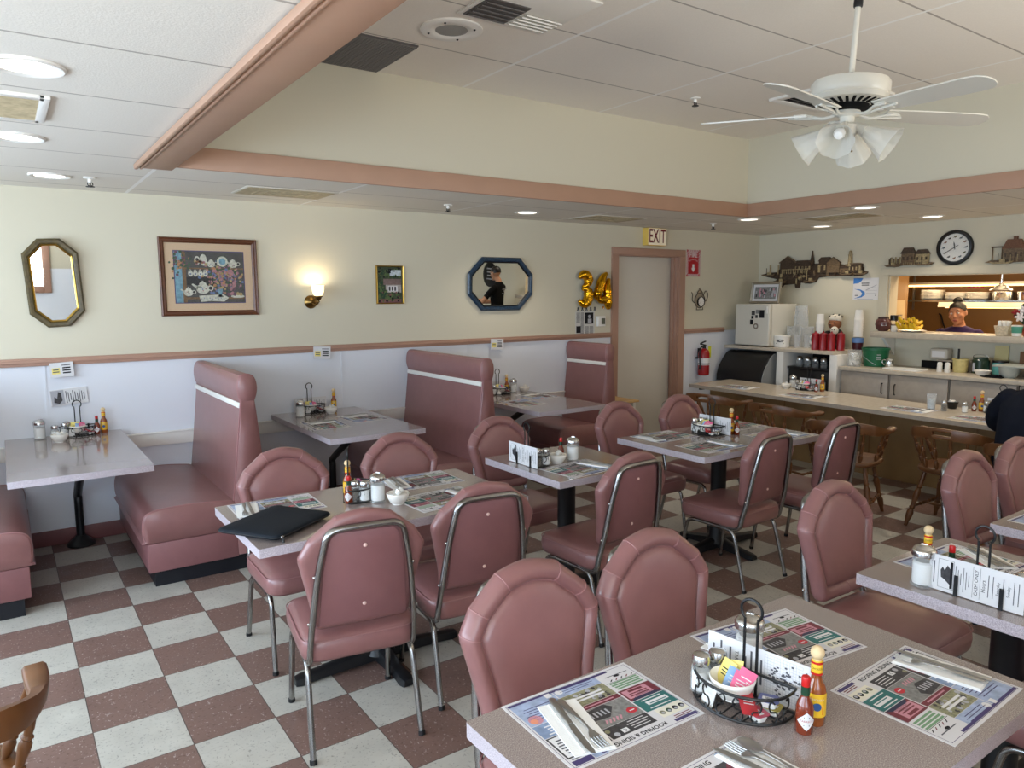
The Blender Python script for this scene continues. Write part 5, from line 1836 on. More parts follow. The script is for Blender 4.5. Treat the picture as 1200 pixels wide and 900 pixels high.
b.poly([(0.045, -0.085), (0.085, -0.085), (0.075, -0.13), (0.09, -0.145), (0.04, -0.145), (0.055, -0.13)], z + .0021, sky)
b.build('picture_print', t)
MB(glassy('picture glass', (230, 230, 230), 0.02, 0.02)).poly(o(0.032), 0.0115).build('picture_glass', t)

t = on_a('framed_picture', 'small gilt-framed photograph of a house among trees', 'picture', 2.738, 1.762)
fr, o = rect_frame(t, 0.126, 0.162, 0.012, GOLD, 0.02)
b = MB(mat('photo foliage', (52, 66, 44), 0.5, noise=0.5, nscale=60))
b.poly(o(0.010), 0.005)
ph = [mat('photo %s' % n, c, 0.5, noise=0.2, nscale=50) for n, c in (('sky', (190, 200, 206)), ('house', (172, 164, 158)), ('roof', (120, 100, 96)), ('lawn', (78, 100, 56)), ('flowers', (120, 80, 76)))]
b.rect(0.0, 0.075, 0.105, 0.05, 0.0056, ph[0]).rect(-0.06, 0.0, 0.165, 0.05, 0.0058, ph[2]).rect(-0.04, -0.065, 0.145, 0.065, 0.0060, ph[1]).rect(-0.02, -0.055, 0.09, 0.045, 0.0062, PAPER).rect(-0.105, -0.15, 0.21, 0.03, 0.0062, ph[4])
for i in range(3):
    b.rect(-0.012 + i * 0.026, -0.05, 0.016, 0.035, 0.0064, DARKP)
for k in range(90):
    x, y = rnd.uniform(-0.1, 0.1), rnd.choice((rnd.uniform(0.06, 0.14), rnd.uniform(-0.14, -0.06)))
    if x > 0.0 and 0.075 < y < 0.11 and k % 3: continue
    b.disc(x, y, 0.005 + 0.008 * rnd.random(), 0.0066 + k * 1e-5, (ph[3], ph[3], INK, ph[4])[k % 4] if y < 0 else (ph[3], DGREEN, INK)[k % 3], 7)
for k in range(40):
    b.disc(rnd.uniform(-0.108, -0.03), rnd.uniform(-0.1, 0.02), 0.012 * rnd.random() + 0.004, 0.0076 + k * 1e-5, (ph[3], DGREEN)[k % 2], 7)
b.build('picture_print', t)

# wall lamp
t = on_a('wall_sconce', 'lit brass wall lamp with an opal glass shade', 'lamp', 2.045, 1.625)
MB(BRASS).lathe([(0.052, 0.0), (0.053, 0.006), (0.046, 0.012), (0.040, 0.022), (0.024, 0.030), (0.012, 0.040), (0.0005, 0.042)], n=28).build('back_plate', t)
MB(BRASS).tube(smoothline([(0.0, 0, 0.02), (0.01, -0.02, 0.055), (0.026, -0.012, 0.085), (0.030, 0.018, 0.095)], 5), 0.007, n=8).lathe([(0.012, 0.0), (0.022, 0.008), (0.026, 0.022), (0.034, 0.026), (0.035, 0.034)], (0.030, 0.014, 0.095), n=20, rot=(-90, 0, 0)).ball((0.030, 0.004, 0.095), 0.011).build('lamp_arm', t)
MB(SHADE_LIT).lathe([(0.026, 0.0), (0.036, 0.012), (0.044, 0.035), (0.047, 0.058), (0.046, 0.075), (0.050, 0.086)], (0.030, 0.046, 0.095), n=28, rot=(-90, 0, 0), cap=False).build('lamp_shade', t)
MB(SHADE_LIT).ball((0.030, 0.082, 0.095), (0.02, 0.026, 0.02)).build('light_bulb', t)

# cards pinned at the rail
def notice(x, z, w, h, roll, label, yellow=True):
    t = on_a('notice_card', label, 'notice', x, z, 0, roll, 'small notice cards on the chair rail')
    t.location.y -= 0.0305
    b = MB(PAPER)
    b.box((0, 0, 0), (w, h, 0.004), PAPER)
    if yellow: b.rect(-w * 0.42, -h * 0.28, w * 0.34, h * 0.42, 0.0024, YELP)
    b.lines(-w * 0.40, -h * 0.02, w * 0.30, 2, h * 0.15, 0.0028, GREYINK)
    b.lines(-w * 0.02, h * 0.28, w * 0.42, 1, h * 0.15, 0.0026, GREYINK, h * 0.06)
    b.lines(-w * 0.02, h * 0.08, w * 0.44, 3, h * 0.17, 0.0026, INK, h * 0.09)
    b.build('printed_card', t)
notice(0.317, 1.193, 0.136, 0.098, 2.5, 'small printed card below the gilt octagonal mirror')
notice(2.112, 1.217, 0.142, 0.100, -3, 'small printed card on the rail below the wall lamp')
notice(3.81, 1.212, 0.14, 0.100, -3, 'small printed card on the rail below the blue-framed mirror')
t = on_a('menu_holder', 'paper menus pinned on the wall above the leftmost booth table', 'menu', 0.348, 1.008, 0, 4)
b = MB(PAPER)
b.box((0, 0, 0.006), (0.215, 0.108, 0.012), PAPER)
b.rect(-0.103, -0.05, 0.075, 0.1, 0.0124, PALEINK).poly([(-0.09, -0.03), (-0.085, 0.01), (-0.07, -0.005), (-0.06, 0.04), (-0.045, 0.03), (-0.04, -0.02), (-0.06, -0.042)], 0.0127, DARKP)
for k in range(9):
    b.rect(-0.018 + k * 0.013, -0.042 + 0.008 * (k % 3), 0.005, 0.082 - 0.018 * (k % 3), 0.0124, GREYINK)
b.build('menu_stack', t)

# balloons
def balloon(name, label, pts, x, z, r, loops=()):
    t = on_a(name, label, 'balloon', x, z, group=None)
    b = MB(FOIL)
    for P, rr in pts:
        L = smoothline([(u, v, 0.046) for u, v in P], 5)
        n = len(L)
        rad = [rr * (0.35 + 0.65 * min(1, 3.2 * min(i, n - 1 - i) / n)) * (1 + 0.06 * math.sin(i * 2.1)) for i in range(n)]
        b.tube(L, rad, n=14, up=(0, 0, 1))
    b.build('foil_body', t, ang=80)
    MB(FOIL).poly([(-0.012, -0.168), (0.018, -0.165), (0.004, -0.195)], 0.05).build('filler_tab', t)
balloon('foil_balloon', 'gold foil balloon shaped as the number three', [([(-0.072, 0.118), (-0.04, 0.150), (0.01, 0.150), (0.045, 0.110), (0.030, 0.060), (-0.025, 0.030)], 0.050), ([(-0.03, 0.015), (0.025, 0.005), (0.050, -0.050), (0.030, -0.115), (-0.02, -0.140), (-0.075, -0.105)], 0.052)], 4.872, 1.716, 0.04)
balloon('foil_balloon', 'gold foil balloon shaped as the number four', [([(0.05, 0.175), (-0.005, 0.12), (-0.055, 0.0), (-0.078, -0.06), (-0.055, -0.095)], 0.048), ([(-0.075, -0.085), (-0.02, -0.10), (0.06, -0.085), (0.108, -0.055)], 0.043), ([(0.082, 0.120), (0.060, 0.03), (0.068, -0.08), (0.075, -0.160), (0.078, -0.20)], 0.046)], 5.115, 1.715, 0.04)
# clipping, letters above, thermostat
t = on_a('newspaper_clipping', 'newspaper clipping with black photographs below the gold balloons', 'clipping', 4.915, 1.372)
b = MB(mat('newsprint', (206, 204, 198), 0.8))
b.box((0, 0, 0.002), (0.255, 0.255, 0.003))
b.rect(-0.005, 0.0, 0.115, 0.115, 0.0038, INK).disc(0.055, 0.075, 0.018, 0.0040, PALEINK, 12).rect(0.035, 0.01, 0.05, 0.042, 0.0040, PALEINK).rect(-0.118, -0.09, 0.06, 0.07, 0.0038, INK)
for x, y, n, w in ((-0.118, 0.11, 11, 0.05), (-0.062, 0.11, 22, 0.045), (-0.005, -0.03, 9, 0.055), (0.056, -0.03, 9, 0.055)):
    b.lines(x, y, w, n, 0.0098, 0.0038, GREYINK, 0.005, 0.12)
b.build('printed_sheet', t)
for k in range(5):
    t = on_a('paper_cutout', ('first', 'second', 'third', 'fourth', 'fifth')[k] + ' dark paper cut-out from the left in the row above the newspaper clipping', 'cutout', 4.82 + k * 0.056, 1.522, group='row of small paper cut-outs')
    b = MB(DARKP)
    b.disc(0, 0.012, 0.011, 0.003).poly([(-0.017, -0.016), (0.017, -0.016), (0.008, 0.008), (-0.008, 0.008)], 0.0032).rect(-0.004, -0.022, 0.008, 0.02, 0.0034, PALEINK)
    b.build('cutout_sheet', t)
t = on_a('thermostat', 'white wall thermostat right of the newspaper clipping', 'thermostat', 5.122, 1.395)
MB(WHITE).box((0, 0, 0.012), (0.115, 0.105, 0.024), bev=0.005).build('housing', t)
MB(mat('thermostat display', (92, 96, 84), 0.4)).box((0.022, 0, 0.0245), (0.050, 0.062, 0.003)).build('display', t)
MB(WHITE).box((-0.035, -0.005, 0.026), (0.022, 0.07, 0.004), bev=0.001).build('cover', t)

# exit sign
t = on_a('exit_sign', 'exit sign with dark red letters above the door', 'sign', 5.857, 2.282)
b = MB(mat('aged yellow plastic', (232, 196, 96), 0.5))
b.box((0, 0, 0.04), (0.285, 0.185, 0.08), bev=0.004)
b.build('sign_box', t)
b = MB(mat('sign face', (238, 226, 202), 0.45, emit=(255, 236, 200), estr=0.12))
b.rect(-0.134, -0.088, 0.268, 0.176, 0.0806)
b.text('EXIT', 0.205, 0.0, 0.0, 0.0812, mat('exit letters', (112, 20, 24), 0.5), sx=0.60, bold=0.003)
b.build('sign_face', t)
# fire extinguisher sign
t = on_a('fire_sign', 'red and white striped fire extinguisher sign beside the door', 'sign', 6.524, 2.018)
b = MB(PAPER)
b.box((0, 0, 0.002), (0.235, 0.30, 0.003), PAPER)
for k in range(-9, 14):
    y = -0.15 + k * 0.032
    for x0, x1 in ((-0.117, -0.085), (0.085, 0.117)):
        a, c = y, y + 0.016
        q = [(x0, a), (x1, a + 0.032), (x1, c + 0.032), (x0, c)]
        q = [(u, max(-0.15, min(0.15, v))) for u, v in q]
        if abs(q[0][1] - q[3][1]) + abs(q[1][1] - q[2][1]) > 0.002: b.poly(q, 0.0037, SIGNRED)
for k in range(9):
    x = -0.117 + k * 0.027
    for y0 in (-0.15, 0.122):
        b.poly([(x, y0), (x + 0.013, y0), (min(x + 0.03, 0.117), y0 + 0.028), (min(x + 0.017, 0.117), y0 + 0.028)], 0.0038, SIGNRED)
b.rect(-0.085, -0.122, 0.17, 0.244, 0.0039, SIGNRED)
b.text('FIRE', 0.078, 0, 0.090, 0.0043, PAPER, sx=0.95, bold=0.0015)
for k, ch in enumerate('EXTINGUISHER'):
    a = R(150 - k * 120 / 11)
    b.text(ch, 0.020, 0.075 * math.cos(a), 0.0 + 0.042 * math.sin(a), 0.0043, PAPER, rot=math.degrees(a) - 90)
b.poly([(-0.016, -0.012), (0.016, -0.012), (0.016, -0.055), (0.036, -0.055), (0.0, -0.100), (-0.036, -0.055), (-0.016, -0.055)], 0.0043, PAPER)
b.build('sign_plate', t)
# teapot wire clock
t = on_a('teapot_clock', 'small wire teapot wall clock right of the door', 'clock', 6.642, 1.615)
b = MB(BRONZE_D)
body = [(0.085 * math.cos(R(a)), -0.02 + 0.085 * math.sin(R(a)), 0.01) for a in range(0, 360, 15)]
b.tube(body, 0.004, n=6, closed=True)
b.tube(smoothline([(-0.075, -0.05, 0.01), (-0.125, -0.02, 0.01), (-0.125, 0.05, 0.01), (-0.145, 0.075, 0.01)], 4), 0.004, n=6)
b.tube(smoothline([(0.06, 0.045, 0.01), (0.10, 0.09, 0.01), (0.135, 0.05, 0.01), (0.12, -0.01, 0.01), (0.08, -0.035, 0.01)], 4), 0.004, n=6)
b.tube(arc((0, 0.055, 0.01), 0.045, 0, 180, 10, 'xy'), 0.004, n=6).tube(arc((0, 0.112, 0.01), 0.012, 0, 360, 10, 'xy'), 0.003, n=6)
b.tube([(-0.05, -0.10, 0.01), (-0.055, -0.125, 0.01), (0.055, -0.125, 0.01), (0.05, -0.10, 0.01)], 0.004, n=6)
b.build('wire_outline', t)
b = MB(mat('woven tan panel', (160, 146, 124), 0.7, noise=0.3, nscale=120))
b.lathe([(0.083, 0.004), (0.0005, 0.006)], (0, -0.02, 0), n=24, cap=False).disc(0, 0.058, 0.042, 0.006)
b.build('teapot_body', t)
MB(BLACK).lathe([(0.058, 0.006), (0.060, 0.022), (0.053, 0.024), (0.052, 0.018)], (0.015, -0.035, 0), n=28, cap=False).build('clock_bezel', t)
b = MB(WHITEM)
b.disc(0.015, -0.035, 0.053, 0.017, None, 24).rect(0.014, -0.036, 0.002, 0.035, 0.018, INK).poly([(0.014, -0.037), (-0.012, -0.055), (-0.013, -0.053), (0.016, -0.033)], 0.0182, INK)
for k in range(12):
    b.disc(0.015 + 0.043 * math.sin(R(30 * k)), -0.035 + 0.043 * math.cos(R(30 * k)), 0.003, 0.0178, INK, 6)
b.build('clock_face', t)
# extinguisher
t = thing('fire_extinguisher', 'red fire extinguisher with a yellow tag hanging by the counter', 'fire extinguisher', (6.65, YA - 0.085, 0.735))
MB(mat('extinguisher red', (150, 20, 26), 0.3)).lathe([(0.05, 0.0), (0.062, 0.008), (0.064, 0.03), (0.064, 0.25), (0.055, 0.285), (0.03, 0.305), (0.022, 0.31)], n=24).build('cylinder', t)
b = MB(PAPER)
b.lathe([(0.0645, 0.12), (0.0645, 0.20)], n=24, cap=False).lathe([(0.0648, 0.128), (0.0648, 0.142)], n=24, m=BLACK, cap=False)
b.build('label', t)
MB(BLACKM).lathe([(0.022, 0.30), (0.02, 0.34), (0.015, 0.345)], n=14).box((-0.02, 0, 0.355), (0.09, 0.02, 0.014), rot=(0, 12, 0)).box((-0.02, 0, 0.382), (0.085, 0.02, 0.010), rot=(0, -14, 0)).build('valve_handle', t)
MB(RUBBER).tube(smoothline([(0.02, 0, 0.33), (-0.06, -0.01, 0.33), (-0.085, -0.01, 0.25), (-0.075, -0.01, 0.12)], 5), 0.008, n=8).lathe([(0.008, 0), (0.014, -0.05)], (-0.075, -0.01, 0.12), n=10).build('hose', t)
MB(mat('yellow inspection tag', (226, 226, 60), 0.5)).box((0.06, -0.03, 0.27), (0.06, 0.003, 0.13), rot=(0, 0, 10)).build('inspection_tag', t)
MB(BLACKM).box((0, 0.075, 0.26), (0.03, 0.02, 0.10)).box((0, 0.066, 0.20), (0.14, 0.006, 0.02)).build('wall_hook', t)

# ------------------------------------------------------------------ wall of the pass-through
def house(b, x, y, w, h, rh, z0, d, mw, mr, ov=0.01):
    """a relief house: walls, gable roof, dark windows"""
    b.box((x + w / 2, y + h / 2, z0 + d / 2), (w, h, d), mw)
    b.prism([(x - ov, y + h), (x + w + ov, y + h), (x + w * 0.82, y + h + rh), (x + w * 0.18, y + h + rh)], z0, z0 + d + 0.006, mr)
    n = max(2, int(w / 0.04))
    for k in range(n):
        b.box((x + w * (k + 0.5) / n, y + h * 0.45, z0 + d), (w / n * 0.4, h * 0.4, 0.004), BRONZE_D if mw is not BRONZE_D else BRONZE_L)

def boat(b, x, y, L, z0, m):
    b.prism([(x, y + 0.02), (x + L * 0.15, y), (x + L * 0.85, y), (x + L, y + 0.024), (x + L * 0.8, y + 0.015), (x + L * 0.2, y + 0.014)], z0, z0 + 0.03, m)
    b.box((x + L * 0.55, y + 0.03, z0 + 0.015), (L * 0.25, 0.03, 0.02), BRONZE_L)
    b.box((x + L * 0.35, y + 0.05, z0 + 0.015), (0.005, 0.09, 0.005), BRONZE_D)

def gable(b, x, y, w, h, rh, z0, d, mw, mr):
    b.box((x + w / 2, y + h / 2, z0 + d / 2), (w, h, d), mw)
    b.prism([(x - 0.012, y + h), (x + w + 0.012, y + h), (x + w / 2, y + h + rh)], z0, z0 + d + 0.004, mw)
    b.tube([(x - 0.015, y + h, z0 + d), (x + w / 2, y + h + rh + 0.004, z0 + d), (x + w + 0.015, y + h, z0 + d)], 0.007, mr, n=6)

t = on_b('wall_relief', 'long bronze relief plaque of a harbour town with lighthouse', 'wall sculpture', 5.0, 1.9)
b = MB(BRONZE)
base = [(-0.68, 0.0), (-0.55, 0.02), (-0.40, 0.03), (0.0, 0.0), (0.30, -0.01), (0.62, 0.01), (0.67, 0.0), (0.66, -0.02), (0.60, -0.045), (0.10, -0.04), (0.06, -0.10), (-0.02, -0.12), (-0.14, -0.105), (-0.15, -0.165), (-0.20, -0.165), (-0.21, -0.12), (-0.36, -0.13), (-0.38, -0.155), (-0.41, -0.13), (-0.50, -0.10), (-0.45, -0.06), (-0.60, -0.03)]
b.prism(base, 0.004, 0.022, BRONZE_D)
b.prism([(-0.46, 0.0), (-0.45, 0.05), (-0.30, 0.10), (0.06, 0.11), (0.36, 0.09), (0.62, 0.05), (0.62, -0.01), (0.0, -0.06), (-0.3, -0.09)], 0.005, 0.014, BRONZE_D)
gable(b, -0.40, 0.015, 0.20, 0.115, 0.070, 0.01, 0.035, BRONZE_D, BRONZE)
house(b, -0.215, 0.02, 0.22, 0.095, 0.035, 0.008, 0.030, BRONZE_D, BRONZE_D)
for k in range(6):
    b.lathe([(0.036 - 0.005 * k, 0.0), (0.008, 0.045)], (0.005, 0.10 + k * 0.022, 0.02), DGREEN if False else BRONZE_D, 8, rot=(-90, 0, 0))
house(b, 0.10, 0.0, 0.15, 0.13, 0.045, 0.008, 0.03, BRONZE_D, BRONZE_D)
gable(b, 0.205, 0.0, 0.15, 0.105, 0.06, 0.016, 0.03, BRONZE, BRONZE_D)
house(b, 0.36, -0.005, 0.10, 0.05, 0.025, 0.012, 0.03, BRONZE, BRONZE_D)
house(b, 0.45, 0.0, 0.16, 0.085, 0.012, 0.008, 0.03, BRONZE_D, BRONZE)
b.lathe([(0.026, 0), (0.019, 0.12), (0.024, 0.122), (0.024, 0.13), (0.015, 0.132), (0.015, 0.155), (0.020, 0.157), (0.001, 0.178)], (0.465, 0.06, 0.022), BRONZE_L, 12, rot=(-90, 0, 0))
rr_ = random.Random(3)
for k in range(26):
    x = -0.42 + 0.052 * k + rr_.uniform(-0.02, 0.02)
    if x < 0.62: b.box((x, rr_.uniform(-0.02, 0.05), 0.034), (rr_.uniform(0.006, 0.03), rr_.uniform(0.03, 0.08), 0.014), (BRONZE, BRONZE_L, BRONZE_D)[k % 3], rot=(0, 0, rr_.uniform(-6, 6)))
for k in range(12):
    b.tube([(-0.37 + k * 0.03, 0.0, 0.045), (-0.37 + k * 0.03, 0.055, 0.045)], 0.004, BRONZE_L, n=5)
b.tube([(-0.38, 0.05, 0.045), (-0.02, 0.05, 0.045)], 0.004, BRONZE_L, n=5)
for x, y, L in ((-0.66, -0.02, 0.20), (-0.48, -0.10, 0.17), (-0.08, -0.10, 0.15), (0.36, -0.03, 0.16), (0.52, -0.03, 0.15)):
    boat(b, x, y, L, 0.024, BRONZE)
for x, y in ((-0.545, 0.06), (-0.43, 0.06), (-0.18, -0.06), (-0.12, 0.0), (-0.05, -0.02)):
    b.tube([(x, y - 0.06, 0.035), (x, y + 0.05, 0.035)], 0.008, BRONZE_L, n=7)
for k in range(10):
    b.ball((-0.10 + rr_.uniform(-.1, .14), -0.055 + rr_.uniform(-.045, .05), 0.03), rr_.uniform(0.012, 0.03), (BRONZE, BRONZE_D, BRONZE_L)[k % 3], 8, 6)
b.build('relief_body', t, ang=30)

t = on_b('wall_relief', 'small bronze relief of a pier building left of the wall clock', 'wall sculpture', 3.90, 2.0)
b = MB(BRONZE)
b.prism([(-0.25, -0.045), (-0.15, -0.065), (-0.06, -0.05), (0.22, -0.05), (0.25, -0.03), (0.20, -0.02), (0.0, -0.015), (-0.20, -0.03)], 0.004, 0.022, BRONZE)
house(b, -0.07, -0.02, 0.13, 0.09, 0.06, 0.008, 0.03, BRONZE, BRONZE_D)
house(b, 0.07, -0.02, 0.13, 0.08, 0.045, 0.008, 0.025, BRONZE_L, BRONZE_D)
for k in range(6):
    b.tube([(-0.20 + k * 0.022, -0.03, 0.024), (-0.20 + k * 0.022, 0.02 + 0.02 * (k % 2), 0.024)], 0.007, (BRONZE, BRONZE_L)[k % 2], n=6)
for k in range(12):
    b.tube([(-0.05 + k * 0.022, -0.045, 0.03), (-0.05 + k * 0.022, 0.012, 0.03)], 0.0035, BRONZE_L, n=5)
boat(b, -0.24, -0.06, 0.16, 0.02, BRONZE)
boat(b, 0.08, -0.055, 0.16, 0.02, BRONZE)
b.build('relief_body', t, ang=30)

t = on_b('wall_relief', 'bronze relief of a brown-roofed wharf house right of the wall clock', 'wall sculpture', 2.92, 2.0)
b = MB(BRONZE)
b.prism([(-0.27, -0.05), (-0.20, -0.06), (0.0, -0.055), (0.28, -0.05), (0.27, -0.02), (-0.22, -0.03)], 0.004, 0.022, BRONZE)
BRR = mat('brown roof resin', (112, 74, 50), 0.55, noise=0.25, nscale=80)
house(b, -0.11, -0.03, 0.17, 0.10, 0.085, 0.008, 0.035, BRONZE, BRR)
house(b, 0.05, -0.03, 0.22, 0.09, 0.055, 0.006, 0.03, BRONZE, BRR)
b.box((-0.02, 0.165, 0.02), (0.03, 0.035, 0.03), BRR)
for x in (-0.205, -0.125):
    b.tube([(x, -0.03, 0.025), (x, 0.09, 0.025)], 0.006, n=6)
b.box((-0.165, 0.09, 0.025), (0.10, 0.012, 0.02), BRONZE_D)
for k in range(13):
    b.tube([(-0.10 + k * 0.028, -0.045, 0.045), (-0.10 + k * 0.028, 0.015 + 0.01 * (k % 2), 0.045)], 0.004, (BRONZE_L, BRONZE)[k % 2], n=5)
boat(b, -0.22, -0.065, 0.20, 0.024, BRONZE_L)
b.build('relief_body', t, ang=30)

t = on_b('wall_clock', 'round black wall clock with bird pictures for hours', 'clock', 3.468, 2.108)
MB(BLACK).lathe([(0.168, 0.0), (0.170, 0.02), (0.162, 0.036), (0.146, 0.038), (0.136, 0.026), (0.134, 0.012)], n=48, cap=False).build('clock_case', t)
b = MB(WHITEM)
b.disc(0, 0, 0.136, 0.013, None, 40)
BIRD = [mat('bird %s' % n, c, 0.6) for n, c in (('olive', (98, 92, 54)), ('slate', (70, 84, 88)), ('russet', (128, 82, 50)), ('black', (44, 40, 34)))]
for k in range(12):
    a = R(30 * k)
    x, y = 0.103 * math.sin(a), 0.103 * math.cos(a)
    m = BIRD[k % 4]
    b.disc(x, y, 0.013, 0.0136, m, 10, 0.007).disc(x + 0.009, y + 0.008, 0.0055, 0.0138, m, 8).poly([(x - 0.010, y - 0.002), (x - 0.024, y - 0.010), (x - 0.010, y - 0.007)], 0.0138, m).rect(x - 0.003, y - 0.016, 0.0015, 0.010, 0.0138, INK)
for k in range(60):
    a = R(6 * k)
    b.disc(0.128 * math.sin(a), 0.128 * math.cos(a), 0.0012, 0.0136, GREYINK, 5)
b.build('clock_face', t)
b = MB(INK)
def hand(L, w, deg, z, tail=0.02):
    a = R(deg)
    d, n = V((math.sin(a), math.cos(a))), V((math.cos(a), -math.sin(a)))
    q = [d * -tail + n * w * .6, d * -tail - n * w * .6, d * L * .6 - n * w, d * L, d * L * .6 + n * w]
    b.poly([(v.x, v.y) for v in q], z)
hand(0.062, 0.005, -10, 0.0165); hand(0.108, 0.004, 240, 0.018, 0.04)
b.build('clock_hands', t)
MB(glassy('clock glass', (230, 232, 230), 0.03, 0.02)).lathe([(0.140, 0.024), (0.09, 0.030), (0.0005, 0.032)], n=36, cap=False).build('clock_glass', t)

t = on_b('wall_poster', 'white notice with blue swooshes beside the pass-through', 'poster', 4.355, 1.715)
b = MB(PAPER)
b.box((0, 0, 0.001), (0.285, 0.235, 0.0015), PAPER)
BLU = mat('swoosh blue', (64, 124, 196), 0.6)
b.poly([(-0.14, 0.117), (-0.03, 0.117), (-0.05, 0.085), (-0.08, 0.062), (-0.14, 0.055)], 0.0021, BLU)
sw = [(-0.13, 0.0), (-0.06, -0.005), (-0.01, -0.03), (0.0, -0.06), (-0.04, -0.09), (-0.13, -0.105), (-0.05, -0.075), (-0.035, -0.05), (-0.06, -0.02)]
b.poly(sw, 0.0021, BLU)
b.lines(-0.05, 0.055, 0.09, 2, 0.02, 0.0021, GREYINK, 0.011, 0.1).lines(-0.12, -0.06, 0.04, 2, 0.016, 0.0022, GREYINK, 0.008).lines(0.0, 0.012, 0.13, 3, 0.03, 0.0021, PALEINK, 0.003).lines(-0.1, -0.112, 0.2, 1, 0.03, 0.0021, PALEINK, 0.005).disc(0.115, -0.07, 0.006, 0.0021, INK)
b.poly([(0.0, -0.01), (0.12, 0.045), (0.125, 0.04), (0.01, -0.018)], 0.0021, PALEINK)
b.build('printed_sheet', t)


# ------------------------------------------------------------------ back counters
t = thing('tall_counter', 'taller back counter holding the small fridge and pitchers', 'counter', (7.41, 5.0, 0))
b = MB(CTR)
b.box((0, 0.02, 1.047), (0.62, 1.40, 0.036), bev=0.003)
b.build('countertop', t)
for y in (-0.04, -0.68):
    MB(WHITEM).box((0, y, 0.515), (0.60, 0.085, 1.03), bev=0.003).build('side_panel', t)
MB(BLACKMATT).box((0.27, -0.36, 0.53), (0.02, 0.55, 1.0)).build('back_panel', t)
t = thing('low_counter', 'lower back counter with greige laminate worktop under the pass-through', 'counter', (7.41, 2.7, 0))
MB(CTR).box((0, 0.0, 0.9), (0.64, 3.10, 0.036), bev=0.004).build('countertop', t)
MB(CTR_EDGE).box((0.24, -0.30, 0.965), (0.14, 2.2, 0.095), bev=0.003).build('back_ledge', t)
MB(BLACKMATT).box((0.167, 0.74, 0.962), (0.008, 0.42, 0.075)).build('ledge_slot', t)

def cabinet(y0, y1, hinge, label):
    t = thing('base_cabinet', label, 'cabinet', (7.42, (y0 + y1) / 2, 0), 0, 'greige base cabinets')
    w = y1 - y0
    MB(CAB).box((0.01, 0, 0.44), (0.54, w - 0.004, 0.88)).build('carcass', t)
    d = MB(CAB).box((-0.272, 0, 0.47), (0.022, w - 0.014, 0.80), bev=0.003).build('door', t)
    y = (w / 2 - 0.06) * hinge
    MB(BLACKM).tube(smoothline([(-0.282, y, 0.68), (-0.305, y, 0.69), (-0.305, y, 0.77), (-0.282, y, 0.78)], 4), 0.005, n=6).build('handle', d)
cabinet(3.742, 4.245, -1, 'greige cabinet at left under the green bucket')
cabinet(3.185, 3.735, 1, 'second greige cabinet, right of the one under the bucket')
cabinet(2.625, 3.178, -1, 'third greige cabinet, behind the clear tumbler')
cabinet(2.07, 2.618, 1, 'fourth greige cabinet, behind the seated customer')
cabinet(1.15, 2.06, 1, 'last greige cabinet, past the right edge of the picture')

# ice machine with its sloped black lid
t = thing('ice_machine', 'grey ice machine with a sloped black lid under the tall counter', 'ice machine', (7.3, 5.365, 0))
b = MB(mat('ice machine grey', (150, 152, 152), 0.45))
prof = [(-0.37, 0.0), (-0.37, 0.72), (-0.34, 0.80), (-0.22, 0.96), (-0.16, 0.995), (0.35, 0.995), (0.35, 0.0)]
b.rings([[(x, -0.315, z) for x, z in prof], [(x, 0.31, z) for x, z in prof]])
b.build('bin', t)
b = MB(mat('black lid plastic', (22, 22, 24), 0.4))
lid = [(-0.395, 0.66), (-0.395, 0.735), (-0.365, 0.82), (-0.29, 0.92), (-0.22, 0.985), (-0.15, 1.008), (-0.12, 1.008), (-0.16, 0.97), (-0.30, 0.86), (-0.36, 0.74), (-0.372, 0.66)]
b.rings([[(x, -0.305, z) for x, z in lid], [(x, 0.30, z) for x, z in lid]])
b.build('lid', t)
# dispenser in the dark bay with four jars
t = thing('coffee_machine', 'black drinks machine in the dark bay of the tall counter', 'coffee machine', (7.42, 4.64, 0))
MB(BLACK).box((0, 0, 0.42), (0.46, 0.52, 0.84), bev=0.01).box((-0.02, 0, 0.855), (0.44, 0.54, 0.03), bev=0.005).build('cabinet_body', t)
b = MB(BRUSHED)
b.box((-0.235, 0, 0.6), (0.012, 0.40, 0.25), bev=0.003)
b.build('front_plate', t)
def jar():
    t = thing('syrup_jar', '', 'jar', group='silver-topped jars in the dark bay')
    MB(GLASS).lathe([(0.03, 0), (0.032, 0.004), (0.032, 0.075), (0.026, 0.085)], n=18).build('glass_jar', t)
    MB(STEEL).lathe([(0.033, 0.072), (0.033, 0.095), (0.022, 0.11), (0.006, 0.115)], n=18).build('steel_lid', t)
    return t
J = Kind(jar)
for k in range(4):
    J.put((7.24, 4.80 - 0.098 * k, 0.8705), 0, ('first', 'second', 'third', 'fourth')[k] + ' silver-topped jar from the left in the dark bay under the tall counter', 'silver-topped jars in the dark bay')

ZT, ZL, ZP = 1.0655, 0.9185, 1.2765
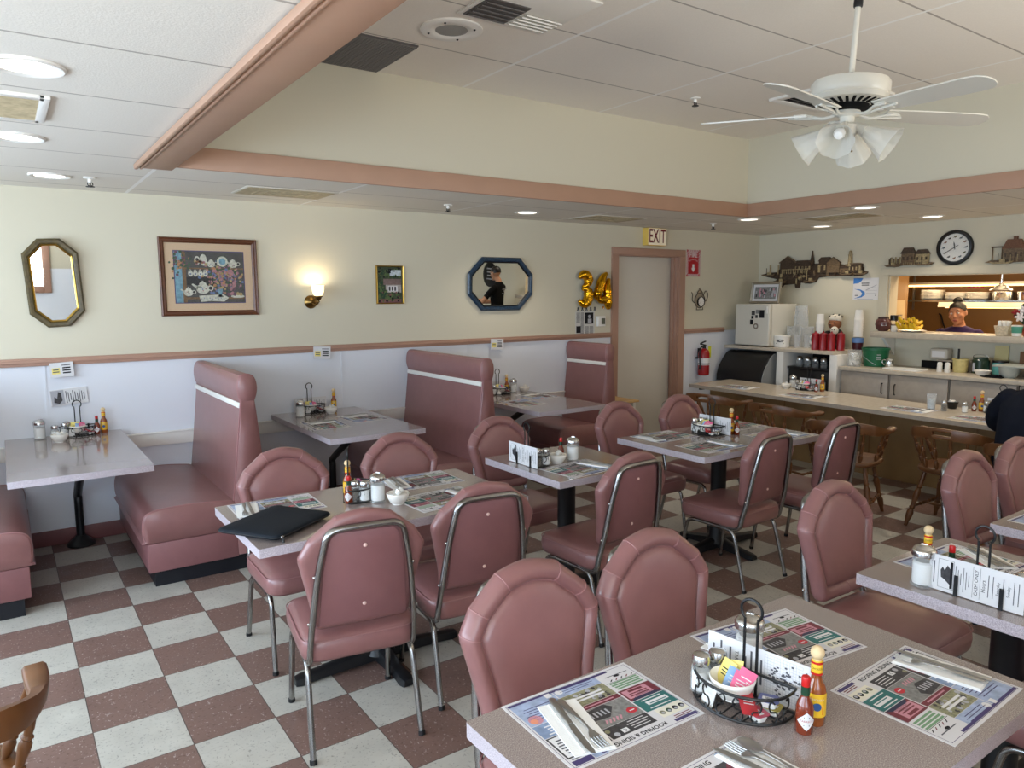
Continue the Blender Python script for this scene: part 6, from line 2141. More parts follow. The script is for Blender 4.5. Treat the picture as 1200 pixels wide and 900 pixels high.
# small fridge with magnets and a framed picture on top
t = thing('mini_fridge', 'small white refrigerator on the tall back counter', 'refrigerator', (7.36, 5.345, ZT))
MB(WHITE_P).box((0.03, 0, 0.25), (0.46, 0.46, 0.475), bev=0.008).build('cabinet_body', t)
d = MB(WHITE_P).box((-0.232, 0, 0.25), (0.05, 0.462, 0.472), bev=0.012, seg=3).build('door', t)
MB(WHITE).box((-0.26, -0.205, 0.42), (0.012, 0.018, 0.08), bev=0.003).build('handle', d)
for k, (y, z, w, h, m) in enumerate(((-0.02, 0.385, 0.045, 0.05, DARKP), (-0.075, 0.40, 0.04, 0.045, GREYP), (-0.135, 0.375, 0.065, 0.09, INK), (-0.01, 0.335, 0.03, 0.035, INK), (-0.065, 0.345, 0.03, 0.035, DARKP), (0.0, 0.28, 0.04, 0.055, INK))):
    o = MB(m).box((0, 0, 0), (0.004, w, h), bev=0.001).build('fridge_magnet', None, (7.36 - 0.2595, 5.345 + y, ZT + z))
    tag(o, ('dark square photo magnet high on the fridge door', 'grey photo magnet between two dark ones on the fridge', 'largest black photo magnet on the fridge door', 'tiny black magnet second row on the fridge', 'small dark magnet above the heart on the fridge', 'black magnet left of the heart on the fridge')[k], 'magnet', 'fridge magnets')
o = MB(mat('pewter heart', (140, 126, 112), 0.4)).lathe([(0.030, 0), (0.034, 0.003), (0.024, 0.007), (0.017, 0.004)], n=18, cap=False, rot=(0, -90, 0)).build('fridge_magnet', None, (7.36 - 0.258, 5.345 - 0.06, ZT + 0.235))
tag(o, 'round pewter wreath magnet, lowest on the fridge door', 'magnet', 'fridge magnets')
t = thing('framed_picture', 'silver-framed picture standing on the small fridge', 'picture', (7.30, 5.33, ZT + 0.4885), rot=(80, 0, -90))
b = MB(PAPER)
def o_(d): return [(-0.20 + d, 0 + d), (0.20 - d, 0 + d), (0.20 - d, 0.255 - d), (-0.20 + d, 0.255 - d)]
f = MB(mat('dull silver frame', (164, 156, 140), 0.35, metal=0.7))
frame_rings(f, [(o_(0), 0.0), (o_(0.002), 0.018), (o_(0.012), 0.022), (o_(0.03), 0.012), (o_(0.031), 0.004)], None)
f.build('frame', t, ang=20)
b.poly(o_(0.006), 0.001, DARKP)
b.poly(o_(0.029), 0.005, PAPER)
b.rect(-0.145, 0.055, 0.29, 0.14, 0.0055, GREYP)
for k in range(40):
    b.rect(-0.14 + rnd.random() * 0.265, 0.06 + rnd.random() * 0.095, 0.018, 0.03, 0.0057 + k * 1e-5, (DARKP, ROSEP, PALEINK, GREYP)[k % 4])
b.build('picture_print', t)

t = thing('plastic_tub', 'white tub with a printed label beside the small fridge', 'tub', (7.28, 5.19 - 0.13, ZT), 0)
MB(WHITE).lathe([(0.078, 0), (0.082, 0.004), (0.088, 0.115), (0.088, 0.118)], n=28).build('tub_body', t)
MB(WHITE).lathe([(0.092, 0.112), (0.092, 0.128), (0.088, 0.132), (0.0005, 0.130)], n=28).build('tub_lid', t)
b = MB(INK)
i0 = 0
b.disc(0, 0.075, 0.042, 0.0006, DARKP, 20, 0.016).disc(0, 0.077, 0.030, 0.0010, GREYP, 16, 0.009).lines(-0.045, 0.04, 0.09, 1, 0.02, 0.0006, INK, 0.008, 0.05)
wrapv(b, 0, 0.0875)
o = b.build('label_print', t, rot=(0, 0, -70))

def pitcher():
    t = thing('pitcher', '', 'pitcher', group='clear plastic pitchers')
    MB(PLASTIC).lathe([(0.062, 0), (0.065, 0.004), (0.082, 0.225), (0.085, 0.228), (0.082, 0.232), (0.078, 0.225), (0.062, 0.008), (0.0005, 0.006)], n=28, cap=False).build('pitcher_body', t)
    MB(PLASTIC).tube(smoothline([(0.078, 0, 0.20), (0.125, 0, 0.205), (0.13, 0, 0.15), (0.11, 0, 0.09), (0.072, 0, 0.06)], 5), 0.009, n=8, flat=1.4).build('handle', t)
    return t
PT = Kind(pitcher)
PT.put((7.46, 5.03, ZT), 60, 'clear plastic pitcher at left of the pair on the tall counter', 'clear plastic pitchers')
PT.put((7.44, 4.86, ZT), 60, 'clear plastic pitcher at right of the pair, under the inverted one', 'clear plastic pitchers')
PT.put((7.46, 4.945, ZT + 0.4665), 0, 'clear pitcher stacked upside down on the other two', 'clear plastic pitchers', (180, 0, 60))
def tumb():
    return tag(MB(PLASTIC).lathe([(0.028, 0), (0.030, 0.003), (0.040, 0.15), (0.038, 0.15), (0.028, 0.006), (0.0005, 0.005)], n=20, cap=False).build('plastic_tumbler'), '', 'glass')
TU = Kind(tumb)
for k, (x, y) in enumerate(((7.36, 4.79), (7.38, 4.70), (7.28, 4.86))):
    TU.put((x, y, ZT), 0, ('clear tumbler just left of the white cup stack', 'clear tumbler in front of the white cup stack', 'clear tumbler before the pitchers')[k], 'clear plastic tumblers')
def foam_cup():
    return tag(MB(WHITEM).lathe([(0.034, 0.0), (0.036, 0.002), (0.046, 0.105), (0.048, 0.108), (0.048, 0.113), (0.043, 0.113), (0.034, 0.006), (0.0005, 0.005)], n=20, cap=False).build('foam_cup'), '', 'cup')
FC = Kind(foam_cup)
for x, y, n, z0, lb in ((7.52, 4.745, 10, ZT, 'white foam cup in the stack behind the spotted plush toy'), (7.54, 4.31, 7, ZT + 0.14, 'white foam cup in the stack on the blue-lidded box')):
    for k in range(n):
        FC.put((x, y, z0 + 0.114 + k * 0.029), 0, lb, lb.replace('cup in', 'cups in'), (180, 0, 0))
t = thing('lidded_box', 'tub with a blue lid below the right stack of foam cups', 'container', (7.54, 4.31, ZT))
MB(mat('dark berry tub', (70, 24, 34), 0.3)).lathe([(0.045, 0), (0.05, 0.004), (0.056, 0.075), (0.056, 0.08)], n=22).build('tub_body', t)
MB(mat('blue lid', (96, 130, 182), 0.4)).lathe([(0.059, 0.078), (0.060, 0.12), (0.056, 0.128), (0.03, 0.132), (0.0005, 0.135)], n=22).build('tub_lid', t)
# plush toy, spotted cap
t = thing('plush_toy', 'black and white spotted plush animal sitting on the tall counter', 'toy', (7.56, 4.58, ZT))
b = MB(mat('black plush', (30, 26, 26), 0.95, bump=0.6, bscale=300))
b.ball((0, 0, 0.11), (0.085, 0.095, 0.115)).ball((-0.06, 0.09, 0.13), (0.04, 0.04, 0.075), rot=(30, 20, 0)).ball((-0.06, -0.09, 0.13), (0.04, 0.04, 0.075), rot=(-30, 20, 0)).ball((-0.08, 0.06, 0.03), (0.06, 0.035, 0.032)).ball((-0.08, -0.06, 0.03), (0.06, 0.035, 0.032))
b.build('body', t)
b = MB(mat('brown plush', (142, 92, 62), 0.95, bump=0.6, bscale=300))
b.ball((-0.01, 0.01, 0.27), (0.068, 0.072, 0.066)).ball((-0.07, 0.01, 0.255), (0.03, 0.034, 0.026))
b.build('head', t)
b = MB(mat('cream plush', (226, 218, 200), 0.95, bump=0.6, bscale=300))
b.ball((0.005, 0.01, 0.325), (0.070, 0.074, 0.050)).ball((-0.085, -0.035, 0.20), (0.035, 0.045, 0.045))
for k in range(14):
    a, e = rnd.uniform(0, 6.28), rnd.uniform(0.1, 1.2)
    b.ball((0.005 + 0.069 * math.cos(a) * math.cos(e), 0.01 + 0.073 * math.sin(a) * math.cos(e), 0.325 + 0.049 * math.sin(e)), (0.010, 0.010, 0.008), BLACKMATT, 7, 5)
b.build('spotted_cap', t)
b = MB(BLACK)
for s in (-1, 1):
    b.ball((-0.066, 0.01 + s * 0.026, 0.285), 0.008, None, 8, 6)
b.ball((-0.099, 0.01, 0.262), 0.010, None, 8, 6).ball((-0.115, -0.05, 0.21), 0.007, None, 8, 6).ball((-0.118, -0.028, 0.21), 0.007, None, 8, 6)
b.build('eyes_and_nose', t)
# ketchup bottles
def ketchup():
    t = thing('squeeze_bottle', '', 'bottle', group='red squeeze bottles')
    MB(DRED).lathe([(0.036, 0), (0.040, 0.004), (0.040, 0.15), (0.036, 0.160), (0.034, 0.166)], n=20, flute=0.03, fl_n=10).build('bottle_body', t)
    MB(DRED).lathe([(0.039, 0.156), (0.039, 0.178), (0.02, 0.184), (0.008, 0.190), (0.006, 0.204)], n=20).build('nozzle_cap', t)
    return t
KB = Kind(ketchup)
for k, (x, y) in enumerate(((7.19, 4.585), (7.20, 4.50), (7.215, 4.415), (7.30, 4.36))):
    KB.put((x, y, ZT), 0, 'red squeeze bottle, %s of the four on the tall counter' % ('leftmost', 'second from left', 'third from left', 'rightmost')[k], 'red squeeze bottles')
t = thing('coffee_pot', 'round black glass coffee pot behind the red squeeze bottles', 'coffee pot', (7.42, 4.66, ZT))
MB(mat('coffee dark', (26, 18, 14), 0.1)).lathe([(0.05, 0), (0.07, 0.02), (0.075, 0.06), (0.055, 0.11), (0.04, 0.125)], n=24).build('glass_body', t)
MB(WHITE).tube(smoothline([(-0.03, 0.04, 0.13), (-0.06, 0.09, 0.13), (-0.06, 0.10, 0.08), (-0.05, 0.07, 0.03)], 4), 0.010, n=8).build('handle', t)
MB(WHITE).lathe([(0.042, 0.125), (0.042, 0.14), (0.02, 0.15), (0.0005, 0.15)], n=20).build('lid', t)

# low counter
t = thing('marshmallow_jar', 'clear jar of white creamers left of the green bucket', 'jar', (7.24, 4.165, ZL))
MB(PLASTIC).lathe([(0.06, 0), (0.063, 0.004), (0.066, 0.16), (0.063, 0.168)], n=24).build('jar_wall', t)
b = MB(WHITEM)
for k in range(46):
    a, r, z = rnd.uniform(0, 6.28), 0.045 * math.sqrt(rnd.random()), 0.018 + 0.12 * rnd.random()
    b.lathe([(0.012, -0.008), (0.015, 0.008)], (r * math.cos(a), r * math.sin(a), z), None, 8, rot=(rnd.uniform(0, 180), rnd.uniform(0, 90), 0))
o = b.build('creamer_filling', t)
o['kind'] = 'stuff'
t = thing('bucket', 'green plastic bucket with a thin wire bail on the low counter', 'bucket', (7.42, 4.04, ZL))
MB(GREEN).lathe([(0.105, 0.0), (0.110, 0.004), (0.128, 0.17), (0.135, 0.172), (0.135, 0.19), (0.129, 0.19), (0.107, 0.01), (0.0005, 0.008)], n=36, cap=False).build('pail', t)
MB(PALEINK).tube(smoothline([(-0.05, 0.122, 0.165), (-0.135, 0.07, 0.12), (-0.125, 0.0, 0.06), (-0.10, -0.06, 0.02)], 5), 0.0022, n=5).build('bail', t)
b = MB(PALEINK)
b.lines(-0.02, 0.12, 0.05, 3, 0.022, 0.0008, None, 0.007)
wrapv(b, 0, 0.127)
b.build('print', t, rot=(0, 0, -50))
t = thing('steel_creamer', 'steel creamer jug right of the green bucket', 'jug', (7.36, 3.86, ZL))
MB(STEEL).lathe([(0.036, 0), (0.042, 0.01), (0.040, 0.05), (0.036, 0.075), (0.041, 0.09), (0.038, 0.09), (0.034, 0.07)], n=24, cap=False).lathe([(0.036, 0), (0.0005, 0)], n=24, cap=False).build('jug_body', t)
MB(STEEL).tube(smoothline([(0, 0.038, 0.075), (0, 0.07, 0.075), (0, 0.072, 0.04), (0, 0.04, 0.02)], 4), 0.005, n=6).build('handle', t)
t = thing('cutting_board', 'white cutting board lying on the low counter edge', 'cutting board', (7.28, 3.66, ZL))
MB(WHITE).prism(rrect(0.22, 0.36, 0.03, 4), 0, 0.012).build('board', t)
t = thing('napkin_dispenser', 'pale napkin dispenser on the ledge under the pass shelf', 'dispenser', (7.64, 3.50, 1.013))
MB(mat('pale grey plastic', (196, 190, 178), 0.35)).box((0, 0, 0.055), (0.11, 0.17, 0.11), bev=0.02, seg=3).build('housing', t)
MB(PAPER).box((-0.056, 0, 0.055), (0.004, 0.12, 0.06), bev=0.001).build('napkin_slot', t)
for k, y in enumerate((3.375, 3.305)):
    t = thing('salt_shaker', ('left', 'right')[k] + ' one of two white plastic shakers on the low counter', 'shaker', (7.36, y, ZL), 0, 'white plastic shakers')
    MB(WHITE).lathe([(0.024, 0), (0.026, 0.003), (0.022, 0.06), (0.023, 0.075), (0.018, 0.09), (0.0005, 0.095)], n=18).build('body', t)
t = thing('crock', 'cream ribbed crock with a dark spoon handle on the low counter', 'crock', (7.46, 3.235, ZL))
MB(mat('cream crock', (206, 190, 128), 0.35, noise=0.15, nscale=30)).lathe([(0.055, 0), (0.060, 0.01), (0.066, 0.115), (0.072, 0.118), (0.072, 0.128), (0.064, 0.128), (0.055, 0.02)], n=26, cap=False).build('pot', t)
MB(BLACK).tube([(0, 0.02, 0.08), (0.02, 0.03, 0.22)], 0.010, n=8).build('spoon_handle', t)
t = thing('canister', 'dark green canister with a wire clasp on the low counter', 'canister', (7.50, 3.075, ZL))
MB(mat('bottle green', (40, 58, 44), 0.2)).lathe([(0.068, 0), (0.072, 0.004), (0.072, 0.125), (0.062, 0.135), (0.062, 0.15), (0.0005, 0.155)], n=26).box((-0.06, 0.03, 0.06), (0.03, 0.02, 0.08), PALEINK).build('jar_body', t)
MB(STEEL).tube(smoothline([(0, 0.07, 0.12), (-0.02, 0.05, 0.17), (-0.02, -0.05, 0.17), (0, -0.07, 0.12)], 4), 0.003, n=5).build('wire_clasp', t)
t = thing('tin', 'teal labelled tin on the low counter', 'tin', (7.54, 2.925, ZL))
MB(mat('teal tin', (98, 170, 166), 0.4)).lathe([(0.062, 0), (0.065, 0.003), (0.065, 0.11), (0.062, 0.112)], n=24).build('tin_body', t)
MB(BLACK).lathe([(0.067, 0.108), (0.067, 0.128), (0.0005, 0.130)], n=24).build('tin_lid', t)
t = thing('soup_bowl', 'white bowl beside the black cloth on the low counter', 'bowl', (7.32, 2.985, ZL))
MB(CERAMIC).lathe([(0.04, 0), (0.045, 0.003), (0.072, 0.045), (0.069, 0.046), (0.042, 0.008), (0.0005, 0.007)], n=26, cap=False).build('bowl_body', t)
t = thing('folded_cloth', 'folded black cloth on the low counter before the teal tin', 'cloth', (7.24, 2.86, ZL))
b = MB(BLACKMATT)
b.prism([(-0.07, -0.09), (0.06, -0.08), (0.07, 0.05), (-0.02, 0.10), (-0.08, 0.04)], 0, 0.008).prism([(-0.05, -0.07), (0.05, -0.06), (0.05, 0.03), (-0.05, 0.05)], 0.008, 0.018).prism([(-0.03, -0.05), (0.04, -0.05), (0.02, 0.03)], 0.018, 0.024)
b.build('cloth_folds', t)
t = thing('order_card', 'pale yellow card standing against the wall under the pass shelf', 'card', (7.70, 2.985, 1.013))
MB(mat('pale yellow card', (220, 206, 150), 0.7)).box((0, 0, 0.08), (0.012, 0.115, 0.16)).build('card_stack', t)
t = thing('steam_pan', 'pale grey divided pan at the right end of the low counter', 'pan', (7.35, 2.66, ZL))
PG = mat('pale grey pan', (176, 180, 172), 0.35)
b = MB(PG)
b.box((0, 0, 0.105), (0.30, 0.40, 0.014), bev=0.004)
for y in (-0.10, 0.10):
    b.lathe([(0.05, 0), (0.075, 0.03), (0.085, 0.10)], (-0.05, y, 0), None, 22)
b.build('pan_body', t)
t = thing('cardboard_box', 'brown box standing behind the grey pan', 'box', (7.64, 2.72, 1.013))
MB(mat('brown card', (124, 90, 62), 0.7)).box((0, 0, 0.06), (0.10, 0.15, 0.12), bev=0.003).build('box_body', t)

# ------------------------------------------------------------------ pass-through shelf and what stands on it
t = thing('pass_shelf', 'grey laminate shelf below the kitchen pass-through', 'shelf', (7.66, 2.5, 0))
MB(CTR).box((0, 0, 1.2445), (0.42, 3.26, 0.062), bev=0.004).build('shelf_board', t)
for y in (1.50, -0.2):
    MB(WHITE).rings([[(0.055, y, 1.213), (-0.17, y, 1.213), (-0.15, y, 1.19), (0.055, y, 1.02)], [(0.055, y + 0.03, 1.213), (-0.17, y + 0.03, 1.213), (-0.15, y + 0.03, 1.19), (0.055, y + 0.03, 1.02)]]).build('bracket', t)
t = thing('round_jar', 'round dark brown jar at the left end of the pass shelf', 'jar', (7.56, 4.055, ZP))
MB(mat('brown glazed jar', (88, 52, 50), 0.25)).lathe([(0.04, 0), (0.065, 0.02), (0.078, 0.07), (0.068, 0.115), (0.05, 0.13)], n=26).build('jar_body', t)
MB(mat('dark lid', (54, 36, 36), 0.35)).lathe([(0.053, 0.128), (0.05, 0.145), (0.0005, 0.15)], n=24).build('jar_lid', t)
b = MB(PALEINK)
b.lines(-0.03, 0.08, 0.06, 2, 0.022, 0.0008, None, 0.010)
wrapv(b, 0, 0.0785)
b.build('label_print', t, rot=(0, 0, -55))
t = thing('spice_jar', 'glass jar with a black lid between the brown jar and bananas', 'jar', (7.64, 3.985, ZP))
MB(GLASS).lathe([(0.036, 0), (0.038, 0.003), (0.038, 0.10), (0.032, 0.112)], n=20).build('glass_body', t)
MB(mat('tea leaves', (120, 104, 84), 0.8, noise=0.4, nscale=200)).lathe([(0.033, 0.004), (0.034, 0.07), (0.0005, 0.072)], n=18).build('contents', t)
MB(BLACK).lathe([(0.038, 0.108), (0.038, 0.16), (0.034, 0.164), (0.0005, 0.164)], n=20).build('jar_lid', t)
t = thing('creamer_jug', 'small white jug beside the black-lidded jar', 'jug', (7.54, 3.925, ZP))
MB(CERAMIC).lathe([(0.028, 0), (0.034, 0.01), (0.030, 0.045), (0.034, 0.06), (0.030, 0.06)], n=18).build('jug_body', t)
t = thing('banana_plate', 'oval plate under the yellow bananas on the pass shelf', 'plate', (7.58, 3.77, ZP))
MB(CERAMIC).lathe([(0.08, 0), (0.09, 0.002), (0.135, 0.016), (0.133, 0.018), (0.085, 0.006), (0.0005, 0.005)], n=30, cap=False).build('plate_body', t)
def banana():
    b = MB(BANANA)
    pts = [(0.0, -0.095, 0.028), (0.0, -0.07, 0.014), (0.0, -0.03, 0.002), (0.0, 0.01, 0.0), (0.0, 0.05, 0.010), (0.0, 0.08, 0.032), (0.0, 0.094, 0.05)]
    L = smoothline(pts, 4)
    n = len(L)
    b.tube(L, [0.006 + 0.014 * math.sin(PI * min(1, max(0.06, i / (n - 1) * 0.96))) ** 0.5 for i in range(n)], n=6)
    b.ball((0, 0.097, 0.055), (0.006, 0.008, 0.008), WOOD_D, 7, 5).ball((0, -0.098, 0.030), (0.005, 0.005, 0.005), BLACK, 7, 5)
    return tag(b.build('banana', ang=50), '', 'banana')
BN = Kind(banana)
for k in range(9):
    y = 3.70 + 0.020 * k
    BN.put((7.565 + 0.02 * math.sin(k * 2.3), y, ZP + 0.040 + (0.05 if k % 2 else 0.0)), 0, 'ripe yellow banana piled on the plate on the pass shelf', 'bananas piled on the plate', (90 * 0 + 8 * math.sin(k), 12 * math.cos(k * 1.7), 90 + 14 * math.sin(k * 3.1)))
t = thing('utensil_basket', 'cream basket of wrapped cutlery at the right on the pass shelf', 'basket', (7.56, 2.93, ZP))
MB(mat('cream basket', (216, 200, 172), 0.6, noise=0.2, nscale=60)).lathe([(0.055, 0), (0.06, 0.004), (0.078, 0.09), (0.074, 0.09), (0.055, 0.01), (0.0005, 0.009)], n=22, cap=False, flute=0.03, fl_n=11).build('basket_body', t)
b = MB(WHITEM)
for k in range(7):
    a = R(51 * k)
    b.box((0.035 * math.cos(a), 0.035 * math.sin(a), 0.085), (0.025, 0.03, 0.10), rot=(18 * math.sin(a), -14 * math.cos(a), 30 * k), bev=0.004)
b.build('wrapped_bundle', t)
t = thing('paper_cup', 'white cup with a teal print on the pass shelf', 'cup', (7.50, 2.80, ZP))
MB(WHITE).lathe([(0.034, 0), (0.036, 0.002), (0.046, 0.098), (0.048, 0.10)], n=22).build('cup_body', t)
b = MB(mat('teal cup print', (86, 160, 136), 0.6))
b.lathe([(0.0392, 0.03), (0.0455, 0.088)], n=22, cap=False)
b.build('cup_print', t)
t = thing('tall_cup', 'tall white cup right of the teal-printed cup', 'cup', (7.50, 2.705, ZP))
MB(WHITE).lathe([(0.03, 0), (0.032, 0.002), (0.042, 0.13), (0.044, 0.132)], n=22).build('cup_body', t)
t = thing('poinsettia', 'potted red and white artificial flower at the right on the pass shelf', 'plant', (7.66, 2.76, ZP))
MB(mat('red pot', (140, 28, 34), 0.4)).lathe([(0.045, 0), (0.05, 0.004), (0.064, 0.10), (0.068, 0.10)], n=20).build('pot', t)
b = MB(mat('dark foliage', (34, 66, 42), 0.7))
b.ball((0, 0, 0.17), (0.085, 0.09, 0.085))
for k in range(16):
    a = R(k * 137.5)
    e = R(rnd.uniform(-10, 70))
    p = V((0.09 * math.cos(a) * math.cos(e), 0.09 * math.sin(a) * math.cos(e), 0.18 + 0.10 * math.sin(e)))
    b.ball(p, (0.045, 0.02, 0.006), None, 8, 5, rot=(0, -math.degrees(e), math.degrees(a)))
b.build('foliage', t)
WPET = mat('white petal', (224, 216, 214), 0.7)
RP = mat('red petal', (150, 36, 40), 0.7)
for c0, m in (((-0.085, 0.03, 0.24), None), ((-0.08, -0.05, 0.27), RP), ((-0.095, 0.05, 0.17), None), ((-0.06, 0.09, 0.21), RP), ((0.0, 0.0, 0.30), RP)):
    b = MB(m or WPET)
    for k in range(6):
        a = R(60 * k)
        b.ball((c0[0], c0[1] + 0.022 * math.cos(a), c0[2] + 0.022 * math.sin(a)), (0.007, 0.024, 0.012), None, 8, 5, rot=(60 * k, 0, 0))
    b.build('flower_head', t)

# kitchen shelves, lamps, plates and pans
t = thing('kitchen_shelf', 'steel shelf of plates inside the kitchen pass-through', 'shelf', (8.75, 2.8, 0))
MB(STEEL).box((0, 0, 1.578), (0.34, 3.3, 0.02)).build('shelf_board', t)
MB(KITCHEN).box((0.19, 0, 1.68), (0.012, 3.3, 0.22)).build('back_panel', t)
for y in (1.55, 0.2, -1.2):
    MB(BRUSHED).box((0.0, y, 1.95), (0.02, 0.02, 0.95)).build('post', t)
t = thing('upper_shelf', 'upper shelf with a warm lit edge in the kitchen opening', 'shelf', (8.79, 2.8, 0))
MB(mat('warm steel', (220, 206, 180), 0.4, metal=0.4)).box((-0.01, 0, 1.772), (0.34, 3.3, 0.024)).build('shelf_board', t)
MB(TUBE_LIT).tube([(-0.15, -1.6, 1.748), (-0.15, 1.6, 1.748)], 0.011, n=8).build('lamp_tube', t)
t = thing('heat_lamp', 'long steel heat-lamp hood below the plate shelf', 'heat lamp', (8.62, 2.585, 0))
MB(mat('hood enamel', (228, 214, 186), 0.35)).rings([[(-0.07, -1.4, 1.513), (0.07, -1.4, 1.513), (0.05, -1.4, 1.565), (-0.05, -1.4, 1.565)][::1], [(-0.07, 1.4, 1.513), (0.07, 1.4, 1.513), (0.05, 1.4, 1.565), (-0.05, 1.4, 1.565)]]).build('hood', t)
MB(TUBE_LIT).tube([(0, -1.35, 1.508), (0, 1.35, 1.508)], 0.006, n=8).build('lamp_tube', t)
for y in (1.3, 0.0, -1.2):
    MB(BRUSHED).box((0.045, y, 1.5645), (0.012, 0.012, 0.008)).build('hanger', t)
def plate():
    return tag(MB(CERAMIC).lathe([(0.07, 0), (0.075, 0.002), (0.125, 0.014), (0.127, 0.016), (0.122, 0.017), (0.07, 0.006), (0.0005, 0.005)], n=26, cap=False).build('dinner_plate'), '', 'plate')
PL = Kind(plate)
for y, n, lb in ((4.127, 8, 'leftmost stack on the kitchen shelf'), (3.863, 6, 'second stack on the kitchen shelf'), (3.653, 6, 'third stack on the kitchen shelf, beside the pans')):
    for k in range(n):
        PL.put((8.73, y, 1.5885 + 0.0135 * k), 0, 'white plate in the ' + lb, 'plates in the ' + lb)
def pan():
    t = thing('saute_pan', '', 'pan', group='steel pans on the kitchen shelf')
    MB(STEEL).lathe([(0.10, 0), (0.105, 0.003), (0.115, 0.085), (0.118, 0.088), (0.112, 0.088), (0.10, 0.008), (0.0005, 0.007)], n=30, cap=False).build('pan_body', t)
    MB(BRUSHED).tube([(0.11, 0, 0.07), (0.2, 0, 0.09), (0.26, 0, 0.095)], 0.008, n=6, flat=1.6).build('handle', t)
    return t
PN = Kind(pan)
PN.put((8.73, 3.405, 1.5885), 40, 'steel pan right of the plate stacks, left one', 'steel pans on the kitchen shelf')
PN.put((8.69, 3.15, 1.5885), 20, 'steel pan at the right end of the kitchen shelf', 'steel pans on the kitchen shelf')
t = thing('pendant_lamp', 'steel warming lamp hanging over the pans in the kitchen', 'lamp', (8.62, 3.33, 0))
MB(STEEL).tube([(-0.16, 0, 2.4), (-0.16, 0, 1.76)], 0.013, n=10).build('stem', t)
MB(BRUSHED).lathe([(0.018, 1.765), (0.022, 1.75), (0.055, 1.735), (0.060, 1.72), (0.10, 1.70), (0.102, 1.692)], (-0.16, 0, 0), n=26).build('shade', t)
t = thing('kitchen_sign', 'small red sign on the kitchen wall above the plates', 'sign', (8.931, 3.77, 1.74))
MB(SIGNRED).box((0, 0, 0), (0.004, 0.17, 0.05)).build('sign_plate', t)
for k in range(3):
    MB(PAPER).box((-0.003, 0.04 - 0.04 * k, 0.0), (0.002, 0.025, 0.015)).build('lettering', t)
t = thing('order_notice', 'pale notice with a small grid inside the left of the opening', 'notice', (8.20, 4.215, 1.44), rot=(90, 0, 0))
b = MB(mat('cream paper', (196, 172, 132), 0.7))
b.box((0, 0, 0), (0.19, 0.30, 0.003))
for i in range(4):
    for j in range(4):
        b.rect(-0.05 + i * 0.026, -0.09 + j * 0.022, 0.018, 0.014, 0.0022, GREYINK)
b.build('printed_sheet', t)
t = thing('utensil_hook', 'dark ladle hanging on the kitchen wall', 'ladle', (9.88, 4.52, 1.22))
MB(BLACKM).tube(smoothline([(0, 0.06, 0.18), (-0.01, 0.03, 0.16), (-0.01, 0.0, 0.06), (-0.02, -0.03, 0.0)], 4), 0.009, n=6).ball((-0.03, -0.04, -0.02), (0.03, 0.035, 0.025), None, 10, 7).build('ladle_body', t)


# ------------------------------------------------------------------ people
def fuse(b, name, parent, mats, pick, voxel=0.008):
    """merge overlapping shapes into one continuous skin and colour it by place"""
    o = b.build(name)
    md = o.modifiers.new('fuse', 'REMESH')
    md.mode = 'VOXEL'
    md.voxel_size = voxel
    sm = o.modifiers.new('soft', 'SMOOTH')
    sm.factor = 0.5
    sm.iterations = 4
    dg = bpy.context.evaluated_depsgraph_get()
    me = bpy.data.meshes.new_from_object(o.evaluated_get(dg))
    old = o.data
    o.modifiers.clear()
    o.data = me
    bpy.data.meshes.remove(old)
    me.name = name
    me.materials.clear()
    for m in mats:
        me.materials.append(m)
    for p in me.polygons:
        p.material_index = pick(p.center)
        p.use_smooth = True
    o.parent = parent
    return o

def ell_rings(b, secs, n=22):
    """torso: (centre, half width, half depth) ellipses, facing +Y"""
    b.rings([[(c[0] + rx * math.cos(2 * PI * i / n), c[1] + ry * math.sin(2 * PI * i / n), c[2]) for i in range(n)] for c, rx, ry in secs])

def hand(b, wrist, direc, palmn, s, curl=0.5):
    """palm with four unequal curled fingers and a thumb; s=+1 when the thumb lies on the +side"""
    w, d, nrm = V(wrist), V(direc).normalized(), V(palmn).normalized()
    side = d.cross(nrm).normalized() * s
    nrm = side.cross(d).normalized() * s
    b.rings([[w + d * t + side * (hw * math.cos(2 * PI * i / 12)) + nrm * (hh * math.sin(2 * PI * i / 12)) for i in range(12)] for t, hw, hh in ((-0.02, 0.024, 0.020), (0.0, 0.028, 0.019), (0.04, 0.038, 0.016), (0.075, 0.042, 0.014), (0.090, 0.038, 0.011))])
    for k, L in enumerate((0.070, 0.080, 0.075, 0.058)):
        o = w + d * 0.085 + side * (0.030 - k * 0.020)
        pts = [o - d * 0.02]
        a = 0.0
        p = o
        for q in (0.45, 0.32, 0.23):
            pts.append(p)
            a += curl * 0.8
            p = p + (d * math.cos(a) + nrm * math.sin(a)) * (L * q)
        pts.append(p)
        b.tube(pts, [0.010, 0.0095, 0.009, 0.0085, 0.0065], n=8)
    o = w + d * 0.02 + side * 0.024
    b.tube([o, o + d * 0.022 + side * 0.024 + nrm * 0.008, o + d * 0.052 + side * 0.030 + nrm * 0.018, o + d * 0.072 + side * 0.026 + nrm * 0.026], [0.013, 0.0115, 0.010, 0.007], n=8)

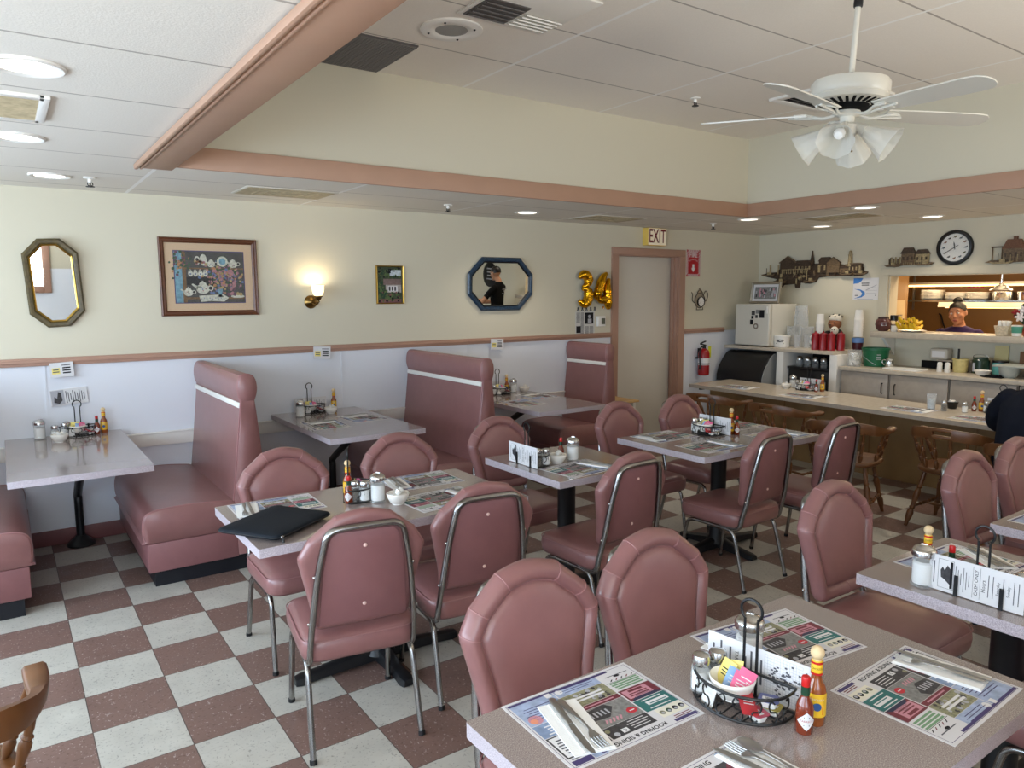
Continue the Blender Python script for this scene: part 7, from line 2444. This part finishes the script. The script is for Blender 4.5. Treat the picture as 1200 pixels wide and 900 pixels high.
def head(b, c, rot):
    """cranium, jaw, nose, brow, lips, ears; facing +Y before rot"""
    T0 = b.T
    b.T = T0 @ xf(c, rot)
    b.ball((0, -0.012, 0.035), (0.076, 0.095, 0.088), None, 20, 14)
    b.ball((0, 0.020, -0.020), (0.066, 0.072, 0.080), None, 18, 12)
    b.ball((0, 0.042, -0.078), (0.040, 0.040, 0.034), None, 14, 9)
    b.ball((0, 0.072, -0.098), (0.018, 0.016, 0.015), None, 10, 7)
    b.tube([(0, 0.086, 0.022), (0, 0.100, -0.006), (0, 0.112, -0.028)], [0.009, 0.011, 0.014], n=8)
    for s in (-1, 1):
        b.ball((s * 0.012, 0.098, -0.031), (0.010, 0.011, 0.008), None, 8, 6)
        b.ball((s * 0.032, 0.078, 0.032), (0.026, 0.012, 0.010), None, 10, 6)
        b.ball((s * 0.044, 0.062, -0.022), (0.025, 0.024, 0.022), None, 10, 7)
        b.ball((s * 0.078, -0.008, 0.000), (0.009, 0.020, 0.032), None, 10, 7, rot=(0, 0, s * 18))
    b.ball((0, 0.090, -0.058), (0.025, 0.010, 0.0065), None, 10, 6)
    b.ball((0, 0.088, -0.068), (0.022, 0.010, 0.0075), None, 10, 6)
    b.T = T0

def face_parts(parent, c, rot, iris=(60, 40, 28), lips=(150, 72, 66)):
    T = xf(c, rot)
    for s in (-1, 1):
        e = MB(WHITE)
        e.T = T
        e.ball((s * 0.031, 0.076, 0.010), (0.0125, 0.010, 0.0085), None, 12, 8)
        e.ball((s * 0.031, 0.0815, 0.010), (0.0062, 0.0052, 0.0062), mat('iris', iris, 0.2), 10, 7)
        e.build('eye', parent)
        e = MB(HAIR)
        e.T = T
        e.tube([(s * 0.014, 0.092, 0.034), (s * 0.032, 0.091, 0.040), (s * 0.052, 0.074, 0.034)], [0.003, 0.004, 0.002], n=6)
        e.build('eyebrow', parent)
    e = MB(mat('lips', lips, 0.4))
    e.T = T
    e.ball((0, 0.0955, -0.0575), (0.021, 0.0065, 0.0045), None, 12, 6).ball((0, 0.0945, -0.0665), (0.018, 0.0065, 0.005), None, 12, 6)
    e.build('lips', parent)

def hair_cap(parent, c, rot, bun=False, back=-0.02):
    """short hair over the cranium, swept off the face"""
    T = xf(c, rot)
    b = MB(HAIR)
    b.T = T
    rs = []
    n = 24
    for e in range(9):
        el = R(90 - e * 14)
        ring = []
        for i in range(n):
            a = 2 * PI * i / n
            front = max(0, math.sin(a))
            ee = el + (R(e * 14 * 0.42) * front)
            ring.append((0.082 * math.cos(ee) * math.cos(a), -0.014 + 0.101 * math.cos(ee) * math.sin(a), 0.036 + 0.094 * math.sin(ee)))
        rs.append(ring)
    b.rings(rs)
    if bun:
        b.ball((0, -0.045, 0.135), (0.048, 0.048, 0.036), None, 14, 9)
        b.ball((0, -0.025, 0.120), (0.034, 0.03, 0.014), None, 12, 7)
    return b.build('hair', parent, ang=70)

def limb(b, pts, rad, n=12):
    L = smoothline(pts, 5)
    N = len(L)
    M = len(rad) - 1
    rr = []
    for i in range(N):
        f = i / (N - 1) * M
        k = min(int(f), M - 1)
        rr.append(rad[k] + (rad[k + 1] - rad[k]) * (f - k))
    b.tube(L, rr, n=n)
    for p in (pts[0], pts[-1]):
        b.ball(p, (rad[0] if p is pts[0] else rad[-1]) * 0.98, None, 10, 7)

def standing(t, H, hc, hrot, armL, armR, handL, handR, shirt, skin, wide=1.0, sleeve=0.5):
    """upright figure facing +Y; arms are (elbow, wrist), hands (direction, palm normal)"""
    k = H / 1.65
    b = MB(skin)
    ell_rings(b, [((0, -0.01, 0.80 * k), 0.10 * wide, 0.09), ((0, -0.012, 0.86 * k), 0.165 * wide, 0.115), ((0, -0.01, 0.95 * k), 0.165 * wide, 0.112), ((0, 0.0, 1.05 * k), 0.145 * wide, 0.100), ((0, 0.008, 1.15 * k), 0.155 * wide, 0.108), ((0, 0.004, 1.25 * k), 0.168 * wide, 0.106), ((0, -0.012, 1.33 * k), 0.165 * wide, 0.085), ((0, -0.02, 1.375 * k), 0.115 * wide, 0.066), ((0, -0.02, 1.40 * k), 0.062, 0.056)])
    b.tube([(0, -0.022, 1.36 * k), (0, -0.012, 1.42 * k), V(hc) + V((0, -0.01, -0.05))], [0.060, 0.052, 0.050], n=14)
    head(b, hc, hrot)
    for s, (el, wr), (hd, hn) in ((1, armR, handR), (-1, armL, handL)):
        sh = (s * 0.160 * wide, -0.016, 1.312 * k)
        limb(b, [sh, ((sh[0] * 0.45 + el[0] * 0.55) + s * 0.008, (sh[1] + el[1]) / 2, (sh[2] + el[2]) / 2), el, ((el[0] + wr[0]) / 2, (el[1] + wr[1]) / 2, (el[2] + wr[2]) / 2), wr], [0.057, 0.052, 0.043, 0.040, 0.027])
        hand(b, wr, hd, hn, s)
        limb(b, [(s * 0.085 * wide, -0.01, 0.84 * k), (s * 0.095, 0.0, 0.65 * k), (s * 0.095, 0.012, 0.46 * k), (s * 0.098, -0.012, 0.30 * k), (s * 0.10, -0.02, 0.085)], [0.088, 0.080, 0.058, 0.056, 0.040])
        limb(b, [(s * 0.10, -0.045, 0.042), (s * 0.105, 0.05, 0.040), (s * 0.112, 0.14, 0.030)], [0.040, 0.042, 0.030])
    els = (V(armL[0]), V(armR[0]))
    hcv = V(hc)
    def pick(p):
        if (p - hcv).length < 0.125 and p.z > 1.36 * k: return 0
        if p.z < 0.085: return 3
        if abs(p.x) > 0.19 * wide or p.y > 0.14:
            s = 0 if p.x < 0 else 1
            shv = V(((-1, 1)[s] * 0.168 * wide, -0.018, 1.325 * k))
            e = els[s]
            tt = (p - shv).dot(e - shv) / (e - shv).length_squared
            return 1 if tt < sleeve * 1.0 and p.z > 0.80 * k else (0 if p.z > 0.5 else 2)
        if p.z > 1.405 * k - 0.35 * max(0, p.y): return 0
        return 1 if p.z > 0.86 * k else 2
    return fuse(b, 'body', t, [skin, shirt, JEANS, BLACK], pick)

t = thing('person', 'cook in a dark purple shirt with a top bun, looking through the pass-through', 'person', (8.24, 3.615, 0), 92)
hc, hr = (0.0, 0.05, 1.452), (-4, 7, 4)
body = standing(t, 1.56, hc, hr, ((-0.245, 0.0, 1.02), (-0.23, 0.14, 0.84)), ((0.245, 0.0, 1.02), (0.23, 0.14, 0.84)), ((0.1, 0.5, -0.8), (0.8, 0, 0.1)), ((-0.1, 0.5, -0.8), (-0.8, 0, 0.1)), SHIRT_P, SKIN, 1.12, 1.3)
face_parts(t, hc, hr)
hair_cap(t, hc, hr, True)

t = thing('person', 'worker in a black t-shirt, seen in the blue-framed mirror', 'person', (7.13, 0.80, 0), 146)
hc, hr = (0.0, 0.05, 1.625), (-12, 0, 22)
body = standing(t, 1.75, hc, hr, ((-0.27, 0.10, 1.14), (-0.16, 0.34, 1.10)), ((0.27, 0.16, 1.16), (0.22, 0.42, 1.16)), ((0.2, 1, 0), (0, 0, -1)), ((-0.1, 1, 0), (0, 0, -1)), SHIRT_B, SKIN2, 1.18, 0.75)
face_parts(t, hc, hr)
hair_cap(t, hc, hr)
b = MB(PALEINK)
b.lines(-0.10, 0.06, 0.20, 1, 0.03, 0.0, None, 0.014, 0.05).lines(-0.06, 0.03, 0.12, 1, 0.03, 0.0, None, 0.012).lines(-0.10, -0.005, 0.05, 1, 0.03, 0.0, None, 0.010).lines(0.05, -0.005, 0.05, 1, 0.03, 0.0, None, 0.010).disc(0, -0.01, 0.02, 0.0)
b.build('shirt_print', t, (0, -0.128, 1.30), (90, 0, 0))
for s in (-1, 1):
    g = MB(BLACK)
    g.T = xf(hc, hr)
    g.tube([(s * 0.032 + 0.020 * math.cos(R(a)), 0.097, 0.010 + 0.016 * math.sin(R(a))) for a in range(0, 360, 24)], 0.0016, n=5, closed=True).tube([(s * 0.052, 0.095, 0.014), (s * 0.080, 0.02, 0.016)], 0.0016, n=5).tube([(0, 0.100, 0.012), (s * 0.012, 0.098, 0.012)], 0.0014, n=5)
    g.build('eyeglasses', t)

# seated customer, back to the room, elbows on the counter
t = thing('person', 'customer in dark navy clothes seated at the lunch counter, back turned', 'person', (5.27, 1.86, 0), -90)
b = MB(SHIRT_N)
ell_rings(b, [((0, -0.02, 0.46), 0.13, 0.10), ((0, -0.025, 0.50), 0.19, 0.135), ((0, -0.02, 0.60), 0.19, 0.13), ((0, 0.02, 0.72), 0.19, 0.125), ((0, 0.075, 0.84), 0.205, 0.13), ((0, 0.13, 0.94), 0.215, 0.125), ((0, 0.175, 1.01), 0.19, 0.10), ((0, 0.20, 1.045), 0.11, 0.075), ((0, 0.215, 1.07), 0.066, 0.062)])
hc, hr = (0.0, 0.30, 1.20), (-28, 0, 0)
b.tube([(0, 0.20, 1.03), (0, 0.235, 1.09), (0, 0.275, 1.15)], [0.066, 0.057, 0.055], n=14)
head(b, hc, hr)
for s in (-1, 1):
    limb(b, [(s * 0.180, 0.160, 0.975), (s * 0.270, 0.23, 0.87), (s * 0.315, 0.36, 0.765), (s * 0.25, 0.52, 0.755), (s * 0.14, 0.66, 0.752)], [0.070, 0.068, 0.058, 0.050, 0.036])
    hand(b, (s * 0.125, 0.68, 0.748), (-s * 0.35, 1, -0.05), (0, 0, -1), s, 0.45)
    limb(b, [(s * 0.09, 0.0, 0.53), (s * 0.12, 0.22, 0.545), (s * 0.14, 0.42, 0.50), (s * 0.14, 0.44, 0.28), (s * 0.14, 0.40, 0.085)], [0.095, 0.085, 0.065, 0.058, 0.042])
    limb(b, [(s * 0.14, 0.375, 0.044), (s * 0.145, 0.48, 0.042), (s * 0.15, 0.57, 0.032)], [0.042, 0.044, 0.032])
HCV = V(hc)
def pick(p):
    if p.z < 0.09: return 2
    if p.z > 1.09 or (p - HCV).length < 0.12: return 1
    if p.y > 0.60 and 0.69 < p.z < 0.85: return 1
    if p.z < 0.52: return 3
    return 0
fuse(b, 'body', t, [SHIRT_N, SKIN2, BLACK, JEANS], pick)
face_parts(t, hc, hr)
hair_cap(t, hc, hr)

# oval board the worker's mirror image stands before
t = on_b('oval_board', 'oval black board with pale lines on the kitchen-side wall', 'board', -0.35, 1.55)
b = MB(BLACK)
b.lathe([(0.23, -0.002), (0.235, 0.012), (0.22, 0.018), (0.0005, 0.018)], n=30)
for k in range(4):
    b.lines(-0.10, 0.10 - k * 0.065, 0.2, 1, 0.03, 0.0186, PALEINK, 0.022)
b.build('board_face', t)

# ------------------------------------------------------------------ light
def area(name, loc, rot, sx, sy, e, col, spread=180):
    L = bpy.data.lights.new(name, 'AREA')
    L.shape = 'RECTANGLE'
    L.size, L.size_y = sx, sy
    L.energy = e
    L.color = col
    L.spread = R(spread)
    o = bpy.data.objects.new(name, L)
    o.location = loc
    o.rotation_euler = [R(a) for a in rot]
    C.objects.link(o)
    return o
DAY = (0.62, 0.80, 1.0)
for i, ((lo, hi, s, h), e) in enumerate(zip(LW, (60, 80, 90))):
    area('window_daylight', (X0 - 0.02, (lo + hi) / 2, (s + h) / 2), (0, -90, 0), h - s, hi - lo, e * LWIN, DAY)
    area('upward_fill', (X0 - 0.03, (lo + hi) / 2, s + 0.3), (0, -125, 0), 0.6, hi - lo, e * GB, (1.0, 0.97, 0.92))  # added fill, tilted up at each left window to brighten the ceiling
lo, hi, s, h = BW[0]
for k in (0, 2):
    area('upward_fill', ((BW[k][0] + BW[k][1]) / 2, Y0 - 0.03, s + 0.3), (148, 0, 0), hi - lo, 0.6, 90 * FILL_NEAR, (1.0, 0.96, 0.88), 130)  # added upward fill that brightens the raised ceiling
area('window_daylight', ((lo + hi) / 2, Y0 - 0.02, (s + h) / 2), (90, 0, 0), hi - lo, h - s, 70 * BWIN, DAY)
WARM = (1.0, 0.90, 0.76)
for x, y in [(c[0], c[1]) for c in CANS] + [(0.124, 1.56), (0.124, 0.3), (5.98, 2.2), (5.98, 1.0), (7.23, 2.3), (7.23, 1.1)]:
    L = bpy.data.lights.new('can_lamp', 'SPOT')
    L.energy = CANW * (0.15 if x < 1 else 1.0)
    L.color = WARM
    L.spot_size = R(125)
    L.spot_blend = 0.8
    L.shadow_soft_size = 0.07
    o = bpy.data.objects.new('can_lamp', L)
    o.location = (x, y, ZC - 0.02)
    C.objects.link(o)
L = bpy.data.lights.new('sconce_lamp', 'POINT')
L.energy = 2.6
L.color = (1.0, 0.84, 0.58)
L.shadow_soft_size = 0.03
o = bpy.data.objects.new('sconce_lamp', L)
o.location = (2.075, YA - 0.095, 1.745)
C.objects.link(o)
area('kitchen_fill', (8.25, 3.0, 2.38), (0, 0, 0), 0.5, 1.6, 26, (1.0, 0.74, 0.46))  # added warm fill above the cook, no fixture modelled
area('hood_glow', (8.62, 2.585, 1.495), (0, 0, 0), 0.10, 2.6, 10, (1.0, 0.78, 0.5))
area('heat_lamp_glow', (8.58, 2.8, 1.745), (0, 12, 0), 0.10, 3.0, 24, (1.0, 0.76, 0.46))

w = bpy.data.worlds.new('daylight')
w.use_nodes = True
w.node_tree.nodes['Background'].inputs[0].default_value = (0.75, 0.86, 1.0, 1)
w.node_tree.nodes['Background'].inputs[1].default_value = 1.6
SC.world = w

# ------------------------------------------------------------------ camera and view
cd = bpy.data.cameras.new('camera')
cd.sensor_fit = 'HORIZONTAL'
cd.sensor_width = 36
cd.lens = 856.996 / 1200 * 36
cd.clip_start = 0.05
co = bpy.data.objects.new('camera', cd)
C.objects.link(co)
pt, yw, rl, hh = 0.121487848, 0.609369835, -0.00544196278, 1.67315396
fw = V((math.sin(yw) * math.cos(pt), math.cos(yw) * math.cos(pt), -math.sin(pt)))
rt = V((math.cos(yw), -math.sin(yw), 0))
up = rt.cross(fw)
r2 = rt * math.cos(rl) + up * math.sin(rl)
u2 = -rt * math.sin(rl) + up * math.cos(rl)
M = MX((r2, u2, -fw)).transposed().to_4x4()
M.translation = (0, 0, hh)
co.matrix_world = M
SC.camera = co
vs = SC.view_settings
SC.display_settings.display_device = 'sRGB'
vs.view_transform = 'Standard'
vs.look = 'None'
vs.gamma = 1.0
vs.use_curve_mapping = False
vs.exposure = EXPO
SC.cycles.use_denoising = True
SC.cycles.max_bounces = 10
SC.cycles.transparent_max_bounces = 16
SC.cycles.caustics_reflective = False
SC.cycles.caustics_refractive = False
SC.cycles.sample_clamp_indirect = 6.0
